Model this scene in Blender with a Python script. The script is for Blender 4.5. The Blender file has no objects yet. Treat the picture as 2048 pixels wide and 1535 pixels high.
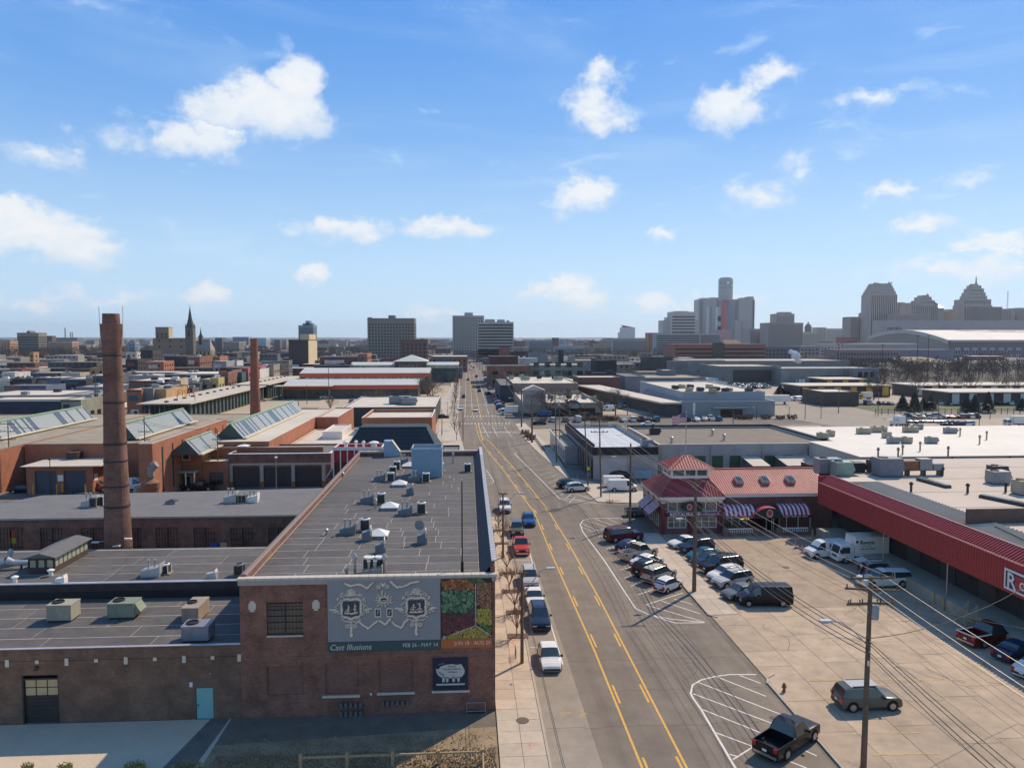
import bpy,bmesh,math,random
from math import radians,sin,cos,pi,atan,atan2,sqrt
from mathutils import Vector,Matrix
random.seed(7)
SC=bpy.context.scene
COL=SC.collection
F=1500.0;CAMH=28.0;YAW=radians(3.4);PITCH=atan(91.5/1500)
cam_d=bpy.data.cameras.new('camera');cam=bpy.data.objects.new('camera',cam_d);COL.objects.link(cam)
cam.location=(0,0,CAMH);cam.rotation_euler=(pi/2-PITCH,0,-YAW)
cam_d.sensor_width=36;cam_d.lens=36*F/2048;cam_d.clip_start=.5;cam_d.clip_end=60000
SC.camera=cam
SUN_EL=radians(44);SUN_AZ=radians(44)
sun_dir=Vector((sin(SUN_AZ)*cos(SUN_EL),cos(SUN_AZ)*cos(SUN_EL),sin(SUN_EL)))
sd=bpy.data.lights.new('sun','SUN');sd.energy=4.15;sd.angle=radians(.53);sd.color=(1,.89,.735)
sun=bpy.data.objects.new('sun',sd);COL.objects.link(sun)
sun.rotation_euler=(-sun_dir).to_track_quat('-Z','Y').to_euler()
SC.view_settings.view_transform='Standard';SC.view_settings.look='None'
SC.view_settings.exposure=0.0;SC.view_settings.gamma=1;SC.view_settings.use_curve_mapping=False
SC.cycles.max_bounces=5;SC.cycles.volume_bounces=0;SC.cycles.transparent_max_bounces=8
SC.cycles.diffuse_bounces=3;SC.cycles.glossy_bounces=2
_r=Vector((cos(YAW),-sin(YAW),0));_d=Vector((sin(YAW)*cos(PITCH),cos(YAW)*cos(PITCH),-sin(PITCH)));_u=_r.cross(_d)
_o=Vector((0,0,CAMH))
def ray(px,py):return _d+_r*((px-1024)/F)+_u*((767.5-py)/F)
def P(px,py,z=0.0):
 v=ray(px,py);return _o+v*((z-CAMH)/v.z)
def AY(px,py,Y):
 v=ray(px,py);return _o+v*(Y/v.y)
def AX(px,py,X):
 v=ray(px,py);return _o+v*(X/v.x)
def XA(px,Y,z=0.0):
 k=(px-1024)/F;b=k*(Y*_d.y+(z-CAMH)*_d.z)-Y*_r.y
 return b/(_r.x-k*_d.x)
def YA(px,X,z=0.0):
 k=(px-1024)/F
 return(X*_r.x-k*(X*_d.x+(z-CAMH)*_d.z))/(k*_d.y-_r.y)
def ZA(py,X,Y):
 k=(767.5-py)/F;f0=X*_d.x+Y*_d.y;u0=X*_u.x+Y*_u.y
 return CAMH+(k*f0-u0)/(_u.z-k*_d.z)
W=bpy.data.worlds.new('World');SC.world=W;W.use_nodes=True
ORD=['first','second','third','fourth','fifth','sixth','seventh','eighth','ninth','tenth','eleventh','twelfth','thirteenth','fourteenth','fifteenth','sixteenth','seventeenth','eighteenth']
def build_world():
 nt=W.node_tree;N=nt.nodes;L=nt.links;N.clear()
 def nd(t,**k):
  n=N.new(t)
  for a,b in k.items():setattr(n,a,b)
  return n
 def mt(op,a,b=None,c=None,clamp=False):
  n=nd('ShaderNodeMath',operation=op,use_clamp=clamp)
  for i,v in enumerate((a,b,c)):
   if v is None:continue
   if isinstance(v,(int,float)):n.inputs[i].default_value=v
   else:L.new(v,n.inputs[i])
  return n.outputs[0]
 out=nd('ShaderNodeOutputWorld');bg=nd('ShaderNodeBackground');bg.inputs[1].default_value=.1
 sky=nd('ShaderNodeTexSky',sky_type='NISHITA');sky.sun_disc=False
 sky.sun_elevation=SUN_EL;sky.sun_rotation=SUN_AZ;sky.altitude=200;sky.air_density=1.0;sky.dust_density=.25;sky.ozone_density=2.2
 hs=nd('ShaderNodeHueSaturation');hs.inputs['Saturation'].default_value=1.18;hs.inputs['Value'].default_value=1.08;L.new(sky.outputs[0],hs.inputs['Color'])
 gm=nd('ShaderNodeMix',data_type='RGBA',blend_type='MULTIPLY');gm.inputs[0].default_value=1;L.new(hs.outputs[0],gm.inputs[6]);gm.inputs[7].default_value=SKYMUL
 tc=nd('ShaderNodeTexCoord');sp=nd('ShaderNodeSeparateXYZ');L.new(tc.outputs['Generated'],sp.inputs[0])
 az=mt('ARCTAN2',sp.outputs[0],sp.outputs[1]);el=mt('ARCSINE',sp.outputs[2])
 rp=nd('ShaderNodeValToRGB');L.new(mt('MULTIPLY',mt('MAXIMUM',el,0.0),1/1.5708),rp.inputs[0]);er=rp.color_ramp.elements
 for i,(ps,c)in enumerate(((0,(.62,.81,1)),(.064,(.46,.72,1)),(.16,(.205,.465,.92)),(.27,(.11,.35,.88)),(1,(.06,.2,.6)))):
  e=er[i]if i<2 else er.new(ps);e.position=ps;e.color=(*c,1)
 g10=nd('ShaderNodeVectorMath',operation='SCALE');L.new(rp.outputs[0],g10.inputs[0]);g10.inputs['Scale'].default_value=10
 gx=nd('ShaderNodeMix',data_type='RGBA');gx.inputs[0].default_value=.75;L.new(gm.outputs[2],gx.inputs[6]);L.new(g10.outputs[0],gx.inputs[7]);gm=gx
 cb=nd('ShaderNodeCombineXYZ');L.new(az,cb.inputs[0]);L.new(el,cb.inputs[1])
 def noise(scale,detail,rough,sx=1,sy=1,off=0,dist=0):
  mp=nd('ShaderNodeMapping');mp.inputs['Scale'].default_value=(sx,sy,1);mp.inputs['Location'].default_value=(off,off,off)
  L.new(cb.outputs[0],mp.inputs[0]);n=nd('ShaderNodeTexNoise');L.new(mp.outputs[0],n.inputs['Vector'])
  n.inputs['Scale'].default_value=scale;n.inputs['Detail'].default_value=detail;n.inputs['Roughness'].default_value=rough;n.inputs['Distortion'].default_value=dist
  return n.outputs['Fac']
 n1=noise(16,9,.62,1,1.5,3.1,.3);n2=noise(60,5,.6,1,1.2,9);n3=noise(3.2,7,.58,1,5,2.9,.9)
 wx=mt('MULTIPLY',mt('SUBTRACT',noise(22,5,.6,1,1.2,4.4),.5),.075);wy=mt('MULTIPLY',mt('SUBTRACT',noise(24,5,.6,1,1.2,8.1),.5),.05)
 azw=mt('ADD',az,wx);elw=mt('ADD',el,wy)
 fld=None;lit=None
 for cx,cy,rx,ry,a in CLOUDS:
  a+=.3 if cy>420 else.05
  v=ray(cx,cy).normalized();a0=atan2(v.x,v.y);e0=math.asin(v.z)
  dx=mt('MULTIPLY',mt('SUBTRACT',azw,a0),1420/rx);dy=mt('MULTIPLY',mt('SUBTRACT',elw,e0),1420/ry)
  r=mt('SQRT',mt('ADD',mt('MULTIPLY',dx,dx),mt('MULTIPLY',dy,dy)))
  f=mt('MULTIPLY',mt('SUBTRACT',1.0,r),a)
  fld=f if fld is None else mt('MAXIMUM',fld,f)
  w=mt('MULTIPLY_ADD',dy,.5,.5);w=mt('MULTIPLY',w,mt('GREATER_THAN',f,0.0))
  lit=w if lit is None else mt('MAXIMUM',lit,w)
 nn=mt('MULTIPLY_ADD',mt('SUBTRACT',n1,.5),3.4,mt('MULTIPLY',mt('SUBTRACT',n2,.5),1.1))
 body=mt('ADD',fld,mt('MULTIPLY',nn,.5))
 mr=nd('ShaderNodeMapRange',interpolation_type='SMOOTHSTEP');L.new(body,mr.inputs[0]);mr.inputs[1].default_value=-.04;mr.inputs[2].default_value=.72
 mask=mt('MULTIPLY',mr.outputs[0],mt('MINIMUM',mt('MULTIPLY_ADD',lit,1.1,.38),.94))
 m2=nd('ShaderNodeMapRange',interpolation_type='SMOOTHSTEP');L.new(n3,m2.inputs[0]);m2.inputs[1].default_value=.44;m2.inputs[2].default_value=.8
 thin=mt('MULTIPLY',m2.outputs[0],.24)
 n4=noise(9,8,.6,1,2.6,7.7,.4)
 m3=nd('ShaderNodeMapRange',interpolation_type='SMOOTHSTEP');L.new(n4,m3.inputs[0]);m3.inputs[1].default_value=.58;m3.inputs[2].default_value=.72
 sc=mt('MULTIPLY',m3.outputs[0],.42)
 hz=mt('POWER',mt('SUBTRACT',1.0,mt('MULTIPLY',mt('ABSOLUTE',el),2.6),clamp=True),2.0)
 veil=mt('MULTIPLY',hz,.7)
 tot=mt('SUBTRACT',1.0,mt('MULTIPLY',mt('MULTIPLY',mt('SUBTRACT',1.0,thin),mt('SUBTRACT',1.0,veil)),mt('SUBTRACT',1.0,sc)))
 mxv=nd('ShaderNodeMix',data_type='RGBA');L.new(tot,mxv.inputs[0]);L.new(gm.outputs[2],mxv.inputs[6]);mxv.inputs[7].default_value=(6.2,8.1,10.0,1)
 cc=nd('ShaderNodeMix',data_type='RGBA');L.new(mt('MULTIPLY_ADD',body,.5,mt('MULTIPLY',lit,.5),clamp=True),cc.inputs[0]);cc.inputs[6].default_value=(6.6,7.9,9.3,1);cc.inputs[7].default_value=(9.5,9.6,9.7,1)
 mxc=nd('ShaderNodeMix',data_type='RGBA');L.new(mask,mxc.inputs[0]);L.new(mxv.outputs[2],mxc.inputs[6]);L.new(cc.outputs[2],mxc.inputs[7])
 L.new(mxc.outputs[2],bg.inputs[0]);L.new(bg.outputs[0],out.inputs[0])
HAZE=.00005
SKYMUL=(.9,1.02,1.16,1)
CLOUDS=[(560,225,110,60,1.3),(590,165,55,55,1.1),(470,225,110,45,1.1),(380,285,110,38,1.0),(500,190,70,50,1.0),(240,275,70,40,.5),(100,310,70,20,.35),(1195,215,70,50,.95),(1200,150,42,38,.85),(1215,255,60,30,.75),(1455,215,85,50,1.25),(1550,145,70,30,.85),(1730,190,65,22,.45),(1165,390,85,40,1.25),(1510,395,70,36,.55),(1585,345,45,40,.55),(1790,382,45,20,.9),(1940,360,45,25,.5),(60,460,130,50,1.2),(160,500,110,38,.95),(20,430,60,40,1.0),(670,458,110,30,1.0),(890,458,100,28,1.0),(1325,467,50,15,.6),(1850,447,65,25,.7),(625,550,45,24,1.0),(420,595,48,32,1.0),(1110,580,85,32,.95),(1150,605,60,25,.9),(1990,490,75,26,.9),(1900,540,150,30,.5),(1440,605,80,28,.8),(1310,600,60,22,.6),(220,595,120,20,.45),(60,610,80,18,.5),(860,625,60,18,.5)]
MATS={}
def alb(c):return tuple(min(.9,a*k)for a,k in zip(c[:3],(1.17,1.07,.93)))
def mat(name,col,rough=.8,var=.18,scale=1.2,metal=0.0,bump=0.0,fine=.06,fscale=None,spec=None,emit=None,big=0.0,bigscale=.05):
 if name in MATS:return MATS[name]
 m=bpy.data.materials.new(name);m.use_nodes=True;nt=m.node_tree;N=nt.nodes;L=nt.links
 b=N['Principled BSDF'];b.inputs['Roughness'].default_value=rough;b.inputs['Metallic'].default_value=metal
 if spec is not None:b.inputs['Specular IOR Level'].default_value=spec
 col=alb(col)+(1,)if not emit else tuple(col[:3])+(1,)
 if emit:
  b.inputs['Emission Color'].default_value=col;b.inputs['Emission Strength'].default_value=emit
 if var==0 and fine==0:
  b.inputs['Base Color'].default_value=col
 else:
  tc=N.new('ShaderNodeTexCoord');src=tc.outputs['Object']
  cur=None
  def lay(sc_,amt,det):
   nonlocal cur
   n=N.new('ShaderNodeTexNoise');n.inputs['Scale'].default_value=sc_;n.inputs['Detail'].default_value=det;n.inputs['Roughness'].default_value=.65;L.new(src,n.inputs['Vector'])
   mr=N.new('ShaderNodeMapRange');L.new(n.outputs['Fac'],mr.inputs[0]);mr.inputs[1].default_value=.28;mr.inputs[2].default_value=.72;mr.inputs[3].default_value=1-amt;mr.inputs[4].default_value=1+amt
   if cur is None:cur=mr.outputs[0]
   else:
    mm=N.new('ShaderNodeMath');mm.operation='MULTIPLY';L.new(cur,mm.inputs[0]);L.new(mr.outputs[0],mm.inputs[1]);cur=mm.outputs[0]
   return n
  lay(scale,var,5)
  nf=lay(fscale or scale*14,fine,2)if fine else None
  if big:lay(bigscale,big,4)
  mx=N.new('ShaderNodeVectorMath');mx.operation='SCALE';mx.inputs[0].default_value=col[:3];L.new(cur,mx.inputs['Scale'])
  L.new(mx.outputs[0],b.inputs['Base Color'])
  if bump and nf:
   bp=N.new('ShaderNodeBump');bp.inputs['Strength'].default_value=bump;bp.inputs['Distance'].default_value=.05;L.new(nf.outputs['Fac'],bp.inputs['Height']);L.new(bp.outputs[0],b.inputs['Normal'])
 MATS[name]=m;return m
def brick_mat(name,c1,c2,mortar,w=.22,h=.075,dirt=.3,vert=False):
 if name in MATS:return MATS[name]
 c1,c2,mortar=alb(c1),alb(c2),alb(mortar);m=bpy.data.materials.new(name);m.use_nodes=True;nt=m.node_tree;N=nt.nodes;L=nt.links;b=N['Principled BSDF'];b.inputs['Roughness'].default_value=.9
 tc=N.new('ShaderNodeTexCoord');sp=N.new('ShaderNodeSeparateXYZ');L.new(tc.outputs['Object'],sp.inputs[0])
 ad=N.new('ShaderNodeMath');L.new(sp.outputs[0],ad.inputs[0]);L.new(sp.outputs[1],ad.inputs[1])
 cb=N.new('ShaderNodeCombineXYZ');L.new(ad.outputs[0],cb.inputs[0]);L.new(sp.outputs[2],cb.inputs[1])
 br=N.new('ShaderNodeTexBrick');L.new(cb.outputs[0],br.inputs['Vector']);br.inputs['Scale'].default_value=1;br.inputs['Brick Width'].default_value=w;br.inputs['Row Height'].default_value=h
 br.inputs['Mortar Size'].default_value=.012 if h<.15 else.02;br.inputs['Color1'].default_value=(*c1,1);br.inputs['Color2'].default_value=(*c2,1);br.inputs['Mortar'].default_value=(*mortar,1);br.inputs['Bias'].default_value=-.1
 n=N.new('ShaderNodeTexNoise');L.new(tc.outputs['Object'],n.inputs['Vector']);n.inputs['Scale'].default_value=.55;n.inputs['Detail'].default_value=8;n.inputs['Roughness'].default_value=.7
 mr=N.new('ShaderNodeMapRange');L.new(n.outputs['Fac'],mr.inputs[0]);mr.inputs[1].default_value=.3;mr.inputs[2].default_value=.7;mr.inputs[3].default_value=1-dirt;mr.inputs[4].default_value=1+dirt*.8
 vm=N.new('ShaderNodeVectorMath');vm.operation='SCALE';L.new(br.outputs['Color'],vm.inputs[0]);L.new(mr.outputs[0],vm.inputs['Scale']);L.new(vm.outputs[0],b.inputs['Base Color'])
 bp=N.new('ShaderNodeBump');bp.inputs['Strength'].default_value=.6;bp.inputs['Distance'].default_value=.02;L.new(br.outputs['Fac'],bp.inputs['Height']);bp.invert=True;L.new(bp.outputs[0],b.inputs['Normal'])
 MATS[name]=m;return m
def piece_mat(name,col,rough=.85,amt=.12,fine=.08,scale=3.0,big=.15,bump=.2,spec=None,streak=0,spots=0):
 """colour that differs from piece to piece (Object Info random) plus grain and stains in world space"""
 if name in MATS:return MATS[name]
 m=bpy.data.materials.new(name);m.use_nodes=True;nt=m.node_tree;N=nt.nodes;L=nt.links;b=N['Principled BSDF'];b.inputs['Roughness'].default_value=rough
 if spec is not None:b.inputs['Specular IOR Level'].default_value=spec
 oi=N.new('ShaderNodeObjectInfo');ge=N.new('ShaderNodeNewGeometry')
 r1=N.new('ShaderNodeMapRange');L.new(oi.outputs['Random'],r1.inputs[0]);r1.inputs[3].default_value=1-amt;r1.inputs[4].default_value=1+amt
 cur=r1.outputs[0]
 for s,a in((scale,big),(scale*.12,big),(scale*25,fine)):
  n=N.new('ShaderNodeTexNoise');L.new(ge.outputs['Position'],n.inputs['Vector']);n.inputs['Scale'].default_value=s;n.inputs['Detail'].default_value=4;n.inputs['Roughness'].default_value=.65
  mr=N.new('ShaderNodeMapRange');L.new(n.outputs['Fac'],mr.inputs[0]);mr.inputs[1].default_value=.28;mr.inputs[2].default_value=.72;mr.inputs[3].default_value=1-a;mr.inputs[4].default_value=1+a
  mm=N.new('ShaderNodeMath');mm.operation='MULTIPLY';L.new(cur,mm.inputs[0]);L.new(mr.outputs[0],mm.inputs[1]);cur=mm.outputs[0]
 last=n
 def mul(v):
  nonlocal cur
  mm=N.new('ShaderNodeMath');mm.operation='MULTIPLY';L.new(cur,mm.inputs[0]);L.new(v,mm.inputs[1]);cur=mm.outputs[0]
 if streak:
  mp=N.new('ShaderNodeMapping');mp.inputs['Scale'].default_value=(.75,.018,1);L.new(ge.outputs['Position'],mp.inputs[0]);w=N.new('ShaderNodeTexNoise');w.inputs['Scale'].default_value=1;w.inputs['Detail'].default_value=3;L.new(mp.outputs[0],w.inputs['Vector'])
  mr=N.new('ShaderNodeMapRange');L.new(w.outputs['Fac'],mr.inputs[0]);mr.inputs[1].default_value=.3;mr.inputs[2].default_value=.7;mr.inputs[3].default_value=1-streak;mr.inputs[4].default_value=1+streak;mul(mr.outputs[0])
 if spots:
  w=N.new('ShaderNodeTexNoise');w.inputs['Scale'].default_value=.55;w.inputs['Detail'].default_value=6;w.inputs['Roughness'].default_value=.7;L.new(ge.outputs['Position'],w.inputs['Vector'])
  mr=N.new('ShaderNodeMapRange');L.new(w.outputs['Fac'],mr.inputs[0]);mr.inputs[1].default_value=.6;mr.inputs[2].default_value=.72;mr.inputs[3].default_value=1;mr.inputs[4].default_value=1-spots;mul(mr.outputs[0])
 n=last
 vm=N.new('ShaderNodeVectorMath');vm.operation='SCALE';vm.inputs[0].default_value=alb(col);L.new(cur,vm.inputs['Scale']);L.new(vm.outputs[0],b.inputs['Base Color'])
 if bump:
  bp=N.new('ShaderNodeBump');bp.inputs['Strength'].default_value=bump;bp.inputs['Distance'].default_value=.03;L.new(n.outputs['Fac'],bp.inputs['Height']);L.new(bp.outputs[0],b.inputs['Normal'])
 MATS[name]=m;return m
def asphalt_mat(name,col,patch=.12,rough=.92,streak=0,spots=.12):
 if name in MATS:return MATS[name]
 m=piece_mat(name,col,rough,0.0,.16,.5,patch,.15,spec=.3,streak=streak,spots=spots);return m
def flat(name,col,rough=.6,metal=0,spec=None,emit=None):return mat(name,col,rough,0,1,metal,fine=0,spec=spec,emit=emit)
BRK=brick_mat('dark_red_brick',(.29,.105,.068),(.13,.052,.04),(.25,.18,.13),dirt=.48)
BRK2=brick_mat('brown_brick',(.19,.105,.065),(.12,.065,.045),(.2,.15,.11),dirt=.45)
BRKO=brick_mat('orange_brick',(.50,.18,.09),(.38,.13,.065),(.22,.14,.1),dirt=.2)
BRKC=brick_mat('chimney_brick',(.27,.115,.078),(.15,.068,.05),(.2,.15,.11),w=.3,h=.1,dirt=.45)
BRKG=brick_mat('grey_painted_brick',(.42,.40,.38),(.36,.34,.32),(.3,.29,.28),w=.4,h=.2,dirt=.18)
BRKT=brick_mat('tan_brick',(.34,.25,.16),(.28,.2,.13),(.3,.25,.2),dirt=.2)
ROOFD=piece_mat('dark_roof_felt',(.098,.090,.085),.85,.14,.3,1.2,.2,.4)
ROOFS=mat('roof_seam',(.46,.42,.36),.9,.25,2)
ROOFT=mat('gravel_roof',(.30,.26,.195),.95,.15,.4,fine=.2,fscale=6,big=.12)
ROOFL=mat('light_roof_membrane',(.55,.49,.41),.8,.08,.3,fine=.05,big=.1)
ROOFW=mat('white_roof_membrane',(.64,.59,.52),.75,.06,.3,fine=.03,big=.08)
ROOFG=mat('grey_roof_felt',(.15,.145,.14),.9,.15,.4,fine=.2,fscale=8)
CONC=mat('concrete',(.46,.40,.32),.9,.12,.6,fine=.1,fscale=9)
STONE=mat('pale_stone',(.55,.5,.42),.85,.12,1)
WHITE=mat('white_paint',(.75,.73,.69),.6,.06,1)
WTRIM=mat('white_trim',(.72,.70,.66),.55,.05,1)
BLACK=flat('black',(.012,.012,.013),.6)
DARK=mat('dark_metal',(.03,.03,.032),.5,.2,2)
STEEL=mat('galvanised_steel',(.42,.43,.44),.42,.15,3,metal=.7)
GALV=mat('duct_metal',(.42,.44,.45),.5,.15,2,metal=.3)
RTU=mat('beige_unit_casing',(.33,.31,.24),.55,.12,2)
RTUG=mat('grey_unit_casing',(.22,.24,.26),.5,.15,2)
GLASS=flat('dark_window_glass',(.02,.024,.028),.08,spec=.8)
GLASSL=mat('pale_window_glass',(.22,.23,.22),.15,.4,3)
GREEN=mat('weathered_green_trim',(.28,.46,.3),.6,.2,1)
RUST=mat('rust',(.22,.1,.05),.8,.3,3)
WOOD=mat('weathered_pole_wood',(.15,.105,.07),.9,.25,3,fine=.2,fscale=20)
WIRE=flat('cable_black',(.015,.015,.016),.6)
YEL=mat('road_paint_yellow',(.62,.36,.06),.8,.18,3,fine=.15)
RWH=mat('road_paint_white',(.62,.59,.54),.8,.18,3,fine=.15)
ORANGE=mat('orange_plastic',(.7,.13,.03),.5,.1,2)
class MB:
 def __init__(s):s.v=[];s.f=[];s.m=[];s.sm=False
 def add(s,vs,fs,mi=0):
  o=len(s.v);s.v+=[tuple(v)for v in vs]
  for f in fs:s.f.append(tuple(i+o for i in f));s.m.append(mi)
  return s
 def box(s,x0,x1,y0,y1,z0,z1,mi=0,skip=''):
  vs=[(x0,y0,z0),(x1,y0,z0),(x1,y1,z0),(x0,y1,z0),(x0,y0,z1),(x1,y0,z1),(x1,y1,z1),(x0,y1,z1)]
  fs={'b':(0,3,2,1),'t':(4,5,6,7),'f':(0,1,5,4),'r':(1,2,6,5),'k':(2,3,7,6),'l':(3,0,4,7)}
  return s.add(vs,[f for k,f in fs.items()if k not in skip],mi)
 def cbox(s,c,d,mi=0,rz=0.0,ry=0.0,rx=0.0):
  M=Matrix.Translation(Vector(c))@Matrix.Rotation(rz,4,'Z')@Matrix.Rotation(ry,4,'Y')@Matrix.Rotation(rx,4,'X')
  a,b,e=d[0]/2,d[1]/2,d[2]/2
  vs=[M@Vector(q)for q in((-a,-b,-e),(a,-b,-e),(a,b,-e),(-a,b,-e),(-a,-b,e),(a,-b,e),(a,b,e),(-a,b,e))]
  return s.add(vs,[(0,3,2,1),(4,5,6,7),(0,1,5,4),(1,2,6,5),(2,3,7,6),(3,0,4,7)],mi)
 def prism(s,pts,z0,z1,mi=0,mtop=None,bottom=True):
  n=len(pts);a=sum(pts[i][0]*pts[(i+1)%n][1]-pts[(i+1)%n][0]*pts[i][1]for i in range(n))
  if a<0:pts=pts[::-1]
  vs=[(p[0],p[1],z0)for p in pts]+[(p[0],p[1],z1)for p in pts]
  s.add(vs,[(i,(i+1)%n,n+(i+1)%n,n+i)for i in range(n)],mi)
  s.add(vs,[tuple(range(n,2*n))],mi if mtop is None else mtop)
  if bottom:s.add(vs,[tuple(range(n-1,-1,-1))],mi)
  return s
 def poly(s,pts,mi=0):return s.add(pts,[tuple(range(len(pts)))],mi)
 def cyl(s,p0,p1,r0,r1=None,n=8,mi=0,cap=True):
  r1=r0 if r1 is None else r1;p0=Vector(p0);p1=Vector(p1);d=(p1-p0)
  if d.length<1e-6:return s
  d.normalize();a=d.orthogonal().normalized()if abs(d.z)<.999 else Vector((1,0,0));b=d.cross(a)
  vs=[p0+(a*cos(2*pi*i/n)+b*sin(2*pi*i/n))*r0 for i in range(n)]+[p1+(a*cos(2*pi*i/n)+b*sin(2*pi*i/n))*r1 for i in range(n)]
  s.add(vs,[(i,(i+1)%n,n+(i+1)%n,n+i)for i in range(n)],mi)
  if cap:s.add(vs,[tuple(range(n-1,-1,-1)),tuple(range(n,2*n))],mi)
  return s
 def tube(s,pts,r,n=5,mi=0):
  for i in range(len(pts)-1):s.cyl(pts[i],pts[i+1],r if not isinstance(r,(list,tuple))else r[i],None if not isinstance(r,(list,tuple))else r[i+1],n,mi,cap=(i==0 or i==len(pts)-2))
  return s
 def lathe(s,prof,n=16,c=(0,0,0),mi=0):
  vs=[]
  for r,z in prof:
   vs+=[(c[0]+r*cos(2*pi*i/n),c[1]+r*sin(2*pi*i/n),c[2]+z)for i in range(n)]
  fs=[(k*n+i,k*n+(i+1)%n,(k+1)*n+(i+1)%n,(k+1)*n+i)for k in range(len(prof)-1)for i in range(n)]
  s.add(vs,fs,mi)
  s.add(vs,[tuple(range(n-1,-1,-1)),tuple((len(prof)-1)*n+i for i in range(n))],mi);return s
 def mesh(s,name,mats):
  me=bpy.data.meshes.new(name);me.from_pydata(s.v,[],s.f)
  for m in(mats if isinstance(mats,(list,tuple))else[mats]):me.materials.append(m)
  me.polygons.foreach_set('material_index',s.m)
  if s.sm:me.polygons.foreach_set('use_smooth',[True]*len(s.f))
  me.update();return me
 def build(s,name,mats,parent=None,loc=None,rz=0):
  o=bpy.data.objects.new(name,s.mesh(name,mats));COL.objects.link(o)
  if parent is not None:o.parent=parent
  if loc is not None:o.location=loc
  if rz:o.rotation_euler=(0,0,rz)
  return o
def tag(o,label=None,cat=None,group=None,kind=None):
 if label:o['label']=label
 if cat:o['category']=cat
 if group:o['group']=group
 if kind:o['kind']=kind
 return o
def thing(name,label,cat,loc=(0,0,0),rz=0,group=None):
 o=bpy.data.objects.new(name,None);o.empty_display_size=.3;COL.objects.link(o);o.location=loc;o.rotation_euler=(0,0,rz)
 return tag(o,label,cat,group)
def inst(name,me,parent=None,loc=(0,0,0),rz=0,sc=None,rot=None):
 o=bpy.data.objects.new(name,me);COL.objects.link(o)
 if parent is not None:o.parent=parent
 o.location=loc;o.rotation_euler=rot if rot else(0,0,rz)
 if sc:o.scale=sc
 return o
def struct(name,mb,mats,parent=None,loc=None):
 o=mb.build(name,mats,parent,loc)
 if parent is None:o['kind']='structure'
 return o
def stuff(o):o['kind']='stuff';return o
_txt={}
def text(s,size,m,parent,loc,rot=(pi/2,0,0),name='lettering',shear=0,ext=.01,align='LEFT',sx=1.0,bold=0):
 c=bpy.data.curves.new('t','FONT');c.body=s;c.size=size;c.shear=shear;c.extrude=ext;c.align_x=align;c.offset=bold;c.resolution_u=2
 t=bpy.data.objects.new('t',c);me=bpy.data.meshes.new_from_object(t);bpy.data.objects.remove(t);bpy.data.curves.remove(c)
 me.materials.clear();me.materials.append(m)
 o=bpy.data.objects.new(name,me);COL.objects.link(o);o.parent=parent;o.location=loc;o.rotation_euler=rot;o.scale=(sx,1,1)
 return o
build_world()
# ================================================================ the setting: ground, roads, paint
ASPH=asphalt_mat('road_asphalt',(.195,.163,.130),.14,streak=.13)
ASPHD=asphalt_mat('worn_dark_asphalt',(.15,.132,.112),.22)
LOT=asphalt_mat('tan_lot_paving',(.335,.262,.188),.2,spots=.28)
CITY=mat('city_ground',(.17,.145,.115),.95,.35,.02,fine=.25,fscale=.25,big=.25,bigscale=.003)
def sheet(name,pts,z,m,parent=None):
 b=MB();b.poly([(p[0],p[1],z)for p in pts],0)
 if(pts[1][0]-pts[0][0])*(pts[2][1]-pts[1][1])-(pts[1][1]-pts[0][1])*(pts[2][0]-pts[1][0])<0:b.f=[b.f[0][::-1]]
 return struct(name,b,m,parent)
def PP(*px,z=0):return[P(x,y,z)for x,y in px]
g=MB();
for i in range(-6,6):
 for j in range(-1,7):g.box(i*2000,(i+1)*2000,j*2000,(j+1)*2000,0,0,skip='bfkrl')
struct('ground',g,CITY)
LEFT=[(5.4,-30),(5.4,112),(4.6,121),(3.7,128),(2.4,136),(0.5,160),(-2.5,220),(-3.5,256),(-4.1,339),(-5.7,610),(-22,1500),(-50,2600)]
RIGHT=[(24.2,-30),(23.7,100),(22.7,129),(20.1,147),(17.8,181),(16.2,201),(15.5,244),(14.5,283),(13.3,415),(8.5,610),(-6,1500),(-32,2600)]
road=sheet('main_street',LEFT+RIGHT[::-1],.004,ASPH)
for nm,y0,y1,xl,xr in(('side_street',112.5,123.5,22,140),('cross_street',240,262,-420,700),('cross_street',545,556,-420,700),('cross_street',920,940,-600,900),('side_street',118,137,-420,2.2)):
 sheet(nm,[(xl,y0),(xr,y0),(xr,y1),(xl,y1)],.003,ASPHD)
GRASSD=mat('dead_grass',(.26,.19,.115),.95,.4,.5,fine=.35,fscale=7,bump=.6)
GRAV=mat('dark_gravel',(.15,.125,.095),.95,.2,.6,fine=.4,fscale=14,bump=.6)
sheet('gravel_yard',[(-17.5,51.2),(2.0,52.6),(2.0,54.9),(-17.5,54.9)],.004,GRAV)
sheet('lawn',[(-17.5,20),(2.0,20),(2.0,52.6),(-17.5,51.2)],.004,GRASSD)
sheet('concrete_apron',[(-60,20),(-24.5,20),(-19.0,54.9),(-60,54.9)],.004,mat('apron_concrete',(.52,.43,.32),.9,.08,.5,fine=.08,fscale=8))
sheet('alley_asphalt',[(-24.5,20),(-19.5,20),(-17.5,54.9),(-19.0,54.9)],.004,ASPHD)
sheet('alley_concrete',[(-19.5,20),(-17.5,20),(-17.5,54.9),(-17.6,54.9)],.005,CONC)
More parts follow.
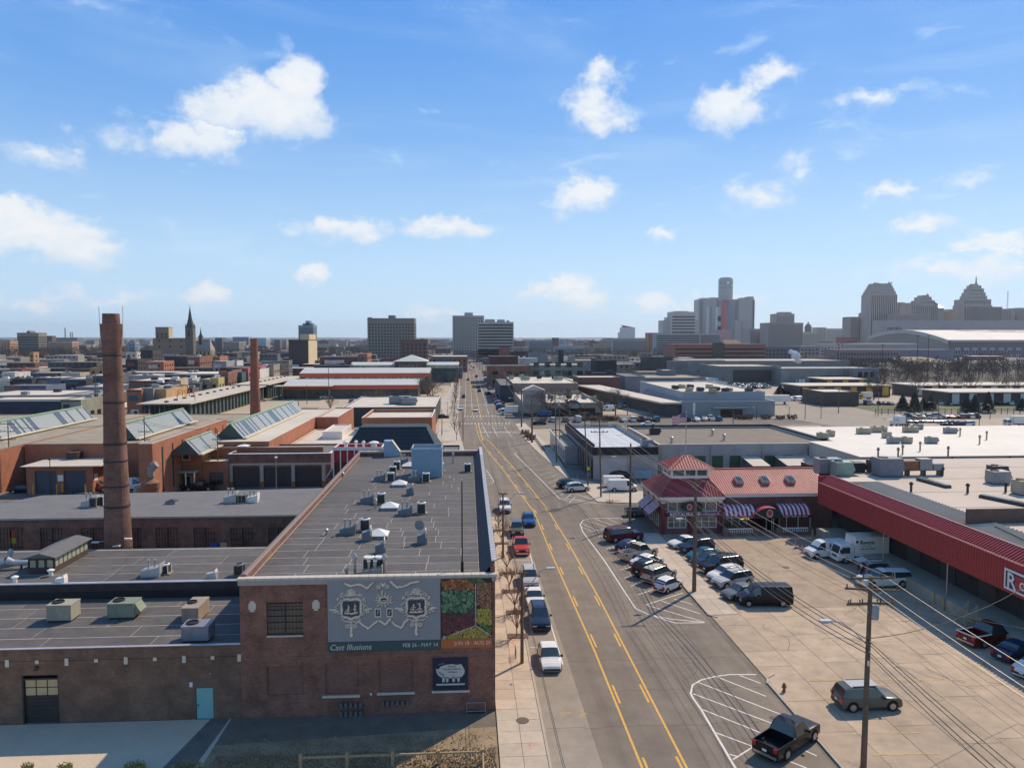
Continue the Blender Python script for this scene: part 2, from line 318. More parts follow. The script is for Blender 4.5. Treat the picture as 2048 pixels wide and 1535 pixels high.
def tufts():
 b=MB()
 for i in range(9000):
  x=random.uniform(-17,1.8);y=random.uniform(46,51.8 if random.random()<.2 else 49.8);a=random.uniform(0,pi);h=random.uniform(.05,.16);w=.05
  b.add([(x-w*cos(a),y-w*sin(a),0),(x+w*cos(a),y+w*sin(a),0),(x+random.uniform(-.08,.08),y+random.uniform(-.08,.08),h)],[(0,1,2)])
 stuff(tag(b.build('dead_grass_tufts',mat('dry_grass_blades',(.30,.21,.11),.95,.4,.4,fine=.3)),'patchy dry grass tufts on the verge in front of the brick building','grass'))
tufts()
SLAB=piece_mat('sidewalk_slab',(.46,.38,.295),.9,.09,.08,1.5,.1)
sw=struct('sidewalk',MB().box(2.02,5.4,-10,116,0,.06),mat('joint_dirt',(.15,.12,.09),.95))
def slabs(parent,x0,x1,y0,y1,nx,ny,z,m,gap=.03,skip=None,skew=0,h=.05):
 dx=(x1-x0)/nx;dy=(y1-y0)/ny;me=MB().box(-dx/2+gap/2,dx/2-gap/2,-dy/2+gap/2,dy/2-gap/2,0,h).mesh('slab',m)
 for i in range(nx):
  for j in range(ny):
   if skip and skip(i,j):continue
   inst('slab',me,parent,(x0+dx*(i+.5),y0+dy*(j+.5),z+random.uniform(0,.006)),0)
slabs(sw,2.04,5.22,42,116,2,46,.06,SLAB)
struct('sidewalk_kerb',MB().box(5.24,5.42,30,116,0,.13),mat('kerb_stone',(.4,.35,.28),.9,.15,1))
far=MB()
for k,(x,y)in enumerate(LEFT[3:-1]):
 x2,y2=LEFT[4+k];far.add([(x-5.2,y,.1),(x,y,.1),(x2,y2,.1),(x2-5.2,y2,.1),(x,y,0),(x2,y2,0)],[(0,1,2,3),(1,4,5,2)])
struct('far_sidewalk',far,CONC)
sr=struct('sidewalk',MB().box(24.25,27.3,73,105,0,.05),mat('joint_dirt',(.15,.12,.09)))
slabs(sr,24.4,27.25,73,104.8,2,21,.05,SLAB)
kb=MB();kb.box(24.2,24.38,73.2,104.6,0,.14)
for a,b_ in(((24.2,73.2),(24.9,72.3)),((24.2,57.9),(24.6,58.9)),((24.6,58.9),(25.4,59.5))):
 kb.cbox(((a[0]+b_[0])/2,(a[1]+b_[1])/2,.06),(sqrt((a[0]-b_[0])**2+(a[1]-b_[1])**2)+.05,.17,.14),rz=atan2(b_[1]-a[1],b_[0]-a[0]))
kb.box(24.2,24.38,30,57.9,0,.14)
struct('kerb',kb,mat('kerb_stone',(.4,.35,.28)))
lot=struct('parking_lot',MB().box(24.4,49.4,30,104,-.02,.03),mat('lot_joint',(.14,.115,.09),.95))
LOTS=piece_mat('lot_slab',(.405,.312,.222),.9,.07,.12,.6,.18,spots=.35)
for k in range(8):
 x0=24.45+k*3.1;x1=x0+3.1
 ys=[38+random.uniform(0,2)]
 while ys[-1]<74.3:ys.append(min(74.5,ys[-1]+random.choice((3.1,4.6,6.1))))
 for a,b_ in zip(ys,ys[1:]):
  if b_-a<.4:continue
  MB().box(x0+.02,x1-.02,a+.02,b_-.02,.0,.05+random.uniform(0,.008)).build('slab',LOTS,lot)
struct('upper_lot',MB().box(27.35,49.3,74.55,108,.0,.05),LOT,lot)
struct('dock_side_strip',MB().box(49.25,49.5,30,104,0,.06),ASPHD,lot)
def strip(b,pts,w,z,mi=0,closed=False):
 pts=[Vector((p[0],p[1],0))for p in pts];L_=[];R_=[]
 for i,p in enumerate(pts):
  a=pts[max(0,i-1)];c=pts[min(len(pts)-1,i+1)];t=(c-a).normalized();n=Vector((-t.y,t.x,0))*w/2
  L_.append(p+n);R_.append(p-n)
 for i in range(len(pts)-1):b.add([(R_[i].x,R_[i].y,z),(R_[i+1].x,R_[i+1].y,z),(L_[i+1].x,L_[i+1].y,z),(L_[i].x,L_[i].y,z)],[(0,1,2,3)],mi)
yb=MB()
yl=[(11.3,20),(11.3,65),(11.1,78),(10.8,98)]+[(p.x,p.y)for p in PP((1068.5,1024),(1033,976),(1004,936),(975.5,902),(960,879),(955,865),(951.5,847))]
yr=[(14.3,20),(14.15,65),(14.1,78),(13.7,100.7),(13,122),(10.4,155),(7.0,192),(5.2,207),(3.4,214)]
strip(yb,yl,.17,.010);strip(yb,yr,.17,.010);strip(yb,[(p.x+.35,p.y)for p in PP((963,880),(958,862),(954.5,847))],.3,.010)
def along(poly,y):
 for(a,b_),(c,d_)in zip(poly,poly[1:]):
  if b_<=y<=d_:return a+(c-a)*(y-b_)/(d_-b_)
 return poly[-1][0]
y=24.0
while y<190:
 strip(yb,[(along(yl,y)+.32,y),(along(yl,y+3)+.32,y+3)],.17,.010);strip(yb,[(along(yr,y)-.32,y),(along(yr,y+3)-.32,y+3)],.17,.010);y+=10.5
for pts in(((947.5,838),(944.8,827),(942,784),(939.5,745)),((963,838),(960,827),(952,784),(946,745)),((943,737),(941,724)),((947,737),(944,724))):strip(yb,PP(*pts),.22,.010)
struct('yellow_road_lines',yb,YEL)
wb=MB()
def wl(pts,w=.13):strip(wb,PP(*pts),w,.0105)
for pts in(((1258,1037),(1215,1035.5),(1181,1036),(1166,1040),(1160.5,1048),(1165,1062),(1208.6,1120),(1271,1216),(1297,1228),(1340,1237),(1413.6,1244.5)),((1217,1007),(1160,1004),(1135,1001),(1119.5,997),(1078,955),(1028.7,906.5),(1036,903),(1060,903)),((1513,1348),(1460,1348),(1430,1352),(1402,1359),(1385,1369),(1381.5,1386),(1386,1395),(1402,1417.5),(1471,1535),(1500,1590)),((1297,1228),(1350,1245),(1413.6,1244.5))):wl(pts,.16)
q=lambda l:[tuple((a/2.893+1340,b_/2.893+1300)for a,b_ in s_)for s_ in l]
for s_ in q([((400,143),(525,190)),((265,150),(555,265)),((165,185),(655,375)),((135,250),(600,425)),((185,340),(530,478)),((265,475),(480,555)),((345,600),(385,612)),((500,545),(365,630)),((780,578),(850,610)),((690,640),(790,680))]):wl(s_)
q=lambda l:[tuple((a/4.452+1180,b_/4.452+1030)for a,b_ in s_)for s_ in l]
for s_ in q([((70,190),(150,175)),((140,295),(255,275)),((210,415),(285,395)),((270,485),(380,455)),((315,555),(385,535)),((365,628),(480,590)),((425,708),(560,660)),((495,797),(825,690)),((495,797),(1040,955)),((630,760),(980,875)),((750,745),(905,790))]):wl(s_)
q=lambda l:[tuple((a/4.515+960,b_/4.515+860)for a,b_ in s_)for s_ in l]
for s_ in q([((1240,790),(1310,810)),((1140,792),(1240,835)),((1040,800),(1215,865)),((965,815),(1170,882)),((920,840),(1060,905)),((965,920),(1300,855)),((920,875),(1000,905)),((1070,962),(1140,945)),((1105,1010),(1190,990)),((1145,1070),(1255,1050))]+[((360+i*37,215+i*37),(500+i*30,215+i*32))for i in range(13)]+[((860+i*30,575+i*12),(980+i*40,600+i*14))for i in range(4)]+[((725+i*60,610+i*6),(930+i*60,640+i*6))for i in range(3)]):wl(s_,.1)
for s_ in q([((25,350),(60,360),(126,462),(110,475),(40,495)),((28,372),(75,382)),((30,400),(92,410)),((32,428),(108,436)),((34,456),(120,463))]):wl(s_,.12)
strip(wb,[(8.1,62.6),(8.0,100)],.12,.0105)
for yy in(66.3,72.2,78.6,87.2,93.0,99.0):strip(wb,[(5.6,yy),(8.0,yy)],.1,.0105)
for i in range(15):wb.cbox((-2+i*1.12,245.6,.0105),(.5,2.4,.001))
for i in range(14):wb.cbox((-1.0+i*1.1,269.0,.0105),(.5,2.6,.001))
for i in range(13):wb.cbox((-2.6+i*1.2,313,.0105),(.6,1.6,.001))
for x0 in(4.6,7.4,11.2):strip(wb,[(x0+.2,240),(x0+1.3,212)],.15,.0105)
strip(wb,[(6.2,241.3),(13.5,241.3)],.35,.0105)
for i in range(7):strip(wb,[(8.0+i*.16,238-i*4),(9.6+i*.16,238-i*4)],.18,.0105)
strip(wb,PP((957.8,760),(977.6,828)),.15,.0105);strip(wb,PP((951,735),(957.8,760)),.15,.0105)
strip(wb,PP((930,830),(932,760),(936,730)),.12,.0105)
for x,y in((937,800),(932,765),(952,770),(938,752)):strip(wb,PP((x-12,y),(x+12,y)),.3,.0105)
struct('white_road_lines',wb,RWH)
for px in(963,984,1014):text('ONLY',3.2,RWH,road,tuple(P(px-10,865))[:2]+(.008,),(0,0,0),'road_lettering',ext=.001,sx=.75)
b=MB()
for s_ in(((1690,1395),(1640,1396)),((1690,1468),(1838,1466)),((1745,1510),(1880,1508)),((1890,1280),(1990,1279)),((1864,1253),(1895,1253)),((1870,1278),(1905,1277)),((1800,1232),(1843,1232)),((1620,1361),(1930,1360)),((1950,1332),(1995,1332))):strip(b,PP(*s_),.09,.066)
cb=MB();R_c=random.Random(8)
for i in range(20):
 x,y_,a_=R_c.uniform(25,46),R_c.uniform(42,98),R_c.uniform(0,6.28);pts=[(x,y_)]
 for k in range(R_c.randrange(5,12)):a_+=R_c.gauss(0,.45);x+=.7*cos(a_);y_+=.7*sin(a_);pts.append((min(48,max(24.6,x)),y_))
 strip(cb,pts,.04,.0655)
struct('lot_cracks',cb,mat('tar',(.055,.05,.045)),lot)
struct('yellow_bay_lines',b,mat('faded_yellow_paint',(.55,.36,.12),.85,.25,3),lot)
tb=MB()
for s_ in(((1320,1100),(1390,1230),(1480,1400),(1545,1535)),((1180,985),(1240,1085),(1300,1180))):pass
for x in(17.2,18.6,20.6):
 pts=[(x+random.uniform(-.12,.12),36+i*4)for i in range(26)];strip(tb,pts,.05,.0075)
for yy in(52,57.5,63.2,70.5,77,86):
 x0,x1=random.choice(((5.5,14),(11,24),(14.5,23.5),(5.6,24)));n=16
 strip(tb,[(x0+(x1-x0)*i/n,yy+random.uniform(-.18,.18))for i in range(n+1)],.035,.0075)
strip(tb,PP((1385,1322),(1395,1340),(1383,1352),(1365,1360),(1400,1400),(1440,1480),(1455,1535)),.04,.0075)
strip(tb,PP((1018,828),(1008,840),(1012,858),(1030,870),(1050,890),(1080,930),(1130,985),(1190,1050),(1210,1070)),.07,.0075)
struct('tar_seams',tb,mat('tar',(.055,.05,.045),.6,.2,2),road)
sheet('gutter_strip',[(5.43,30),(8.9,30),(8.6,64),(8.2,100),(5.43,112)],.0062,asphalt_mat('parking_lane_concrete',(.29,.245,.195),.14),road)
ub=MB()
for pts in(((1018,1285),(1035,1290)),((1010,1292),(1030,1283)),((1022,1270),(1028,1295)),((1055,1493),(1080,1490)),((1058,1488),(1062,1500)),((1000,1330),(1040,1323)),((1020,1340),(1045,1340)),((1055,1425),(1075,1432))):strip(ub,PP(*pts),.05,.121)
struct('orange_spray_marks',ub,mat('orange_spray',(.75,.2,.08),.9,.3,4),sw)
ub=MB()
for pts in(((1120,1427),(1128,1423),(1140,1424)),((1122,1430),(1142,1425)),((1158,1422),(1164,1419),(1166,1425),(1160,1432)),((1166,1432),(1172,1424),(1176,1426))):strip(ub,PP(*pts),.05,.011)
struct('yellow_spray_marks',ub,YEL,road)
def cover(px,py,r,z,label,m=None):
 p=P(px,py,z);b=MB();b.cyl((0,0,0),(0,0,.012),r,n=20);b.cyl((0,0,.012),(0,0,.02),r*.8,n=20)
 o=b.build('manhole_cover',m or mat('cast_iron',(.12,.085,.06),.8,.3,6));o.location=p;tag(o,label,'manhole cover')
cover(1045,1440,.48,.112,'round rusty iron cover set in the sidewalk at the brick corner')
cover(1546,1434,.25,.012,'small round drain cover beside the black pickup')
cover(1022,1368,.12,.112,'tiny iron cap set in the sidewalk by the driveway')
cover(1572,1134,.45,.055,'round cover in the middle of the tan parking lot')
for px,py in((1236,1150),(1240,1011)):pass
GR=mat('thin_spring_grass',(.115,.125,.045),.95,.35,.05,fine=.25,fscale=1.5)
DRY=mat('dry_bank_grass',(.27,.2,.12),.95,.3,.05,fine=.25,fscale=1)
LOTC=asphalt_mat('far_lot_concrete',(.40,.33,.25),.12)
LOTG=asphalt_mat('far_lot_asphalt',(.24,.20,.165),.18)
DIRT=mat('bare_dirt',(.24,.19,.14),.95,.35,.12,fine=.2,fscale=2)
z=.005
def patch(name,px,m,dz=0):
 global z;z+=.0007;return sheet(name,PP(*px),z+dz,m)
patch('front_lot',((1066,870),(1062,858),(1640,850),(1660,866),(1700,900),(1500,940),(1150,900),(1110,905)),LOTC)
patch('bare_lot',((1110,872),(1115,850),(1215,853),(1250,868),(1170,880),(1130,872)),DIRT)
patch('asphalt_lot',((1215,853),(1340,848),(1660,856),(1670,862),(1250,868)),LOTG)
patch('far_parking_lot',((1180,812),(1195,788),(1290,776),(1420,800),(1400,828),(1200,828)),LOTC)
patch('right_lot',((1760,845),(1790,828),(2400,826),(2600,870),(1800,864)),LOTC)
patch('boulevard',((1470,832),(1560,798),(1640,800),(1760,826),(2300,822),(2600,834),(1760,836),(1880,862),(1740,864),(1600,840)),asphalt_mat('boulevard_paving',(.30,.26,.21),.08))
patch('grass_bank',((1600,796),(1680,792),(1760,806),(2048,806),(2500,812),(2500,821),(1760,822),(1660,808)),GR)
patch('yard_lot',((1400,790),(1420,770),(1650,766),(2300,780),(2300,808),(1760,806),(1640,792)),LOTC)
patch('dry_bank',((1700,742),(2300,738),(2300,762),(1760,758)),DRY)
patch('west_lot',((255,830),(262,800),(470,790),(560,800),(620,790),(900,770),(905,830),(870,870),(480,850)),asphalt_mat('market_lot_paving',(.42,.345,.255),.1))
patch('west_street',((-400,1000),(-400,930),(0,925),(0,985)),LOTC)
patch('sidewalk_plaza',((870,905),(884,800),(905,770),(921,770),(915,850),(905,905)),CONC,.02)
patch('corner_sidewalk',((1030,847),(1050,846),(1110,905),(1140,957),(1200,1004),(1135,957),(1078,906),(1054,883)),CONC,.08)
patch('island',((1195,1004),(1288,1007),(1300,985),(1230,975),(1140,955)),CONC,.08)
# ================================================================ builders for buildings and roof gear
def holed(b,x0,x1,z0,z1,y0,y1,holes,mi=0):
 xs=sorted({x0,x1,*[h[0]for h in holes],*[h[1]for h in holes]});zs=sorted({z0,z1,*[h[2]for h in holes],*[h[3]for h in holes]})
 for j in range(len(zs)-1):
  run=None
  for i in range(len(xs)-1):
   cx=(xs[i]+xs[i+1])/2;cz=(zs[j]+zs[j+1])/2
   if any(h[0]<cx<h[1]and h[2]<cz<h[3]for h in holes):
    if run is not None:b.box(run,xs[i],y0,y1,zs[j],zs[j+1],mi);run=None
   elif run is None:run=xs[i]
  if run is not None:b.box(run,xs[-1],y0,y1,zs[j],zs[j+1],mi)
_wm={}
def win_mesh(w,h,nx,nz,frame,glass,fw=.07,bar=.035,dep=.08):
 k=(round(w,2),round(h,2),nx,nz,frame.name,glass.name,fw)
 if k in _wm:return _wm[k]
 b=MB();b.box(-w/2,w/2,-dep,0,0,fw);b.box(-w/2,w/2,-dep,0,h-fw,h);b.box(-w/2,-w/2+fw,-dep,0,fw,h-fw);b.box(w/2-fw,w/2,-dep,0,fw,h-fw)
 for i in range(1,nx):b.box(-w/2+w*i/nx-bar/2,-w/2+w*i/nx+bar/2,-dep*.8,0,fw,h-fw)
 for i in range(1,nz):b.box(-w/2+fw,w/2-fw,-dep*.7,0,h*i/nz-bar/2,h*i/nz+bar/2)
 b.add([(-w/2+fw,-dep*.3,fw),(w/2-fw,-dep*.3,fw),(w/2-fw,-dep*.3,h-fw),(-w/2+fw,-dep*.3,h-fw)],[(0,1,2,3)],1)
 _wm[k]=b.mesh('window',[frame,glass]);return _wm[k]
FACE={'f':(0,0),'r':(1,pi/2),'l':(-1,-pi/2),'k':(0,pi)}
def window(parent,W_,face,u,z,w,h,nx=1,nz=1,frame=None,glass=None,name='window',fw=.07,out=0.0):
 """W_=(x0,x1,y0,y1) local; u along the face from its left as seen from outside"""
 x0,x1,y0,y1=W_;me=win_mesh(w,h,nx,nz,frame or WTRIM,glass or GLASS,fw)
 if face=='f':l=(x0+u,y0-out,z);r=0
 elif face=='r':l=(x1+out,y0+u,z);r=pi/2
 elif face=='l':l=(x0-out,y1-u,z);r=-pi/2
 else:l=(x1-u,y1+out,z);r=pi
 return inst(name,me,parent,l,r)
def shell(b,x0,x1,y0,y1,h,par,t=.3,top=2):
 b.box(x0,x1,y0,y1,-.5,h,0,skip='tb')
 r=h-par;X0,X1,Y0,Y1=x0+t,x1-t,y0+t,y1-t
 vs=[(x0,y0,h),(x1,y0,h),(x1,y1,h),(x0,y1,h),(X0,Y0,h),(X1,Y0,h),(X1,Y1,h),(X0,Y1,h),(X0,Y0,r),(X1,Y0,r),(X1,Y1,r),(X0,Y1,r)]
 b.add(vs,[(0,1,5,4),(1,2,6,5),(2,3,7,6),(3,0,4,7)],top);b.add(vs,[(4,5,9,8),(5,6,10,9),(6,7,11,10),(7,4,8,11)],0)
 return X0,X1,Y0,Y1,r
def bldg(label,x0,x1,y0,y1,h,wall,roof,par=.4,name='warehouse',cat='building',group=None,cope=None,wins=(),z0=0):
 cx=(x0+x1)/2;t=thing(name,label,cat,(cx,y0,z0),group=group)
 lx0,lx1,ly1=x0-cx,x1-cx,y1-y0;b=MB();r=shell(b,lx0,lx1,0,ly1,h,par)
 b.build('wall',[wall,roof,cope or wall],t)
 MB().poly([(r[0],r[2],r[4]),(r[1],r[2],r[4]),(r[1],r[3],r[4]),(r[0],r[3],r[4])]).build('roof',roof,t)
 t['W']=1;del t['W']
 for w in wins:window(t,(lx0,lx1,0,ly1),*w[:2],*w[2:5],**w[5]if len(w)>5 else{})
 return t,(lx0,lx1,0,ly1)
def wingrid(parent,W_,face,n,z,w,h,u0=None,u1=None,**kw):
 x0,x1,y0,y1=W_;L_=(x1-x0)if face in 'fk' else(y1-y0);u0=u0 if u0 is not None else L_/n/2;u1=u1 if u1 is not None else L_-L_/n/2
 for i in range(n):window(parent,W_,face,u0+(u1-u0)*i/max(1,n-1)if n>1 else(u0+u1)/2,z,w,h,**kw)
def winband(parent,W_,faces,zs,w,h,gap,m,name='windows',off=.06,edge=.5):
 """many small far windows as one stuff part"""
 b=MB();x0,x1,y0,y1=W_
 for fc in faces:
  L_=(x1-x0)if fc in 'fk' else(y1-y0);n=max(1,int((L_-edge*2)/(w+gap)));st=(L_-2*edge)/n
  for z in zs:
   for i in range(n):
    u=edge+st*(i+.5);a,c=u-w/2,u+w/2
    if fc=='f':b.box(x0+a,x0+c,y0-off,y0,z,z+h)
    elif fc=='r':b.box(x1,x1+off,y0+a,y0+c,z,z+h)
    elif fc=='l':b.box(x0-off,x0,y0+a,y0+c,z,z+h)
 if b.v:stuff(b.build(name,m,parent))
_gm={}
def gear(kind,w,d,h,m):
 k=(kind,round(w,1),round(d,1),round(h,1),m.name)
 if k in _gm:return _gm[k]
 out=[]
 if kind=='rtu':
  b=MB();b.box(-w/2,w/2,-d/2,d/2,.15,h);b.box(-w/2-.03,w/2+.03,-d/2-.03,d/2+.03,h,h+.05)
  for i in range(6):b.box(-w/2+.08+i*.06*w,-w/2+.1+i*.06*w,-d/2-.015,-d/2,.3,h-.15)
  b.box(w*.1,w*.42,-d/2-.02,-d/2,.25,h-.1);out.append(('casing',b.mesh('casing',m)))
  b=MB();b.box(-w/2+.08,w/2-.08,-d/2+.08,d/2-.08,0,.15);out.append(('base_rail',b.mesh('base_rail',DARK)))
  b=MB();r=min(w,d)*.3;b.lathe([(r,0),(r,.1),(r*.9,.12),(r*.86,.03)],18,(-w*.2,0,h+.05));b.m=[0]*len(b.f);out.append(('fan_grille',b.mesh('fan_grille',BLACK)))
  b=MB();x=w/2;b.add([(x,-d*.4,h),(x,d*.4,h),(x+.45,d*.4,h*.45),(x+.45,-d*.4,h*.45),(x,-d*.4,h*.3),(x,d*.4,h*.3)],[(0,3,2,1),(3,4,5,2),(0,4,3),(1,2,5)]);out.append(('air_hood',b.mesh('air_hood',m)))if w>2.05 else None
 elif kind=='cond':
  b=MB();b.box(-w/2,w/2,-d/2,d/2,.12,h-.12);out.append(('coil',b.mesh('coil',DARK)))
  b=MB();b.lathe([(w*.52,h-.14),(w*.54,h),(w*.42,h+.05),(w*.40,h-.02)],16);
  for sx in(-1,1):
   for sy in(-1,1):b.box(sx*w/2-.03,sx*w/2+.03,sy*d/2-.03,sy*d/2+.03,0,h-.1)
  out.append(('fan_housing',b.mesh('fan_housing',m)))
  b=MB();b.cyl((0,0,h-.05),(0,0,h+.0),w*.4,n=14);out.append(('fan',b.mesh('fan',BLACK)))
  b=MB();b.box(-w*.75,w*.75,-d*.6,d*.6,0,.1);out.append(('platform',b.mesh('platform',mat('timber_sleeper',(.3,.24,.16)))))
 elif kind=='hood':
  b=MB();b.add([(-w/2,-d/2,0),(w/2,-d/2,0),(w/2,d/2,0),(-w/2,d/2,0),(-w/2,-d/2,h*.62),(w/2,-d/2,h),(w/2,d/2,h),(-w/2,d/2,h*.62)],[(4,5,6,7),(0,1,5,4),(1,2,6,5),(2,3,7,6),(3,0,4,7)])
  b.box(-w*.12,w*.22,-d/2-.015,-d/2,h*.15,h*.5);out.append(('casing',b.mesh('casing',m)))
  b=MB();b.box(w/2-.02,w/2+.05,-d/2-.05,d/2+.05,h*.3,h*1.28);out.append(('fin',b.mesh('fin',m)))
  b=MB()
  for dx in(-.18,.15):b.cyl((w*dx,0,h*.6),(w*dx,0,h*1.5),.1,n=8);b.cyl((w*dx,0,h*1.5),(w*dx,0,h*1.62),.17,n=8)
  out.append(('flue',b.mesh('flue',STEEL)))
 elif kind=='vent':
  b=MB();b.cyl((0,0,0),(0,0,h*.75),w*.3,n=10);out.append(('stack',b.mesh('stack',m)))
  b=MB();b.lathe([(w*.5,h*.72),(w*.52,h*.85),(w*.2,h)],12);out.append(('cap',b.mesh('cap',m)))
 elif kind=='sky':
  b=MB();b.box(-w/2,w/2,-d/2,d/2,0,.3);out.append(('kerb',b.mesh('kerb',RTUG)))
  b=MB();b.add([(-w/2-.05,-d/2-.05,.3),(w/2+.05,-d/2-.05,.3),(w/2+.05,d/2+.05,.3),(-w/2-.05,d/2+.05,.3),(0,0,.3+h)],[(0,1,4),(1,2,4),(2,3,4),(3,0,4)]);out.append(('dome',b.mesh('dome',m)))
 elif kind=='box':
  b=MB();b.add([(-w/2,-d/2,0),(w/2,-d/2,0),(w/2,d/2,0),(-w/2,d/2,0),(-w/2,-d/2,h*.8),(w/2,-d/2,h),(w/2,d/2,h),(-w/2,d/2,h*.8)],[(4,5,6,7),(0,1,5,4),(1,2,6,5),(2,3,7,6),(3,0,4,7)]);out.append(('casing',b.mesh('casing',m)))
  b=MB();b.box(w*.36,w*.44,-d/2-.02,d/2+.02,h*.6,h*1.35);out.append(('fin',b.mesh('fin',WHITE)))
 _gm[k]=out;return out
NAMEK={'rtu':('rooftop_air_unit','air unit'),'cond':('condenser','condenser'),'hood':('air_handler','air handler'),'vent':('roof_vent','roof vent'),'sky':('skylight','skylight'),'box':('exhaust_box','roof vent')}
def put(kind,px,py,z,w,d,h,m,label,rz=0,group=None,xyz=None):
 p=xyz or P(px,py,z);nm,cat=NAMEK[kind];t=thing(nm,label,cat,p,rz,group)
 for n,me in gear(kind,w,d,h,m):inst(n,me,t)
 return t
def felt(parent,x0,x1,y0,y1,z,row,lo,hi,m=None,seam=.05):
 y=y0
 while y<y1-.2:
  y2=min(y+row,y1);x=x0;
  while x<x1-.2:
   x2=x+random.uniform(lo,hi)
   if x1-x2<lo*.5:x2=x1
   x2=min(x2,x1);MB().box(x+seam/2,x2-seam/2,y+seam*1.2,y2-seam*1.2,z,z+.012+random.uniform(0,.004),skip='b').build('roofing_sheet',m or ROOFD,parent);x=x2
  y=y2
# ================================================================ the brick building with banners
MX0,MX1,MY0,MY1,MZ=-16.7,2.0,54.9,115.0,10.6
def zz(py,px=740):return ZA(py,XA(px,MY0),MY0)
def museum():
 t=thing('brick_building','long dark red brick building with two banners, a pig sign and a flat grey roof','building',((MX0+MX1)/2,MY0,0));cx=(MX0+MX1)/2
 X=lambda px,py=1300:AY(px,py,MY0).x-cx
 Z=lambda py:AY(740,py,MY0).z
 x0,x1=MX0-cx,MX1-cx
 wn=(X(533,1230),X(606,1230),Z(1265),Z(1200))
 bk=[(X(a),X(c),Z(1384),Z(d_))for a,c,d_ in((533,606,1327),(650,717,1324),(757,826,1321))]
 b=MB();holed(b,x0,x1,-.3,MZ-.25,0,.35,[wn]+bk)
 b.box(x0,x0+.35,.35,MY1-MY0,-.3,MZ-.05);b.box(x1-.35,x1,.35,MY1-MY0,-.3,MZ+.4);b.box(x0+.35,x1-.35,MY1-MY0-.35,MY1-MY0,0,MZ)
 b.box(x0+.36,x1-.36,.4,.5,0,MZ-.6)
 b.box(x0,x1,-.05,-.002,Z(1313),Z(1308));b.build('wall',BRK,t)
 BRKI=brick_mat('infill_brick',(.30,.13,.09),(.2,.09,.065),(.16,.12,.1))
 for a in bk:MB().box(a[0],a[1],.12,.3,a[2],a[3]).build('bricked_window',BRKI,t)
 for a,c,zt in((643,719,1389),(753,829,1386),(863,939,1385)):MB().box(X(a),X(c),-.12,-.003,Z(zt)-.1,Z(zt)+.06).build('window_sill',STONE,t)
 w=MB();w.box(wn[0],wn[1],.18,.24,wn[2],wn[3]);fr=MB().box(wn[0],wn[1],-.1,.02,wn[2]-.12,wn[2]-.02)
 wo=MB().box(wn[0],wn[1],.1,.2,wn[2],wn[2]+.08).box(wn[0],wn[1],.1,.2,wn[3]-.08,wn[3]).build('window',DARK,t)
 mid=(wn[0]+wn[1])/2;W_=(wn[1]-wn[0])/2;m2=MB();m2.box(mid-.06,mid+.06,.08,.2,wn[2]+.08,wn[3]-.08)
 for i in range(11):m2.box(wn[0]+i*(wn[1]-wn[0])/10-.015,wn[0]+i*(wn[1]-wn[0])/10+.015,.13,.18,wn[2]+.08,wn[3]-.08)
 for z_ in(.17,.36,.55,.74,.86):m2.box(wn[0],wn[1],.12,.18,wn[2]+(wn[3]-wn[2])*z_-.02,wn[2]+(wn[3]-wn[2])*z_+.02)
 m2.build('frame',DARK,wo)
 PANE=mat('blinds_behind_glass',(.10,.09,.07),.15,.5,1.6,spec=.7);pm=MB().box(-W_/5*.9+.005,W_/5*.9-.005,.155,.165,0,(wn[3]-wn[2])*.19-.03).mesh('pane',PANE)
 ppm=MB().box(-(W_*2/10)/2+.016,(W_*2/10)/2-.016,.15,.16,0,(wn[3]-wn[2])*.19-.04).mesh('pane',PANE)
 for i in range(10):
  for k,z_ in enumerate((.0,.17,.36,.55,.74)):inst('pane',ppm,wo,(wn[0]+(i+.5)*W_/5,0,wn[2]+(wn[3]-wn[2])*z_+.05))
 fr.build('window_sill',STONE,t)
 for px in(504.5,632):
  x=X(px,1207);z=Z(1207);o=MB().box(x-.16,x+.16,-.05,-.002,z-.4,z+.4).box(x-.27,x+.27,-.045,-.003,z-.24,z+.24);o.build('stone_ornament',STONE,t)
 for px,py in((671,1311),(741,1387)):x=X(px);MB().box(x-.07,x+.07,-.03,-.003,Z(py)-.07,Z(py)+.07).build('tie_plate',WHITE,t)
 n=30;L_=(x1-x0+.3)/n;cm=MB().box(-L_/2+.012,L_/2-.012,-.14,.42,0,.16).mesh('coping_stone',mat('light_coping',(.5,.46,.40),.8,.1,2))
 for i in range(n):inst('coping_stone',cm,t,(x0-.15+L_*(i+.5),0,MZ-.25))
 MB().box(x0-.1,x1+.1,-.1,-.003,MZ-.62,MZ-.26).build('fascia_board',mat('grey_fascia',(.34,.32,.3),.7,.1,2),t)
 cl=mat('clay_tile',(.25,.19,.165),.8,.25,3);tm=MB();
 for i in range(6):
  a0,a1=pi*i/6,pi*(i+1)/6;tm.add([(cos(a0)*.26,-.185,sin(a0)*.12),(cos(a0)*.26,.185,sin(a0)*.12),(cos(a1)*.26,.185,sin(a1)*.12),(cos(a1)*.26,-.185,sin(a1)*.12)],[(0,3,2,1)])
 tm.cyl((-.27,-.19,.03),(.27,-.19,.03),.05,n=6);tm=tm.mesh('coping_tile',cl)
 y=.7
 while y<MY1-MY0:inst('coping_tile',tm,t,(x0+.17,y,MZ-.05));y+=.42
 rf=MB().box(x0+.35,x1-.36,.5,MY1-MY0-.35,MZ-.75,MZ-.6).build('roof',ROOFS,t)
 felt(rf,x0+.4,x1-1.15,.55,16,MZ-.6,2.05,2.7,3.9);felt(rf,x0+.4,x1-1.15,16,44,MZ-.6,2.1,3.2,6.5);felt(rf,x0+.4,x1-1.15,44,MY1-MY0-.4,MZ-.6,4.5,6,9)
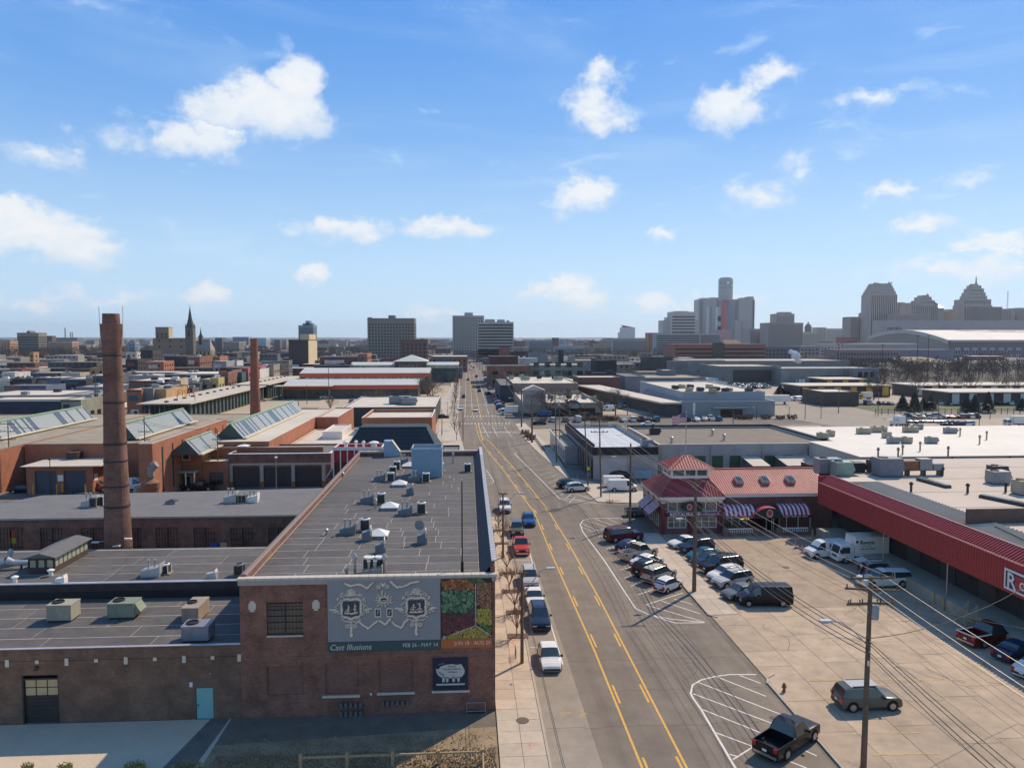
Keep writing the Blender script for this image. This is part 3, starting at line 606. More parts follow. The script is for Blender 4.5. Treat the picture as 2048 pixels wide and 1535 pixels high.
 b=MB();L_=MY1-MY0;b.add([(x1-1.15,.4,MZ-.6),(x1-1.15,L_-.4,MZ-.6),(x1-.22,L_-.4,MZ+.55),(x1-.22,.4,MZ+.55)],[(0,3,2,1)]);b.box(x1-.22,x1-.12,.4,L_-.4,MZ-.6,MZ+.5)
 b.build('parapet_flashing',mat('black_parapet_felt',(.035,.038,.042),.8,.2,1),t)
 cm=MB().box(0,.4,-.11,.11,0,.12).mesh('corrugated_cap',mat('white_metal_cap',(.45,.45,.46),.45,.08,1))
 y=1.0
 while y<52:inst('corrugated_cap',cm,t,(x1-.24,y,MZ+.56-(.02 if int(y*10)%2 else 0)));y+=.29
 MB().box(x1-.26,x1+.16,52,L_,MZ+.5,MZ+.68).build('parapet_cap',mat('white_metal_cap',(.6,.6,.6)),t)
 MB().box(x0,x1,L_-.45,L_+.05,MZ-.02,MZ+.2).build('rear_coping',STONE,t)
 return t,cx
mus,mcx=museum()
def BX(px,py=1230):return AY(px,py,MY0).x
def BZ(py):return AY(770,py,MY0).z
def disc(b,cx,cz,rx,rz_,y,mi,n=10,a=0):
 b.add([(cx+rx*cos(2*pi*i/n)*cos(a)-rz_*sin(2*pi*i/n)*sin(a),y,cz+rx*cos(2*pi*i/n)*sin(a)+rz_*sin(2*pi*i/n)*cos(a))for i in range(n)],[tuple(range(n))],mi)
def banners():
 t=thing('banner','wide grey-blue banner with plaster frames and Cast Illusions lettering','banner',(BX(768),MY0-.06,BZ(1300)))
 ox,oz=BX(768),BZ(1300);k=(BX(881)-BX(656))/(1370-95);kz=(BZ(1160)-BZ(1300))/(905-105)
 fx=lambda x:BX(656)-ox+(x-95)*k
 fz=lambda y:(905-y)*kz
 bl=mat('banner_grey_blue',(.26,.275,.285),.7,.05,.8);gt=flat('banner_dark_green',(.045,.09,.085),.7)
 MB().box(fx(95),fx(1370),-.06,0,fz(785),fz(100)).build('picture_panel',bl,t)
 MB().box(fx(95),fx(1370),-.062,0,fz(905),fz(785)-.005).build('title_strip',gt,t)
 cream=flat('banner_lettering',(.62,.62,.58),.7)
 text('Cast Illusions',.62,cream,t,(fx(110),-.07,fz(880)),shear=.25,sx=.92,ext=.002);text('FEB 26 - MAY 14',.40,cream,t,(fx(1340),-.07,fz(862)),align='RIGHT',sx=.93,ext=.002)
 PL=flat('printed_plaster',(.68,.6,.50),.8);PS=flat('printed_plaster_dark',(.13,.125,.12),.8);PM=flat('printed_plaster_mid',(.38,.325,.26),.8);BK=flat('printed_black',(.06,.065,.068),.8)
 b=MB();R=random.Random(3);cnt=[0]
 def blob(x,y,r,rx=1.0,a=0):
  r*=1.25;cnt[0]+=1;e_=cnt[0]*.00002
  disc(b,fx(x+3),fz(y+5),r*k*rx,r*kz,-.063-e_,1,8,a);disc(b,fx(x),fz(y),r*k*rx*.95,r*kz*.95,-.0635-e_,2,8,a);disc(b,fx(x-1),fz(y-1),r*k*rx*.72,r*kz*.72,-.064-e_,0,8,a)
 def rope(pts,r0,r1,n):
  for i in range(n):
   u=i/(n-1)*(len(pts)-1);j=min(int(u),len(pts)-2);f=u-j;blob(pts[j][0]*(1-f)+pts[j+1][0]*f+R.uniform(-3,3),pts[j][1]*(1-f)+pts[j+1][1]*f+R.uniform(-4,4),r0+(r1-r0)*R.random())
 def ring(x,y,r,w=.45):
  blob(x,y,r);disc(b,fx(x),fz(y),r*k*.55,r*kz*.55,-.0645-cnt[0]*.00002,1);disc(b,fx(x),fz(y),r*k*.3,r*kz*.3,-.0650-cnt[0]*.00002,0)
 def curl(x,y,r,s,a0,tn=1.2):
  for i in range(16):
   a=a0+s*i/16*2*pi*tn;rr=r*(1-i/20);blob(x+cos(a)*rr,y+sin(a)*rr,7-i*.2)
 for cx in(360,1095):
  fr=[(cx+sx*(95+8*cos(i)),y)for i,(sx,y)in enumerate(((-1,320),(-1.05,370),(-1,430),(-1.1,480)))]
  loop=[(cx-105,320),(cx-60,300),(cx,312),(cx+60,300),(cx+105,320),(cx+112,370),(cx+104,420),(cx+112,470),(cx+95,505),(cx+40,512),(cx,535),(cx-40,512),(cx-95,505),(cx-112,470),(cx-104,420),(cx-112,370),(cx-105,320)]
  cnt[0]+=200;b.add([(fx(x),-.064-cnt[0]*.00002,fz(y))for x,y in[(cx-92,330),(cx+92,330),(cx+98,400),(cx+92,490),(cx,505),(cx-92,490),(cx-98,400)]],[(6,5,4,3,2,1,0)],3)
  rope(loop,11,13,86);rope([(cx-100,545),(cx-50,560),(cx,560),(cx+50,560),(cx+100,545)],8,12,12)
  for i in range(9):a=pi*(i/8);rope([(cx,262),(cx+cos(a)*58,262-sin(a)*66)],7,10,6)
  for s in(-1,1):
   curl(cx+s*100,258,26,s,0);curl(cx+s*140,300,18,-s,2);rope([(cx+s*120,330),(cx+s*145,370),(cx+s*180,392)],5,8,10)
   rope([(cx+s*150,440),(cx+s*175,420),(cx+s*235,420)],8,13,12);curl(cx+s*190,440,22,s,1);ring(cx+s*45,612,26);rope([(cx+s*110,470),(cx+s*160,470)],5,8,5)
  rope([(cx,560),(cx,640),(cx-6,690),(cx,722)],10,20,14)
  for i in range(26):blob(cx+R.uniform(-70,70),470-abs(R.gauss(0,45)),R.uniform(3,8))
  rope([(cx+40,360),(cx+42,400),(cx+38,455)],5,8,9);rope([(cx-30,380),(cx-34,440)],6,9,6);rope([(cx-72,462),(cx,468),(cx+72,460)],6,9,16)
  for i in range(70):
   a=R.uniform(0,2*pi);e=R.uniform(1.05,1.5);x,y=cx+cos(a)*118*e,405+sin(a)*130*e
   if abs(cos(a))>.55 or abs(sin(a))>.8:blob(x,y,R.uniform(4,9))
 for i in range(14):a=2*pi*i/14;rope([(728+cos(a)*52,320+sin(a)*38),(728+cos(a)*(88+18*(i%2)),320+sin(a)*(66+14*(i%2)))],5,9,6)
 rope([(728+cos(2*pi*i/12)*46,320+sin(2*pi*i/12)*34)for i in range(13)],7,9,34);disc(b,fx(728),fz(320),34*k,23*kz,-.064-cnt[0]*.00002,3)
 rope([(708,328),(750,326)],4,7,7)
 for cx in(660,792):
  cnt[0]+=100;e_=.064+cnt[0]*.00002;b.add([(fx(cx-36),-e_,fz(515)),(fx(cx+36),-e_,fz(515)),(fx(cx+36),-e_,fz(412)),(fx(cx-36),-e_,fz(412))],[(0,1,2,3)],0);e_+=.001;cnt[0]+=50;b.add([(fx(cx-25),-e_,fz(502)),(fx(cx+25),-e_,fz(502)),(fx(cx+25),-e_,fz(425)),(fx(cx-25),-e_,fz(425))],[(0,1,2,3)],3);rope([(cx-5,480),(cx+8,445)],4,7,5)
 ring(672,170,26);ring(770,170,26);rope([(700,130),(722,160),(745,130)],8,13,9);rope([(712,215),(712,270)],6,10,6)
 for s in([(300,125),(350,155),(420,140),(470,140),(540,185),(610,120)],[(810,115),(880,180),(960,170),(1040,130),(1130,115)],[(440,555),(490,600),(550,640),(610,590),(650,560)],[(680,555),(740,600),(800,540)],[(820,570),(860,610),(930,640),(960,580),(1000,545)]):rope(s,8,15,40)
 stuff(b.build('printed_ornament',[PL,PS,PM,BK],t))
 t=thing('banner','tall banner of painted fruit and vegetables with an orange date strip','banner',(BX(934),MY0-.06,BZ(1297)))
 ox=BX(934);kz=(BZ(1158)-BZ(1297))/(885-92);fx=lambda x:BX(882)-ox+(x-1383)*k*.995
 fz=lambda y:(885-y)*kz
 MB().box(fx(1383),fx(1970),-.06,0,fz(775),fz(92)).build('picture_panel',flat('painted_dark_ground',(.03,.03,.022),.8),t)
 MB().box(fx(1383),fx(1970),-.062,0,fz(885),fz(775)-.005).build('title_strip',flat('banner_orange',(.45,.13,.035),.7),t)
 text('JUN 18 - AUG 20',.40,cream,t,(fx(1955),-.07,fz(850)),align='RIGHT',sx=.93,ext=.002)
 PAL={'o':((.55,.17,.02),(.62,.26,.05),(.4,.1,.02)),'g':((.06,.2,.08),(.12,.3,.14),(.03,.1,.05)),'r':((.16,.02,.03),(.25,.03,.05),(.1,.015,.02)),'t':((.42,.19,.09),(.5,.24,.12),(.3,.12,.05)),'y':((.55,.45,.03),(.45,.36,.03),(.6,.5,.08)),'l':((.1,.2,.03),(.2,.28,.04),(.05,.12,.02))}
 ms=[flat('outline_paint',(.05,.04,.02),.8),flat('pale_divider_paint',(.4,.38,.42),.8),flat('pale_green_line',(.35,.5,.3),.8)];idx={}
 for c,l in PAL.items():idx[c]=len(ms);l=[tuple(v*.72+.03 for v in q_)for q_ in l];ms+=[flat('painted_%s_%d'%({'o':'orange','g':'green','r':'beet','t':'onion','y':'lemon','l':'leaf'}[c],i),q_,.8)for i,q_ in enumerate(l)]
 b=MB();lay=[0]
 def fill(c,x0,x1,y0,y1,r,n,inside=lambda x,y:True,el=1.0,ol=0):
  for i in range(n):
   x=R.uniform(x0+r*.5,x1-r*.5);y=R.uniform(y0+r*.5,y1-r*.5)
   if not inside(x,y):continue
   lay[0]+=1;yy=-.061-lay[0]*.000012;rr=r*R.uniform(.7,1.1);a=R.uniform(-.7,.7);disc(b,fx(x),fz(y),rr*k,rr*kz*el,yy,ol,9,a);disc(b,fx(x),fz(y),rr*k*.86,rr*kz*.86*el,yy-.000006,idx[c]+R.randrange(3),9,a)
 fill('o',1395,1770,95,225,22,110);fill('l',1690,1890,92,140,18,40);fill('g',1390,1785,215,490,26,150);fill('g',1395,1780,220,485,20,30,ol=2);fill('r',1390,1785,490,760,26,150,lambda x,y:y<760-(x-1400)*.32)
 fill('t',1795,1968,140,440,20,150);fill('y',1795,1968,445,640,20,110,lambda x,y:y<600+(x-1795)*.25,1.5);fill('l',1830,1968,610,760,18,50,lambda x,y:y>600+(x-1795)*.3 and y<640+(x-1795)*.7);fill('y',1400,1950,650,775,20,190,lambda x,y:y>770-min((x-1400)*.34,(1990-x)*.62),1.4)
 for p,q_ in(((1783,150),(1783,632)),((1783,632),(1400,772)),((1783,632),(1968,765))):
  a,c=Vector((fx(p[0]),0,fz(p[1]))),Vector((fx(q_[0]),0,fz(q_[1])));d_=(c-a).normalized();n_=Vector((-d_.z,0,d_.x))*.035;b.add([(v.x,-.0712,v.z)for v in(a-n_,c-n_,c+n_,a+n_)],[(0,1,2,3)],1)
 stuff(b.build('printed_fruit',ms,t))
 sx0,sx1,sz0,sz1=BX(866,1350),BX(936,1350),BZ(1381),BZ(1317);k=(sx1-sx0)/(1688-1285);kz=(sz1-sz0)/(1375-1005)
 t=thing('pig_sign','square navy sign with a white pig low on the brick wall','sign',((sx0+sx1)/2,MY0-.05,sz0));fx=lambda x:sx0-(sx0+sx1)/2+(x-1285)*k
 fz=lambda y:(1375-y)*kz
 MB().box(fx(1285),fx(1688),-.06,0,0,fz(1005)).build('panel',flat('sign_navy',(.012,.02,.045),.6),t)
 wp=flat('sign_white',(.5,.5,.48),.7);bk=flat('sign_black',(.015,.018,.03),.7);b=MB()
 pig=[(1325,1165),(1322,1120),(1345,1135),(1375,1100),(1430,1082),(1500,1075),(1570,1085),(1605,1075),(1625,1100),(1650,1150),(1645,1190),(1615,1225),(1560,1240),(1450,1238),(1390,1230),(1350,1205)]
 b.add([(fx(x),-.065,fz(y))for x,y in pig[::-1]],[tuple(range(len(pig)))])
 for x in(1405,1448,1522,1578):b.add([(fx(x-16),-.065,fz(1225)),(fx(x-12),-.065,fz(1282)),(fx(x+12),-.065,fz(1282)),(fx(x+18),-.065,fz(1225))],[(0,1,2,3)])
 b.add([(fx(1323),-.065,fz(1320)),(fx(1650),-.065,fz(1320)),(fx(1650),-.065,fz(1300)),(fx(1323),-.065,fz(1300))],[(0,1,2,3)]);b.build('pig',wp,t)
 b=MB();disc(b,fx(1395),fz(1125),6*k,6*kz,-.0665,0)
 for i in range(5):
  for s in(0,1):a=1345+i*14;b.add([(fx(a),-.0665,fz(1150+i*9)),(fx(a+5),-.0665,fz(1150+i*9)),(fx(a+22),-.0665,fz(1185+i*9)),(fx(a+18),-.0665,fz(1188+i*9))],[(0,3,2,1)])
 b.build('pig_marks',bk,t)
 text("FINCK'S",.17,bk,t,(fx(1505),-.067,fz(1112)),align='CENTER',ext=.001,bold=.004);text('DETROIT-SPECIAL',.16,bk,t,(fx(1510),-.067,fz(1142)),align='CENTER',ext=.001,bold=.004);text('OVERALLS',.16,bk,t,(fx(1510),-.067,fz(1175)),align='CENTER',ext=.001,bold=.004);text('1, 2, 3',.12,bk,t,(fx(1515),-.067,fz(1210)),align='CENTER',ext=.001)
 text('EST. 1902',.11,wp,t,(fx(1350),-.067,fz(1085)),rot=(pi/2,-.25,0),ext=.001)
banners()
def meters(px0,px1,py,n,label):
 p=AY((px0+px1)/2,py,MY0-.2);t=thing('gas_meters',label,'gas meters',(p.x,MY0-.12,p.z-.3));w=AY(px1,py,MY0).x-AY(px0,py,MY0).x
 MB().cyl((-w/2-.3,0,.72),(w/2+.3,0,.72),.035,n=6).cyl((-w/2-.3,0,.72),(-w/2-.3,0,.1),.035,n=6).build('pipe',RUST,t)
 me=MB().box(-.11,.11,-.12,.1,.05,.4).cyl((0,0,.4),(0,0,.72),.02,n=5).mesh('meter',mat('meter_grey',(.13,.13,.13),.5,.1,5))
 for i in range(n):inst('meter',me,t,(-w/2+w*(i+.5)/n,0,0))
meters(677,726,1408,5,'upper left row of five grey gas meters low on the brick wall');meters(760,820,1404,6,'right-hand row of six grey gas meters low on the brick wall');meters(677,726,1425,5,'bottom row of five gas meters just above the gravel')
p=AY(952,1420,MY0-.3);t=thing('window_guard','pale metal pipe frame around the basement light at the wall corner','guard rail',(p.x,MY0-.02,0));g=MB()
for x in(-.7,.7):g.cyl((x,-.35,0),(x,-.35,.85),.025,n=6);g.cyl((x,-.35,.85),(x,0,.85),.025,n=6)
g.cyl((-.7,-.35,.85),(.7,-.35,.85),.025,n=6);g.cyl((-.7,-.35,.2),(.7,-.35,.2),.025,n=6);g.build('frame',STEEL,t);MB().box(-.65,.65,-.33,-.3,.02,.18).build('kick_plate',DARK,t)
RZ=MZ-.585;BLM=mat('blue_grey_sheet_metal',(.15,.17,.19),.5,.15,2)
for px,py,l in((734,1005,'air handler beside the round-topped condenser near the roof middle'),(810,1029,'air handler with two flues right of the second skylight'),(696,1067,'air handler with one flue left of the third skylight'),(759,961,'air handler with raised fin behind the first skylight'),(828,962,'air handler at the foot of the blue penthouse'),(806,927,'air handler near the back, left of the blue penthouse')):
 put('hood',px,py,RZ,1.4,1.0,.85,BLM,'grey '+l,rz=.05)
for px,py,l in((763,1006,'single dark condenser with white ring left of the second skylight'),(843,1026,'dark condenser on legs at the end of short pipes, right of the skylights'),(731,1060,'dark condenser beside the third skylight'),(782,962,'front condenser of the pair left of the penthouse shadow'),(786,949,'rear condenser of the pair left of the penthouse'),(852,963,'dark condenser standing against the blue penthouse'),(794,938,'small condenser beside the rearmost skylight'),(935,943,'lone dark condenser near the right parapet'),(881,942,'condenser hidden behind the right corner of the penthouse')):
 put('cond',px,py,RZ,.85,.85,1.15,WHITE,l)
for px,py,l in((799,971,'white pyramid skylight in front of the blue penthouse'),(780,1017,'white pyramid skylight in the middle of the grey roof'),(757,1073,'nearest white pyramid skylight on the grey roof'),(818,934,'white pyramid skylight touching the left of the penthouse')):
 put('sky',px,py,RZ,1.75,1.75,.5,mat('skylight_acrylic',(.7,.71,.69),.4,.05,2),l)
for px,py,l in((734,1080,'small grey hood in front of the third skylight'),(761,1106,'small grey hood alone between skylight and front fans'),(844,1086,'small grey hood carrying the satellite dish'),(820,989,'small grey hood right of the first skylight')):
 put('box',px,py,RZ,.85,.8,.95,BLM,l,rz=.08)
for px,py,h,l in((653,1069,.6,'short white pipe on the left of the grey roof'),(751,1016,1.1,'grey pipe with cap left of the middle skylight'),(906,926,1.6,'thin tall pipe right of the penthouse'),(686,953,.6,'short white pipe near the clay coping at the far left'),(710,1147,1.6,'thick pale pipe left of the twin front fans'),(769,1148,1.6,'thick pale pipe right of the twin front fans'),(693,1150,.6,'short pale pipe at the front edge left of the fans')):
 put('vent',px,py,RZ,.38,.38,h,STEEL,l)
t=put('hood',745,1150,RZ,1.5,1.0,.7,mat('ribbed_hood_grey',(.28,.27,.23)),'twin fan unit with ribbed hood at the front edge of the grey roof')
for x in(-.35,.5):inst('fan_housing',gear('cond',.8,.8,.9,WHITE)[1][1],t,(x,.7,.35));inst('coil',gear('cond',.8,.8,.9,WHITE)[0][1],t,(x,.7,.35))
p=P(842,1086,RZ);t=thing('satellite_dish','dark satellite dish on a post on the grey roof','satellite dish',p);MB().tube([(0,0,.5),(0,0,1.1),(-.15,0,1.5)],.03).build('post',STEEL,t)
b=MB();b.lathe([(.02,-.12),(.2,-.09),(.36,-.02),(.46,.06),(.46,.08)],18);b.sm=True;o=b.build('dish',mat('dish_grey',(.10,.13,.14),.4,.1,2),t);o.location=(-.15,0,1.6);o.rotation_euler=(1.1,.5,.3);MB().tube([(-.15,0,1.55),(.25,-.3,1.75)],.02).build('feed_arm',STEEL,t)
p=P(924.5,1146,RZ);t=thing('flue_pole','tall thin black pole rising from the grey roof near its right side','pole',p);MB().cyl((0,0,0),(0,0,.9),.11).build('socket',BLACK,t);MB().cyl((0,0,.9),(0,0,7.1),.055,.045).build('shaft',BLACK,t);MB().cyl((0,0,7.1),(0,0,7.3),.09).build('cap',STEEL,t)
BLUE=mat('blue_corrugated_metal',(.26,.37,.47),.55,.1,1)
def penthouse():
 a=P(823,955,RZ);c=P(884,955,RZ);w=c.x-a.x;t=thing('roof_penthouse','pale blue corrugated metal penthouse on the grey roof','penthouse',((a.x+c.x)/2,a.y,RZ));h=3.9
 b=MB();shell(b,-w/2,w/2,0,3.4,h,.5,.12);b.build('wall',[BLUE,ROOFG,BLUE],t)
 rb=MB().box(-.035,.035,-.05,0,.05,h-.25).mesh('rib',BLUE);n=int(w/.22)
 for i in range(n):inst('rib',rb,t,(-w/2+w*(i+.5)/n,0,0))
 MB().box(-w/2-.05,w/2+.05,-.08,-.051,h-.22,h+.03).build('cornice',mat('pale_blue_trim',(.4,.55,.7),.5),t);MB().poly([(-w/2+.13,.13,h-.45),(w/2-.13,.13,h-.45),(w/2-.13,3.27,h-.45),(-w/2+.13,3.27,h-.45)]).build('roof',ROOFT,t)
 a=P(768,913,RZ);t=thing('stair_hood','blue sloping stair hood at the back of the grey roof','stair hood',(a.x,a.y,RZ));pr=[(0,0),(2.9,0),(1.2,2.4),(0,2.4)]
 b=MB();vs=[(x,0,z)for x,z in pr]+[(x,1.6,z)for x,z in pr];b.add(vs,[(0,1,2,3),(7,6,5,4),(3,2,6,7),(0,3,7,4)]);b.build('wall',BLUE,t);MB().add([vs[1],vs[5],vs[6],vs[2]],[(0,1,2,3)]).cbox((2.02,-.03,1.25),(.1,.06,3.0),ry=-.616).build('slope_cover',STONE,t)
penthouse()
# ================================================================ left: low brick works
ZB=AY(300,1294,54.9).z
def works_front():
 x0,x1=-62,MX0;cx=(x0+x1)/2;y0=54.95;h=ZB;t=thing('brick_works','low brown brick works with a roll-up opening and a teal door','building',(cx,y0,0))
 X=lambda px:AY(px,1400,y0).x-cx
 Z=lambda py:AY(250,py,y0).z
 op=(X(45),X(118),-.3,Z(1345));dr=(X(392),X(427),-.3,Z(1379))
 b=MB();holed(b,x0-cx,x1-cx,-.3,h,0,.35,[op,dr]);b.box(x0-cx,x0-cx+.35,.35,11.5,-.3,h);b.box(x0-cx,x1-cx,.36,1.2,-.3,-.2)
 b.box(x0-cx+.35,x1-cx,.9,1,0,h-.4);b.build('wall',BRK2,t)
 MB().box(x0-cx,x1-cx,-.06,-.002,Z(1326),Z(1317)).box(x0-cx,x1-cx,-.1,.38,h,h+.09).build('brick_band',BRK2,t)
 MB().box(x0-cx,x1-cx,-.12,.12,h+.091,h+.13).build('metal_edge',mat('bare_metal_edge',(.42,.45,.52),.4,.1,2,metal=.3),t)
 sm=MB().box(-.13,.13,-.09,-.061,-.13,.13).mesh('stone_block',STONE);sm2=MB().box(-.13,.13,-.09,-.061,-.32,.22).mesh('stone_block',STONE)
 for i,px in enumerate((18.5,78,137,196,255,313,371,428,484-3)):inst('stone_block',sm2 if i%2==0 else sm,t,(X(px),0,Z(1318)))
 w=(op[1]-op[0]);f=MB().box(op[0],op[0]+.08,.05,.3,0,op[3]).box(op[1]-.08,op[1],.05,.3,0,op[3]).box(op[0]+.08,op[1]-.08,.05,.3,Z(1355),Z(1352))
 f.build('door_frame',DARK,t);d_=MB().box(op[0]+.08,op[1]-.08,.22,.28,0,Z(1388)).build('roller_door',mat('dark_door',(.03,.028,.026),.6,.3,2),t)
 for i in range(7):MB().box(op[0]+.1,op[1]-.1,.2,.219,.15+i*.28,.38+i*.28).build('slat',mat('dark_door',(.03,.028,.026)),d_)
 pw=(w-.2)/3;ph=(Z(1355)-Z(1388))/2;pm=MB().box(-pw/2+.04,pw/2-.04,.2,.24,.04,ph-.04).mesh('pane',mat('yellowed_pane',(.46,.38,.22),.3,.15,1))
 MB().box(op[0]+.08,op[1]-.08,.25,.29,Z(1388),Z(1355)).build('pane_frame',DARK,t)
 for i in range(3):
  for j in range(2):inst('pane',pm,t,(op[0]+.1+pw*(i+.5),0,Z(1388)+ph*j))
 te=MB().box(dr[0]+.03,dr[1]-.03,.04,.12,.02,dr[3]-.03).build('door',mat('teal_door_paint',(.20,.42,.44),.5,.06,2),t);MB().box(dr[0]+.1,dr[0]+.17,-.02,.035,1.0,1.12).build('handle',DARK,te)
 MB().box(X(380),X(386),-.04,-.003,Z(1376),Z(1367)).build('door_plate',WHITE,t)
 o=MB().box(-.09,.09,-.25,0,0,.2).lathe([(.14,-.05),(.05,.12)],10,(0,-.2,.0)).build('wall_lamp',DARK,t);o.location=(X(77),0,Z(1331));o=MB().box(-.05,.05,-.2,0,0,.08).build('camera_bracket',STEEL,t);o.location=(X(424),0,Z(1349))
 rf=MB().box(x0-cx+.35,x1-cx,.4,11.3,h-.35,h-.2).build('roof',ROOFS,t);felt(rf,-20-.0,x1-cx-.05,.45,11.2,h-.2,2.15,5,9);MB().box(x0-cx+.4,-20.1,.45,11.2,h-.2,h-.18).build('roofing_sheet',ROOFD,rf)
 MB().box(x1-cx-.25,x1-cx-.003,.45,11.2,h-.18,h-.05).build('flashing',mat('dark_flashing',(.05,.05,.05),.7),t)
works_front()
zr=ZB-.18
for px,py,w,d_,h,m,l in((128,1237,1.9,1.5,1.35,RTU,'beige rooftop air unit with green stickers, leftmost of the four'),(250,1231,2.1,1.5,1.25,mat('green_grey_casing',(.22,.25,.18),.55),'greenish rooftop air unit with a slanted intake hood'),(392,1235,1.3,2.6,1.25,mat('tan_casing',(.33,.26,.20),.55),'long tan rooftop air unit seen end-on near the taller wall'),(397,1277,2.0,1.5,1.2,mat('steel_blue_casing',(.20,.21,.25),.5),'blue-grey rooftop air unit nearest the roof edge')):
 put('rtu',px,py,zr,w,d_,h,m,l)
def works_mid():
 x0,x1=-62,MX0;cx=(x0+x1)/2;y0=66.25;h=6.7;t=thing('brick_works','middle brick works with dark parapet, roof monitor and grey felt roof','building',(cx,y0,0));L_=11
 b=MB();b.box(x0-cx,x1-cx,0,.35,0,h-.05).box(x0-cx,x1-cx,L_-.3,L_,0,h-.35).build('wall',mat('dark_works_wall',(.055,.042,.04),.9,.3,1,fine=.2),t)
 MB().box(x0-cx,x1-cx,-.04,.39,h-.05,h+.02).build('metal_edge',mat('bare_metal_edge',(.4,.4,.4)),t);MB().box(x0-cx,x1-cx,-.1,-.045,3.9,h-.75).build('wall_flashing',BLACK,t)
 rf=MB().box(x0-cx,x1-cx,.36,L_+.1,h-.3,h-.15).build('roof',ROOFS,t);felt(rf,-22,x1-cx-.05,.5,L_,h-.15,2.6,7,12);MB().box(x0-cx+.1,-22.1,.5,L_,h-.15,h-.13).build('roofing_sheet',ROOFD,rf)
 MB().box(x0-cx,x1-cx,L_+.1,L_+.16,h-.35,h-.1).build('gutter',STEEL,t)
works_mid()
zr2=6.58
def monitor():
 a=P(57,1146,zr2);c=P(107,1146,zr2);w=c.x-a.x;L_=6.2;h=1.45;t=thing('roof_monitor','glazed roof monitor with grey felt top standing on the works roof','roof monitor',((a.x+c.x)/2,a.y,zr2));b=MB()
 b.box(-w/2,w/2,0,L_,0,.5).box(-w/2,-w/2+.1,0,L_,.5,h).box(w/2-.1,w/2,0,L_,h-.1,h).box(-w/2+.1,w/2-.1,0,.1,h-.25,h)
 for i in range(4):b.box(-w/2+i*w/3-.1*(i>0),-w/2+i*w/3+.1,0,.1,.5,h-.25)
 b.build('wall',mat('monitor_dark_wood',(.07,.045,.035),.8,.2,3),t);r=MB();vs=[(-w/2-.3,-.3,h),(w/2+.35,-.3,h+.02),(w/2+.35,L_+.2,h+.02),(-w/2-.3,L_+.2,h),(0,-.3,h+.45),(0,L_+.2,h+.45)]
 r.add(vs,[(0,1,4),(0,4,5,3),(1,2,5,4),(2,3,5),(0,3,2,1)]);r.build('roof',mat('monitor_felt',(.13,.13,.13),.9,.15,2,fine=.2),t)
 pm=MB().box(-.0,.04,-.3,.3,.52,h-.14).mesh('pane',mat('hazy_pane',(.35,.36,.28),.2,.25,3));n=8
 MB().box(w/2-.06,w/2-.02,.1,L_-.1,.5,h-.1).build('pane_backing',DARK,t)
 for i in range(n):inst('pane',pm,t,(w/2-.03,.45+(L_-.9)*i/(n-1),0))
 p3=MB().box(-w/6+.13,w/6-.13,.04,.07,.52,h-.27).mesh('pane',mat('hazy_pane',(.35,.36,.28)))
 for i in(-1,0,1):inst('pane',p3,t,(i*w/3,0,0))
monitor()
put('hood',305,1150,zr2,1.7,1.2,.9,GALV,'pale air handler with two tall flues on the works roof');put('cond',330,1146,zr2,.8,.8,.95,WHITE,'small dark condenser beside the pale air handler on the works roof');put('cond',479,1149,zr2,.75,.75,1.0,RTUG,'dark condenser against the corner of the banner building')
for px,py,l in((30,1165,'small ringed roof vent at the left edge of the works roof'),(102,1151,'ringed roof vent right of the glazed monitor')):put('vent',px,py,zr2,.6,.6,.65,WHITE,l)
put('box',123,1165,zr2,.8,.6,.55,WHITE,'small white box vent with fin near the works parapet');put('box',424,1156,zr2,.9,.6,.6,GALV,'grey box vent with fin near the right of the works roof');put('vent',22,1130,zr2,.5,.5,1.6,mat('blue_green_stack',(.25,.35,.38)),'tall blue-grey stack left of the glazed monitor');put('vent',508,1121,zr2,.3,.3,.9,STEEL,'slim steel pipe beside the clay tile coping',xyz=(-17.6,73,zr2))
t=thing('duct','silver S-shaped duct lying on the works roof at the left edge','duct',P(15,1137,zr2));b=MB();b.tube([(-3,0,.5),(-.6,0,.5),(0,0,.75),(.6,0,.55),(2.2,.2,.5)],[.25,.3,.4,.28,.22],10);b.sm=True;b.build('duct_run',GALV,t);MB().box(-1.6,-1.5,-.1,.1,0,.3).box(1.2,1.3,-.1,.1,0,.35).build('duct_leg',DARK,t)
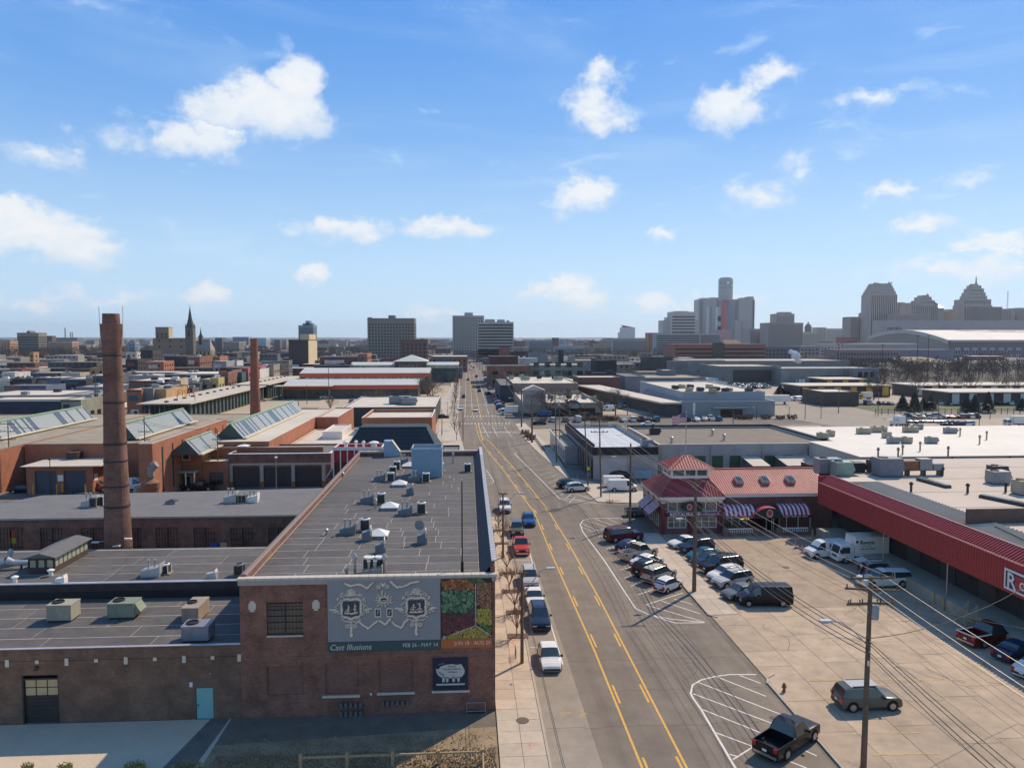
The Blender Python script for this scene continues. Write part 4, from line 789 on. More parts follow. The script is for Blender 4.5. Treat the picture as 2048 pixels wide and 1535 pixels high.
def works_back():
 y0=86.5;h=7.75;X0=-75.;x1=MX0+.0;cx=-40.;t=thing('brick_works','rear brick works with tall steel windows facing the courtyard and a lead-grey roof','building',(cx,y0,0))
 X=lambda px:XA(px,y0,6)-cx
 ws=[(-8,48),(80,127),(162,208),(264,284),(311,358),(387,433),(461,508),(537,575)]
 holes=[(X(a),X(c),2.2,ZA(1055,X(a)+cx,y0))for a,c in ws];b=MB();holed(b,X0-cx,x1-cx,-.3,h-.1,0,.35,holes);b.build('wall',BRK,t)
 for i,hh in enumerate(holes):
  w=hh[1]-hh[0];z0=hh[2];H_=hh[3]-z0;f=MB().box(hh[0],hh[1],.12,.2,z0,z0+.07).box(hh[0],hh[1],.12,.2,hh[3]-.07,hh[3]).box((hh[0]+hh[1])/2-.07,(hh[0]+hh[1])/2+.07,.1,.24,z0+.07,hh[3]-.07)
  n=8 if w>2 else 4
  for k in range(n+1):f.box(hh[0]+w*k/n-.02,hh[0]+w*k/n+.02,.15,.2,z0+.07,hh[3]-.07)
  for k in range(1,6):f.box(hh[0],hh[1],.14,.19,z0+H_*k/6-.02,z0+H_*k/6+.02)
  wo=f.build('window',DARK,t);PM=[mat('green_tinted_pane',(.06,.065,.04),.12,.8,1.2,spec=.7),mat('pale_blind_pane',(.6,.53,.40),.3,.35,1.5)]  # pale pane colour stands in for lit windows
  for s in range(2):
   lit=(i==1)or(i==5 and s==0);MB().box(hh[0]+.02+s*w/2,hh[0]+w/2-.08+s*(w/2+.04),.22,.26,z0+.07+(0 if not lit else.0),hh[3]-.07).build('pane',PM[1]if lit else PM[0],wo)
   if not lit:MB().box(hh[0]+.05+s*w/2,hh[0]+w/2-.1+s*(w/2+.04),.205,.219,z0+.1,z0+H_*.38).build('lower_blind',mat('old_blind',(.25,.22,.14),.6,.5,3),wo)
 foot=[(X0-cx,-.12),(x1-cx,-.12),(x1-cx,15.5),(P(100,985,h).x-cx,12.6),(P(0,1007,h).x-cx-1,5.8),(X0-cx,2)]
 MB().prism(foot,h-.1,h+.03).build('roof',mat('worn_felt',(.155,.15,.15),.9,.12,.4,fine=.18,fscale=10),t);MB().prism([(p[0]*.995,p[1]*.97+.3)for p in foot],-.2,h-.12).build('rear_wall',BRK,t)
 MB().box(X0-cx,x1-cx,-.2,-.121,h-.15,h+.05).build('gutter',STEEL,t)
 d_=MB().box(X(440),X(453),-.05,.0,1.5,ZA(1085,-30,y0)).build('door',mat('cream_frame',(.5,.42,.27)),t)
 o=text('Y',.1,WHITE,t,(0,0,0));bpy.data.objects.remove(o)
 aw=MB().add([(X(421),0,4.6),(X(436),0,4.6),(X(436),-1,4.1),(X(421),-1,4.1)],[(0,3,2,1)]).build('awning',mat('blue_awning',(.03,.08,.22)),t)
 MB().box(X(18),X(30),.1,.12,ZA(1075,-55,y0),ZA(1062,-55,y0)).build('red_sticker',flat('window_red',(.35,.05,.03)),t);MB().box(X(17),X(31),.1,.12,ZA(1088,-55,y0),ZA(1076,-55,y0)).build('yellow_sticker',flat('window_yellow',(.3,.3,.03)),t)
works_back()
zr3=7.79
put('hood',178,1012,zr3,1.4,1.1,1.0,GALV,'pale air handler on the rear works roof left of the big chimney');put('cond',189,1013,zr3,.8,.8,1.2,RTU,'squat condenser left of the big chimney');put('cond',203,1010,zr3,.8,.8,1.2,WHITE,'white framed condenser touching the big chimney');put('sky',344,1006,zr3,1.2,1.2,.25,DARK,'dark flat-topped hatch right of the big chimney')
put('hood',462,1004,zr3,1.5,1.1,1.1,GALV,'bluish air handler on the rear works roof, left one of the pair');put('cond',478,1004,zr3,.9,.9,1.0,RTU,'round condenser between the two air handlers of the rear roof');put('cond',486,1004,zr3,.9,.9,1.0,RTU,'second round condenser between the two air handlers of the rear roof');put('hood',505,1003,zr3,1.4,1.0,.9,WHITE,'white air handler near the edge of the banner building')
def bigchimney(px,Y,r0,r1,label,ztop=None,pyt=626):
 x=XA(px,Y,8);zt=ztop or ZA(pyt,x,Y);t=thing('brick_chimney',label,'chimney',(x,Y,0));b=MB();prof=[]
 return t,x,zt,b
x=XA(237,80,6);H_=ZA(627,x,80);t=thing('brick_chimney','tall weathered brick chimney with steel bands rising from the works courtyard','chimney',(x,80,0))
b=MB();R0=1.34;R1=.86;pr=[(R0+.1,0),(R0,6),(R1+.02,H_*.86),(R1+.16,H_*.93),(R1+.22,H_*.965),(R1+.1,H_*.966)];b.lathe(pr,26);b.sm=False;b.build('shaft',BRKC,t)
b=MB();b.lathe([(R1-.02,H_*.966),(R1-.05,H_)],26);b.build('crown',BRKC,t)
for f,w in((.985*.95,.08),(.86,.1),(.7,.12),(.56,.14),(.5,.1),(.415,.1),(.345,.12),(.2,.1)):
 z=H_*f;r=R0+(R1-R0)*max(0,(z-6)/(H_*.86-6))+.03+(.12 if f>.9 else 0);b=MB();b.lathe([(r,-w),(r+.02,0),(r,w)],26,(0,0,z));b.build('steel_band',mat('sooty_band',(.05,.035,.03),.7,.3,3),t)
for s in(-1,1):b=MB();b.tube([(s*(R1+.25),0,H_*.9),(s*(R1+.3),0,H_*.97),(s*(R1+.34),0,H_+.8)],.035);b.build('lightning_rod',WHITE,t)
b=MB()
for k in range(46):b.cyl((R1*.2,-R0-.15+.0,8+k*.45),(R1*.2+.35,-R0-.15,8+k*.45),.018,n=4,cap=False)
for dx,py_ in((-1.7,1088),(1.6,1082),(.4,1096)):o=MB().box(-.35,.35,-.15,.15,0,.12).tube([(0,0,.05),(-dx*.4,.5,.05)],.03).build('flood_lamp',WHITE,t);o.location=(dx,-1.3,ZA(py_,x,78))
x=XA(511,190,8);H2=ZA(677,x,190);t=thing('brick_chimney','slender orange-red chimney behind the skylit warehouse roofs','chimney',(x,190,0));b=MB();b.lathe([(1.45,0),(1.3,8),(.82,H2-.6),(.92,H2-.5),(.92,H2)],20);b.build('shaft',brick_mat('red_chimney_brick',(.33,.11,.06),(.24,.08,.05),(.2,.12,.09),w=.3,h=.1),t);MB().lathe([(1.31,7.5),(1.4,7.7),(1.3,7.9)],20).build('ring',BRKO,t)
MB().box(-2.5,2.5,-2.5,2.5,0,8.2).build('plinth',BRKO,t)
# ================================================================ the skylit warehouse group
BG='warehouses in the market block on the left'
def sky_monitor(X,y0,y1,z,h,w,label,n):
 t=thing('roof_lantern',label,'roof lantern',(X,(y0+y1)/2,z));L_=y1-y0;b=MB()
 vs=[(-w-3.2,-L_/2,0),(0,-L_/2,0),(-w,-L_/2,h),(-w-3.2,L_/2,0),(0,L_/2,0),(-w,L_/2,h)]
 b.add(vs,[(0,1,2),(5,4,3)]).build('end_wall',mat('dark_green_end',(.06,.085,.07)),t);MB().add([vs[0],vs[2],vs[5],vs[3]],[(0,1,2,3)]).build('roof_slope',ROOFT,t)
 MB().add([vs[1],vs[4],vs[5],vs[2]],[(0,1,2,3)]).build('glazing_base',mat('sash_backing',(.12,.15,.13)),t)
 nv=Vector((h,0,w)).normalized()*.06;k=L_/n;me=MB();me2=MB()
 for q_,g in((me,.07),(me2,.07)):
  q_.add([(nv.x-.06*w,-k/2+g,nv.z+.05*h),(nv.x-.06*w,k/2-g,nv.z+.05*h),(-w*.9+nv.x,k/2-g,h*.9+nv.z),(-w*.9+nv.x,-k/2+g,h*.9+nv.z)],[(0,1,2,3)])
 ga=me.mesh('pane',mat('wired_glass_pale',(.33,.36,.35),.35,.25,2));gb=me2.mesh('pane',mat('wired_glass_blue',(.10,.13,.17),.25,.25,2))
 for i in range(n):inst('pane',gb if random.random()<.25 else ga,t,(0,-L_/2+k*(i+.5),0))
 MB().box(-w-.15,-w+.15,-L_/2,L_/2,h-.08,h+.12).build('ridge_trim',GREEN,t);MB().box(0,.7,-L_/2-.3,L_/2+.3,.0,.25).build('gutter_trim',mat('cream_sill',(.6,.55,.42)),t)
bldg('huge flat gravel-roofed brick warehouse with long green-trimmed roof lanterns, left of the chimney',-135,-84.5,140,205,7.9,BRKO,ROOFT,.15,cope=ROOFT);bldg('gravel-roofed brick warehouse between the chimney and the orange parapet',-84.2,-53.2,147,203,7.9,BRKO,ROOFT,.15,cope=ROOFT)
sky_monitor(-92.5,141,191,8,3.2,2.6,'long green-edged glass lantern at the far left of the gravel roofs',60)
sky_monitor(-65.6,152,184,8,3.2,2.6,'green-edged glass lantern just right of the tall chimney',40)
t,W_=bldg('brick warehouse with light roof and the longest lantern, in front of the market sheds',-52.6,-38.6,147.5,215,8,BRKO,ROOFL,.15,cope=ROOFL)
sky_monitor(-44.8,152,207,8,3.0,2.6,'longest green-edged glass lantern, beside the pale flat roof',50)
sky_monitor(-47.9,136,150,7.2,2.6,2.4,'short green-edged lantern behind the garage roof',18)
t,W_=bldg('long narrow brick range with a bright orange side wall and dark upright bars',-55,-52.7,128,167,10.4,BRKO,ROOFT,.1,cope=STONE)
sl=MB().box(0,.06,-.25,.25,1.5,9.3).mesh('dark_bar',DARK)  # thin dark boxes spaced down the side wall
for i in range(8):inst('dark_bar',sl,t,(W_[1],4+i*4.6,0))
bldg('light-roofed brick block set behind the pale flat roof',-38.4,-33,192.5,219,8,BRKO,ROOFL,.3,cope=WTRIM);bldg('low tan-roofed infill building beside the orange wall',-52,-28,146.5,147.3,7,BRKO,ROOFL,.1,cope=ROOFL)
bldg('low white-roofed link building in front of the orange brick wall',-38.2,-24,160,190,5.2,BRKO,ROOFL,.2,cope=WTRIM);bldg('small tan-roofed plant room on the link roof',-33,-28.6,172,186,6.8,WTRIM,ROOFL,.2,cope=WTRIM)
t,W_=bldg('big orange brick box with tan roof and white parapet near the street',XA(723,181,9),XA(864,181,9),181,202,9.0,BRKO,ROOFL,.8,cope=WTRIM)
t,W_=bldg('long flat-roofed dark-fronted building behind the orange brick box',XA(684,240,6),XA(871,240,6),240,286,6.1,mat('dark_green_wall',(.04,.045,.042),.8,.3,.4),ROOFL,.3,cope=WTRIM);put('rtu',800,806,6,7,4,2.4,RTUG,'dark rooftop unit on the pale roof behind the orange box');put('rtu',818,808,6,5,3,2.2,RTUG,'second dark rooftop unit on the pale roof behind the orange box')
bldg('small white-roofed market office between bare trees',XA(556,250,4),XA(628,250,4),249,262,4,BRKO,ROOFW,.3,cope=WTRIM)
def garage_like(label,px0,px1,Y,h,dep,doors,dz,wall,roof,dm,name='garage',trim=None,zt=None):
 x0,x1=XA(px0,Y,3),XA(px1,Y,3);cx=(x0+x1)/2;t=thing(name,label,'garage',(cx,Y,0));holes=[(XA(a,Y,2)-cx,XA(c,Y,2)-cx,-.3,dz)for a,c in doors]
 b=MB();holed(b,x0-cx,x1-cx,-.3,h,0,.35,holes);b.box(x0-cx,x0-cx+.35,.35,dep,-.3,h).box(x1-cx-.35,x1-cx,.35,dep,-.3,h).box(x0-cx,x1-cx,dep-.3,dep,-.3,h);b.build('wall',wall,t);MB().box(x0-cx+.35,x1-cx-.35,.35,dep-.3,h-.5,h-.3).build('roof',roof,t)
 MB().box(x0-cx-.1,x1-cx+.1,-.12,.36,h,h+.1).box(x1-cx-.36,x1-cx+.1,.36,dep,h,h+.1).box(x0-cx-.1,x0-cx+.36,.36,dep,h,h+.1).build('parapet_cap',trim or WTRIM,t)
 for a,c,_,z in holes:
  d_=MB().box(a+.02,c-.02,.26,.3,0,z).build('roller_door',dm,t);n=int(z/.45);me=MB().box(a+.05,c-.05,.22,.259,.02,.38).mesh('slat',dm)
  for i in range(n):inst('slat',me,d_,(0,0,i*.45))
 return t,cx,x0,x1
t,cx,x0,x1=garage_like('orange brick two-door garage with a thin tan roof, left of the chimney',53,186,138.5,4.9,11,((70,113),(128,172)),4.2,BRKO,ROOFL,mat('slate_blue_door',(.05,.065,.09),.5,.3,1),zt=0)
MB().box(x0-cx-.6,x1-cx+1.8,-.8,11.5,5.0,5.15).build('roof_slab',ROOFL,t);yb_=MB().cyl((0,0,0),(0,0,1.9),.12).mesh('bollard',YEL)
for px in(69,116,127,173,189):inst('bollard',yb_,None,(XA(px,138,1),137.6,0))
_bi=0
for o in sorted(COL.objects,key=lambda q_:q_.location.x):
 if o.name.startswith('bollard')and not o.get('label'):tag(o,'yellow bollard at the orange brick garage, %s from the left'%ORD[_bi],'bollard','yellow bollards at the garage');_bi+=1
MB().box(XA(115,138.4,3)-cx,XA(126,138.4,3)-cx,-.06,-.01,2.3,3.4).build('wall_notice',WHITE,t);MB().box(x1-cx+.01,x1-cx+.06,.4,1.6,2.2,3.4).build('wall_notice',WHITE,t)
put('cond',150,917,5.15,2.2,1.8,1.4,RUST,'rusty rooftop fan housing on the tan garage roof')
t,cx,x0,x1=garage_like('grey three-door brick garage with a felt roof behind the banner building',458,662,142.3,6.3,13.5,((466,519),(528,582),(589,643)),3.8,BRK,ROOFG,mat('dark_bronze_door',(.045,.04,.04),.5,.2,1))
MB().box(x0-cx,x1-cx,-.08,-.003,4.2,4.6).build('concrete_band',CONC,t)
for px in(461,523,586,647):MB().box(XA(px,142,2)-cx-.32,XA(px,142,2)-cx+.32,-.1,-.003,0,4.2).build('concrete_pier',CONC,t);MB().box(XA(px,142,2)-cx-.33,XA(px,142,2)-cx+.33,-.16,-.101,0,1.1).build('orange_guard',mat('rusty_orange',(.35,.14,.04)),t)
def office():
 Y=141;x0,x1=XA(279,Y,6),XA(402,Y,6);t,W_=bldg('two-storey orange brick office with a green canopied entrance',x0,x1,Y,152,8.2,BRKO,ROOFL,.3,'office_building',cope=WTRIM);cx=(x0+x1)/2
 for a in(285,300,315,331,346):u=XA(a,Y,6)-x0;window(t,W_,'f',u,5.1,1.15,1.6,2,2,WTRIM,GLASSL,fw=.1,out=.02)
 window(t,W_,'f',XA(372,Y,6)-x0,5.5,1.4,1.1,1,1,WTRIM,GLASS,fw=.14,out=.02)
 for a,w in((293,1.8),(325,2.2),(357,1.6)):window(t,W_,'f',XA(a,Y,2)-x0,.8,w,2.2,2,2,mat('teal_frame',(.08,.17,.2)),GLASS,out=.02)
 window(t,W_,'f',XA(372,Y,2)-x0,0,1.8,2.6,2,1,WTRIM,GLASS,name='door',out=.03)
 MB().box(XA(342,Y,3)-cx,XA(397,Y,3)-cx,-1.8,-.003,3.4,3.65).build('canopy',mat('pale_green_canopy',(.3,.42,.38)),t)
 for a in(348,378,395):MB().box(XA(a,Y,2)-cx-.1,XA(a,Y,2)-cx+.1,-1.7,-1.5,0,3.4).build('canopy_post',WHITE,t)
 x2=XA(455,Y,3);bldg('low orange brick wing with tan roof beside the office entrance',x1+.02,x2,Y+.3,153,5.2,BRKO,ROOFL,.3,'office_wing',cope=WTRIM,wins=[('f',2.6,.8,2.6,2.4,dict(nx=2,nz=2,frame=mat('teal_frame',(.08,.17,.2))))]);put('sky',487,894,7.2,2,2,.3,WHITE,'small white roof box behind the garage roof')
office()
p=P(300,985,0);t=thing('cyclone_hopper','rusty cyclone dust hopper with a bent duct on a steel stand','cyclone hopper',(XA(303,112,4),112,0));b=MB();b.lathe([(.35,3.2),(1.2,6.2),(1.25,6.9),(.4,7.4),(.4,7.8)],14);b.build('cone',RUST,t)
b=MB();b.tube([(.1,0,7.7),(0,0,8.6),(.3,0,9.2),(.9,0,9.6)],[.45,.5,.6,.5],10);b.build('outlet',mat('grey_duct',(.28,.25,.23)),t);b=MB();b.tube([(-1.2,0,6.4),(-2.0,0,6.2),(-2.2,0,5.4),(-2.2,0,0)],.4,10);b.build('inlet_duct',mat('grey_duct',(.28,.25,.23)),t)
b=MB()
for sx in(-1,1):
 for sy in(-1,1):b.cyl((sx*1.1,sy*1.1,0),(sx*1.1,sy*1.1,4.6),.06,n=5)
b.tube([(-1.1,-1.1,1),(1.1,-1.1,4)],.04);b.tube([(1.1,-1.1,1),(-1.1,-1.1,4)],.04);b.tube([(-1.1,-1.1,4.5),(1.1,-1.1,4.5),(1.1,1.1,4.5),(-1.1,1.1,4.5),(-1.1,-1.1,4.5)],.05);b.build('stand',RUST,t)
def hip():
 Y=123.;t=thing('hip_roofed_building','building with a huge dark shingled hip roof behind the banner building','building',(-13.6,Y,0));b=MB();e=5.2
 x0,x1,a0,a1=XA(652,Y,e)+13.6,XA(886,Y,8)+13.6+1.4,XA(720,Y+7,12.6)+13.6,XA(853,Y+7,12.6)+13.6;D=17
 vs=[(x0,0,e),(x1,0,e),(x1,D,e),(x0,D,e),(a0,6.5,12.7),(a1,6.5,12.7),(a1,D-5,12.7),(a0,D-5,12.7)]
 b.add(vs,[(0,1,5,4),(1,2,6,5),(2,3,7,6),(3,0,4,7),(4,5,6,7)]);b.build('roof',mat('dark_shingles',(.030,.040,.045),.8,.15,2,fine=.2,fscale=30),t)
 MB().box(x0+.6,x1-.6,.6,D-.6,0,e).build('wall',BRK,t);MB().box(a0-.1,a1+.1,6.3,6.6,12.65,12.85).build('ridge_cap',mat('teal_ridge',(.08,.14,.17)),t)
 for k in range(14):
  f=(k+.5)/14;z=e+(12.7-e)*f;y=6.5*f;xa=x0+(a0-x0)*f;xb=x1+(a1-x1)*f;MB().box(xa+.05,xb-.05,y-.06,y+.02,z-.03,z+.035).build('shingle_course',MATS['dark_shingles'],t)
 for a,c in((vs[1],vs[5]),(vs[0],vs[4])):MB().tube([a,c],.1,4).build('hip_flashing',mat('pale_flashing',(.35,.38,.38)),t)
 bldg('dark flat-topped annex at the right of the hip-roofed building',XA(876,128,8),-1.2,128,139,8.2,MATS['dark_shingles'],ROOFG,.3,cope=mat('pale_flashing',(.35,.38,.38)))
 x0,x1=-21.0,XA(765,118,10);t,W_=bldg('small red-panelled structure with white posts behind the clay coping',x0,x1,118,122.5,10.9,mat('red_panel',(.34,.012,.02),.5,.1,1),ROOFL,.5,cope=WTRIM)
 for i in range(8):MB().box(W_[0]+(W_[1]-W_[0])*i/7-.09,W_[0]+(W_[1]-W_[0])*i/7+.09,-.1,-.003,0,10.7).build('white_post',WTRIM,t)
 MB().box(W_[0]-.15,W_[1]+.15,-.16,-.101,10.5,11.0).build('white_beam',WTRIM,t);MB().box(W_[0],W_[1],-.05,-.003,0,8.6).build('dark_glazing',GLASS,t)
 for px,py,w in((692,897,1.0),(712,896,.6),(727,897,.6),(748,898,1.6)):put('vent',px,py,10.5,w,w,1.3,WHITE,{692:'white drum vent on the red-panelled structure',712:'slim white vent on the red-panelled structure',727:'second slim white vent on the red-panelled structure',748:'wide pale vent box on the red-panelled structure'}[px])
hip()
def shed(label,x0,x1,y0,y1,e,r,roof,fascia,wall,posts=None,bay=9):
 t=thing('market_shed',label,'market shed',((x0+x1)/2,y0,0));w=(x1-x0)/2;D=y1-y0
 MB().add([(-w,-1,e),(w,-1,e),(w,D/2,r),(-w,D/2,r),(w,D+1,e),(-w,D+1,e)],[(0,1,2,3),(3,2,4,5)]).build('roof',roof,t);MB().box(-w,w,-1.1,-.9,e-2.0,e+.05).build('fascia',fascia,t)
 MB().box(-w+.5,w-.5,.2,D,0,e-.3).build('wall',wall,t);pm=MB().box(-.2,.2,-.9,-.5,0,e-1.4).mesh('post',mat('shed_post',(.05,.09,.1)))
 n=int((x1-x0)/bay)
 for i in range(n+1):inst('post',pm,t,(-w+.6+(2*w-1.2)*i/n,0,0))
 return t,w
SLT=mat('pale_metal_roof',(.50,.50,.47),.6,.05,.1);RDF=mat('brick_red_fascia',(.5,.10,.06),.7,.1,.3);SHW=mat('dark_shop_glass',(.05,.07,.075),.3,.6,.3)  # dark glass for the shed walls
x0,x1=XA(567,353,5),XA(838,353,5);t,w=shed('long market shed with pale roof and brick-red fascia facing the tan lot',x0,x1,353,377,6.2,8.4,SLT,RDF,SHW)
t,w=shed('upper roof tier of the red-banded market shed, with a row of clerestory windows',x0+2,x1+4,378,402,10.6,12.8,SLT,RDF,SHW);wm=MB().box(-1.3,1.3,-.1,.15,6.9,8.6).mesh('window',mat('clerestory_glass',(.4,.4,.33),.3,.5,.6))
for i in range(20):inst('window',wm,t,(-w+4+(2*w-8)*i/19,0,0))
x0,x1=XA(700,480,8),XA(918,480,8);t,w=shed('far long market shed with a cream clerestory',x0,x1,480,500,11,12.6,SLT,mat('cream_clerestory',(.42,.4,.3),.5,.3,.4),SHW);cx=(x0+x1)/2
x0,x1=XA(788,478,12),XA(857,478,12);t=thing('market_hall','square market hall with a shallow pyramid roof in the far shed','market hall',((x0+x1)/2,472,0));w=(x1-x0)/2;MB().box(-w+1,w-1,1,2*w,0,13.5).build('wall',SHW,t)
MB().add([(-w,-1,13.5),(w,-1,13.5),(w,2*w,13.5),(-w,2*w,13.5),(0,w,17.5)],[(0,1,4),(1,2,4),(2,3,4),(3,0,4),(0,3,2,1)]).build('roof',SLT,t)
text('MARKET',3.0,mat('letter_pink',(.45,.22,.2)),t,(0,.9,9.8),align='CENTER',name='sign_lettering',sx=1.3);wm=MB().box(-.7,.7,.8,.99,5,9).mesh('window',MATS['clerestory_glass'])
for i in range(8):inst('window',wm,t,(-w+3+(2*w-6)*i/7,0,0))
def openshed(label,x0,x1,y0,y1,z):
 t=thing('open_shed',label,'open market shed',((x0+x1)/2,y0,0));w=(x1-x0)/2;D=y1-y0;MB().prism([(-w,0),(w,0),(w,D),(-w,D)],z,z+.35).build('roof',mat('tan_shed_roof',(.5,.44,.35),.85,.1,.05),t)
 n=int(D/4.2);pm=MB().box(-.35,.35,-.9,.9,0,z).mesh('post',mat('green_post',(.055,.085,.085)))
 for i in range(n):inst('post',pm,t,(w-1.6,4+i*4.2,0));inst('post',pm,t,(-w+1.6,4+i*4.2,0))
 rm=MB().box(-.5,.5,-.6,.6,z+.35,z+.85).mesh('ridge_vent',DARK)
 for i in range(int(D/8)):inst('ridge_vent',rm,t,(-1,5+i*8,0))
openshed('long flat-roofed open produce shed running away from the chimney',-108.5,-91,252,345,6.2);openshed('farther open produce shed beside the slender chimney',-108,-91,350,430,6.4);openshed('short open shed with pointed end, right of the slender chimney',-88,-62,345,352,6)
for s_ in((371,798),(371,800)):pass
p=AY(372,797,262);t=thing('rooftop_sign','orange letters standing on the end of the open shed roof','sign',(p.x,262,6.6));text('FISH',3.2,mat('sign_orange',(.7,.3,.02),.5),t,(0,0,1.6),align='CENTER');MB().cyl((-3,0,0),(-3,0,2),.1).cyl((3,0,0),(3,0,2),.1).build('post',DARK,t)
BLK_=flat('shop_door_black',(.02,.02,.02))
C_=lambda n,c,**k:mat(n,tuple(v*.58+sum(c)/3*.36 for v in c),.8,.22,.2,**k)
GRY=C_('low_grey_wall',(.16,.15,.145));BLU=C_('blue_wall',(.10,.16,.28));TEA=C_('teal_blue_wall',(.02,.12,.22));DKB=C_('dark_brown_wall',(.06,.045,.045));TAN=C_('tan_wall',(.52,.40,.25));CRM=C_('cream_wall',(.58,.52,.38));WHW=C_('white_wall',(.55,.55,.52));REDW=C_('red_wall',(.32,.03,.035));OCH=C_('ochre_wall',(.5,.26,.06));YLW=C_('yellow_wall',(.55,.45,.08));NAV=C_('navy_wall',(.035,.045,.08));PURP=C_('lilac_grey_wall',(.27,.25,.30));MARO=C_('maroon_wall',(.17,.025,.04))
def row(px0,px1,pyt,Y,dep,wall,roof,label,name='low_building',**k):
 x0,x1=XA(px0,Y,5),XA(px1,Y,5);h=ZA(pyt,(x0+x1)/2,Y);return bldg(label,x0,x1,Y,Y+dep,h,wall,roof,.3,name,**k)
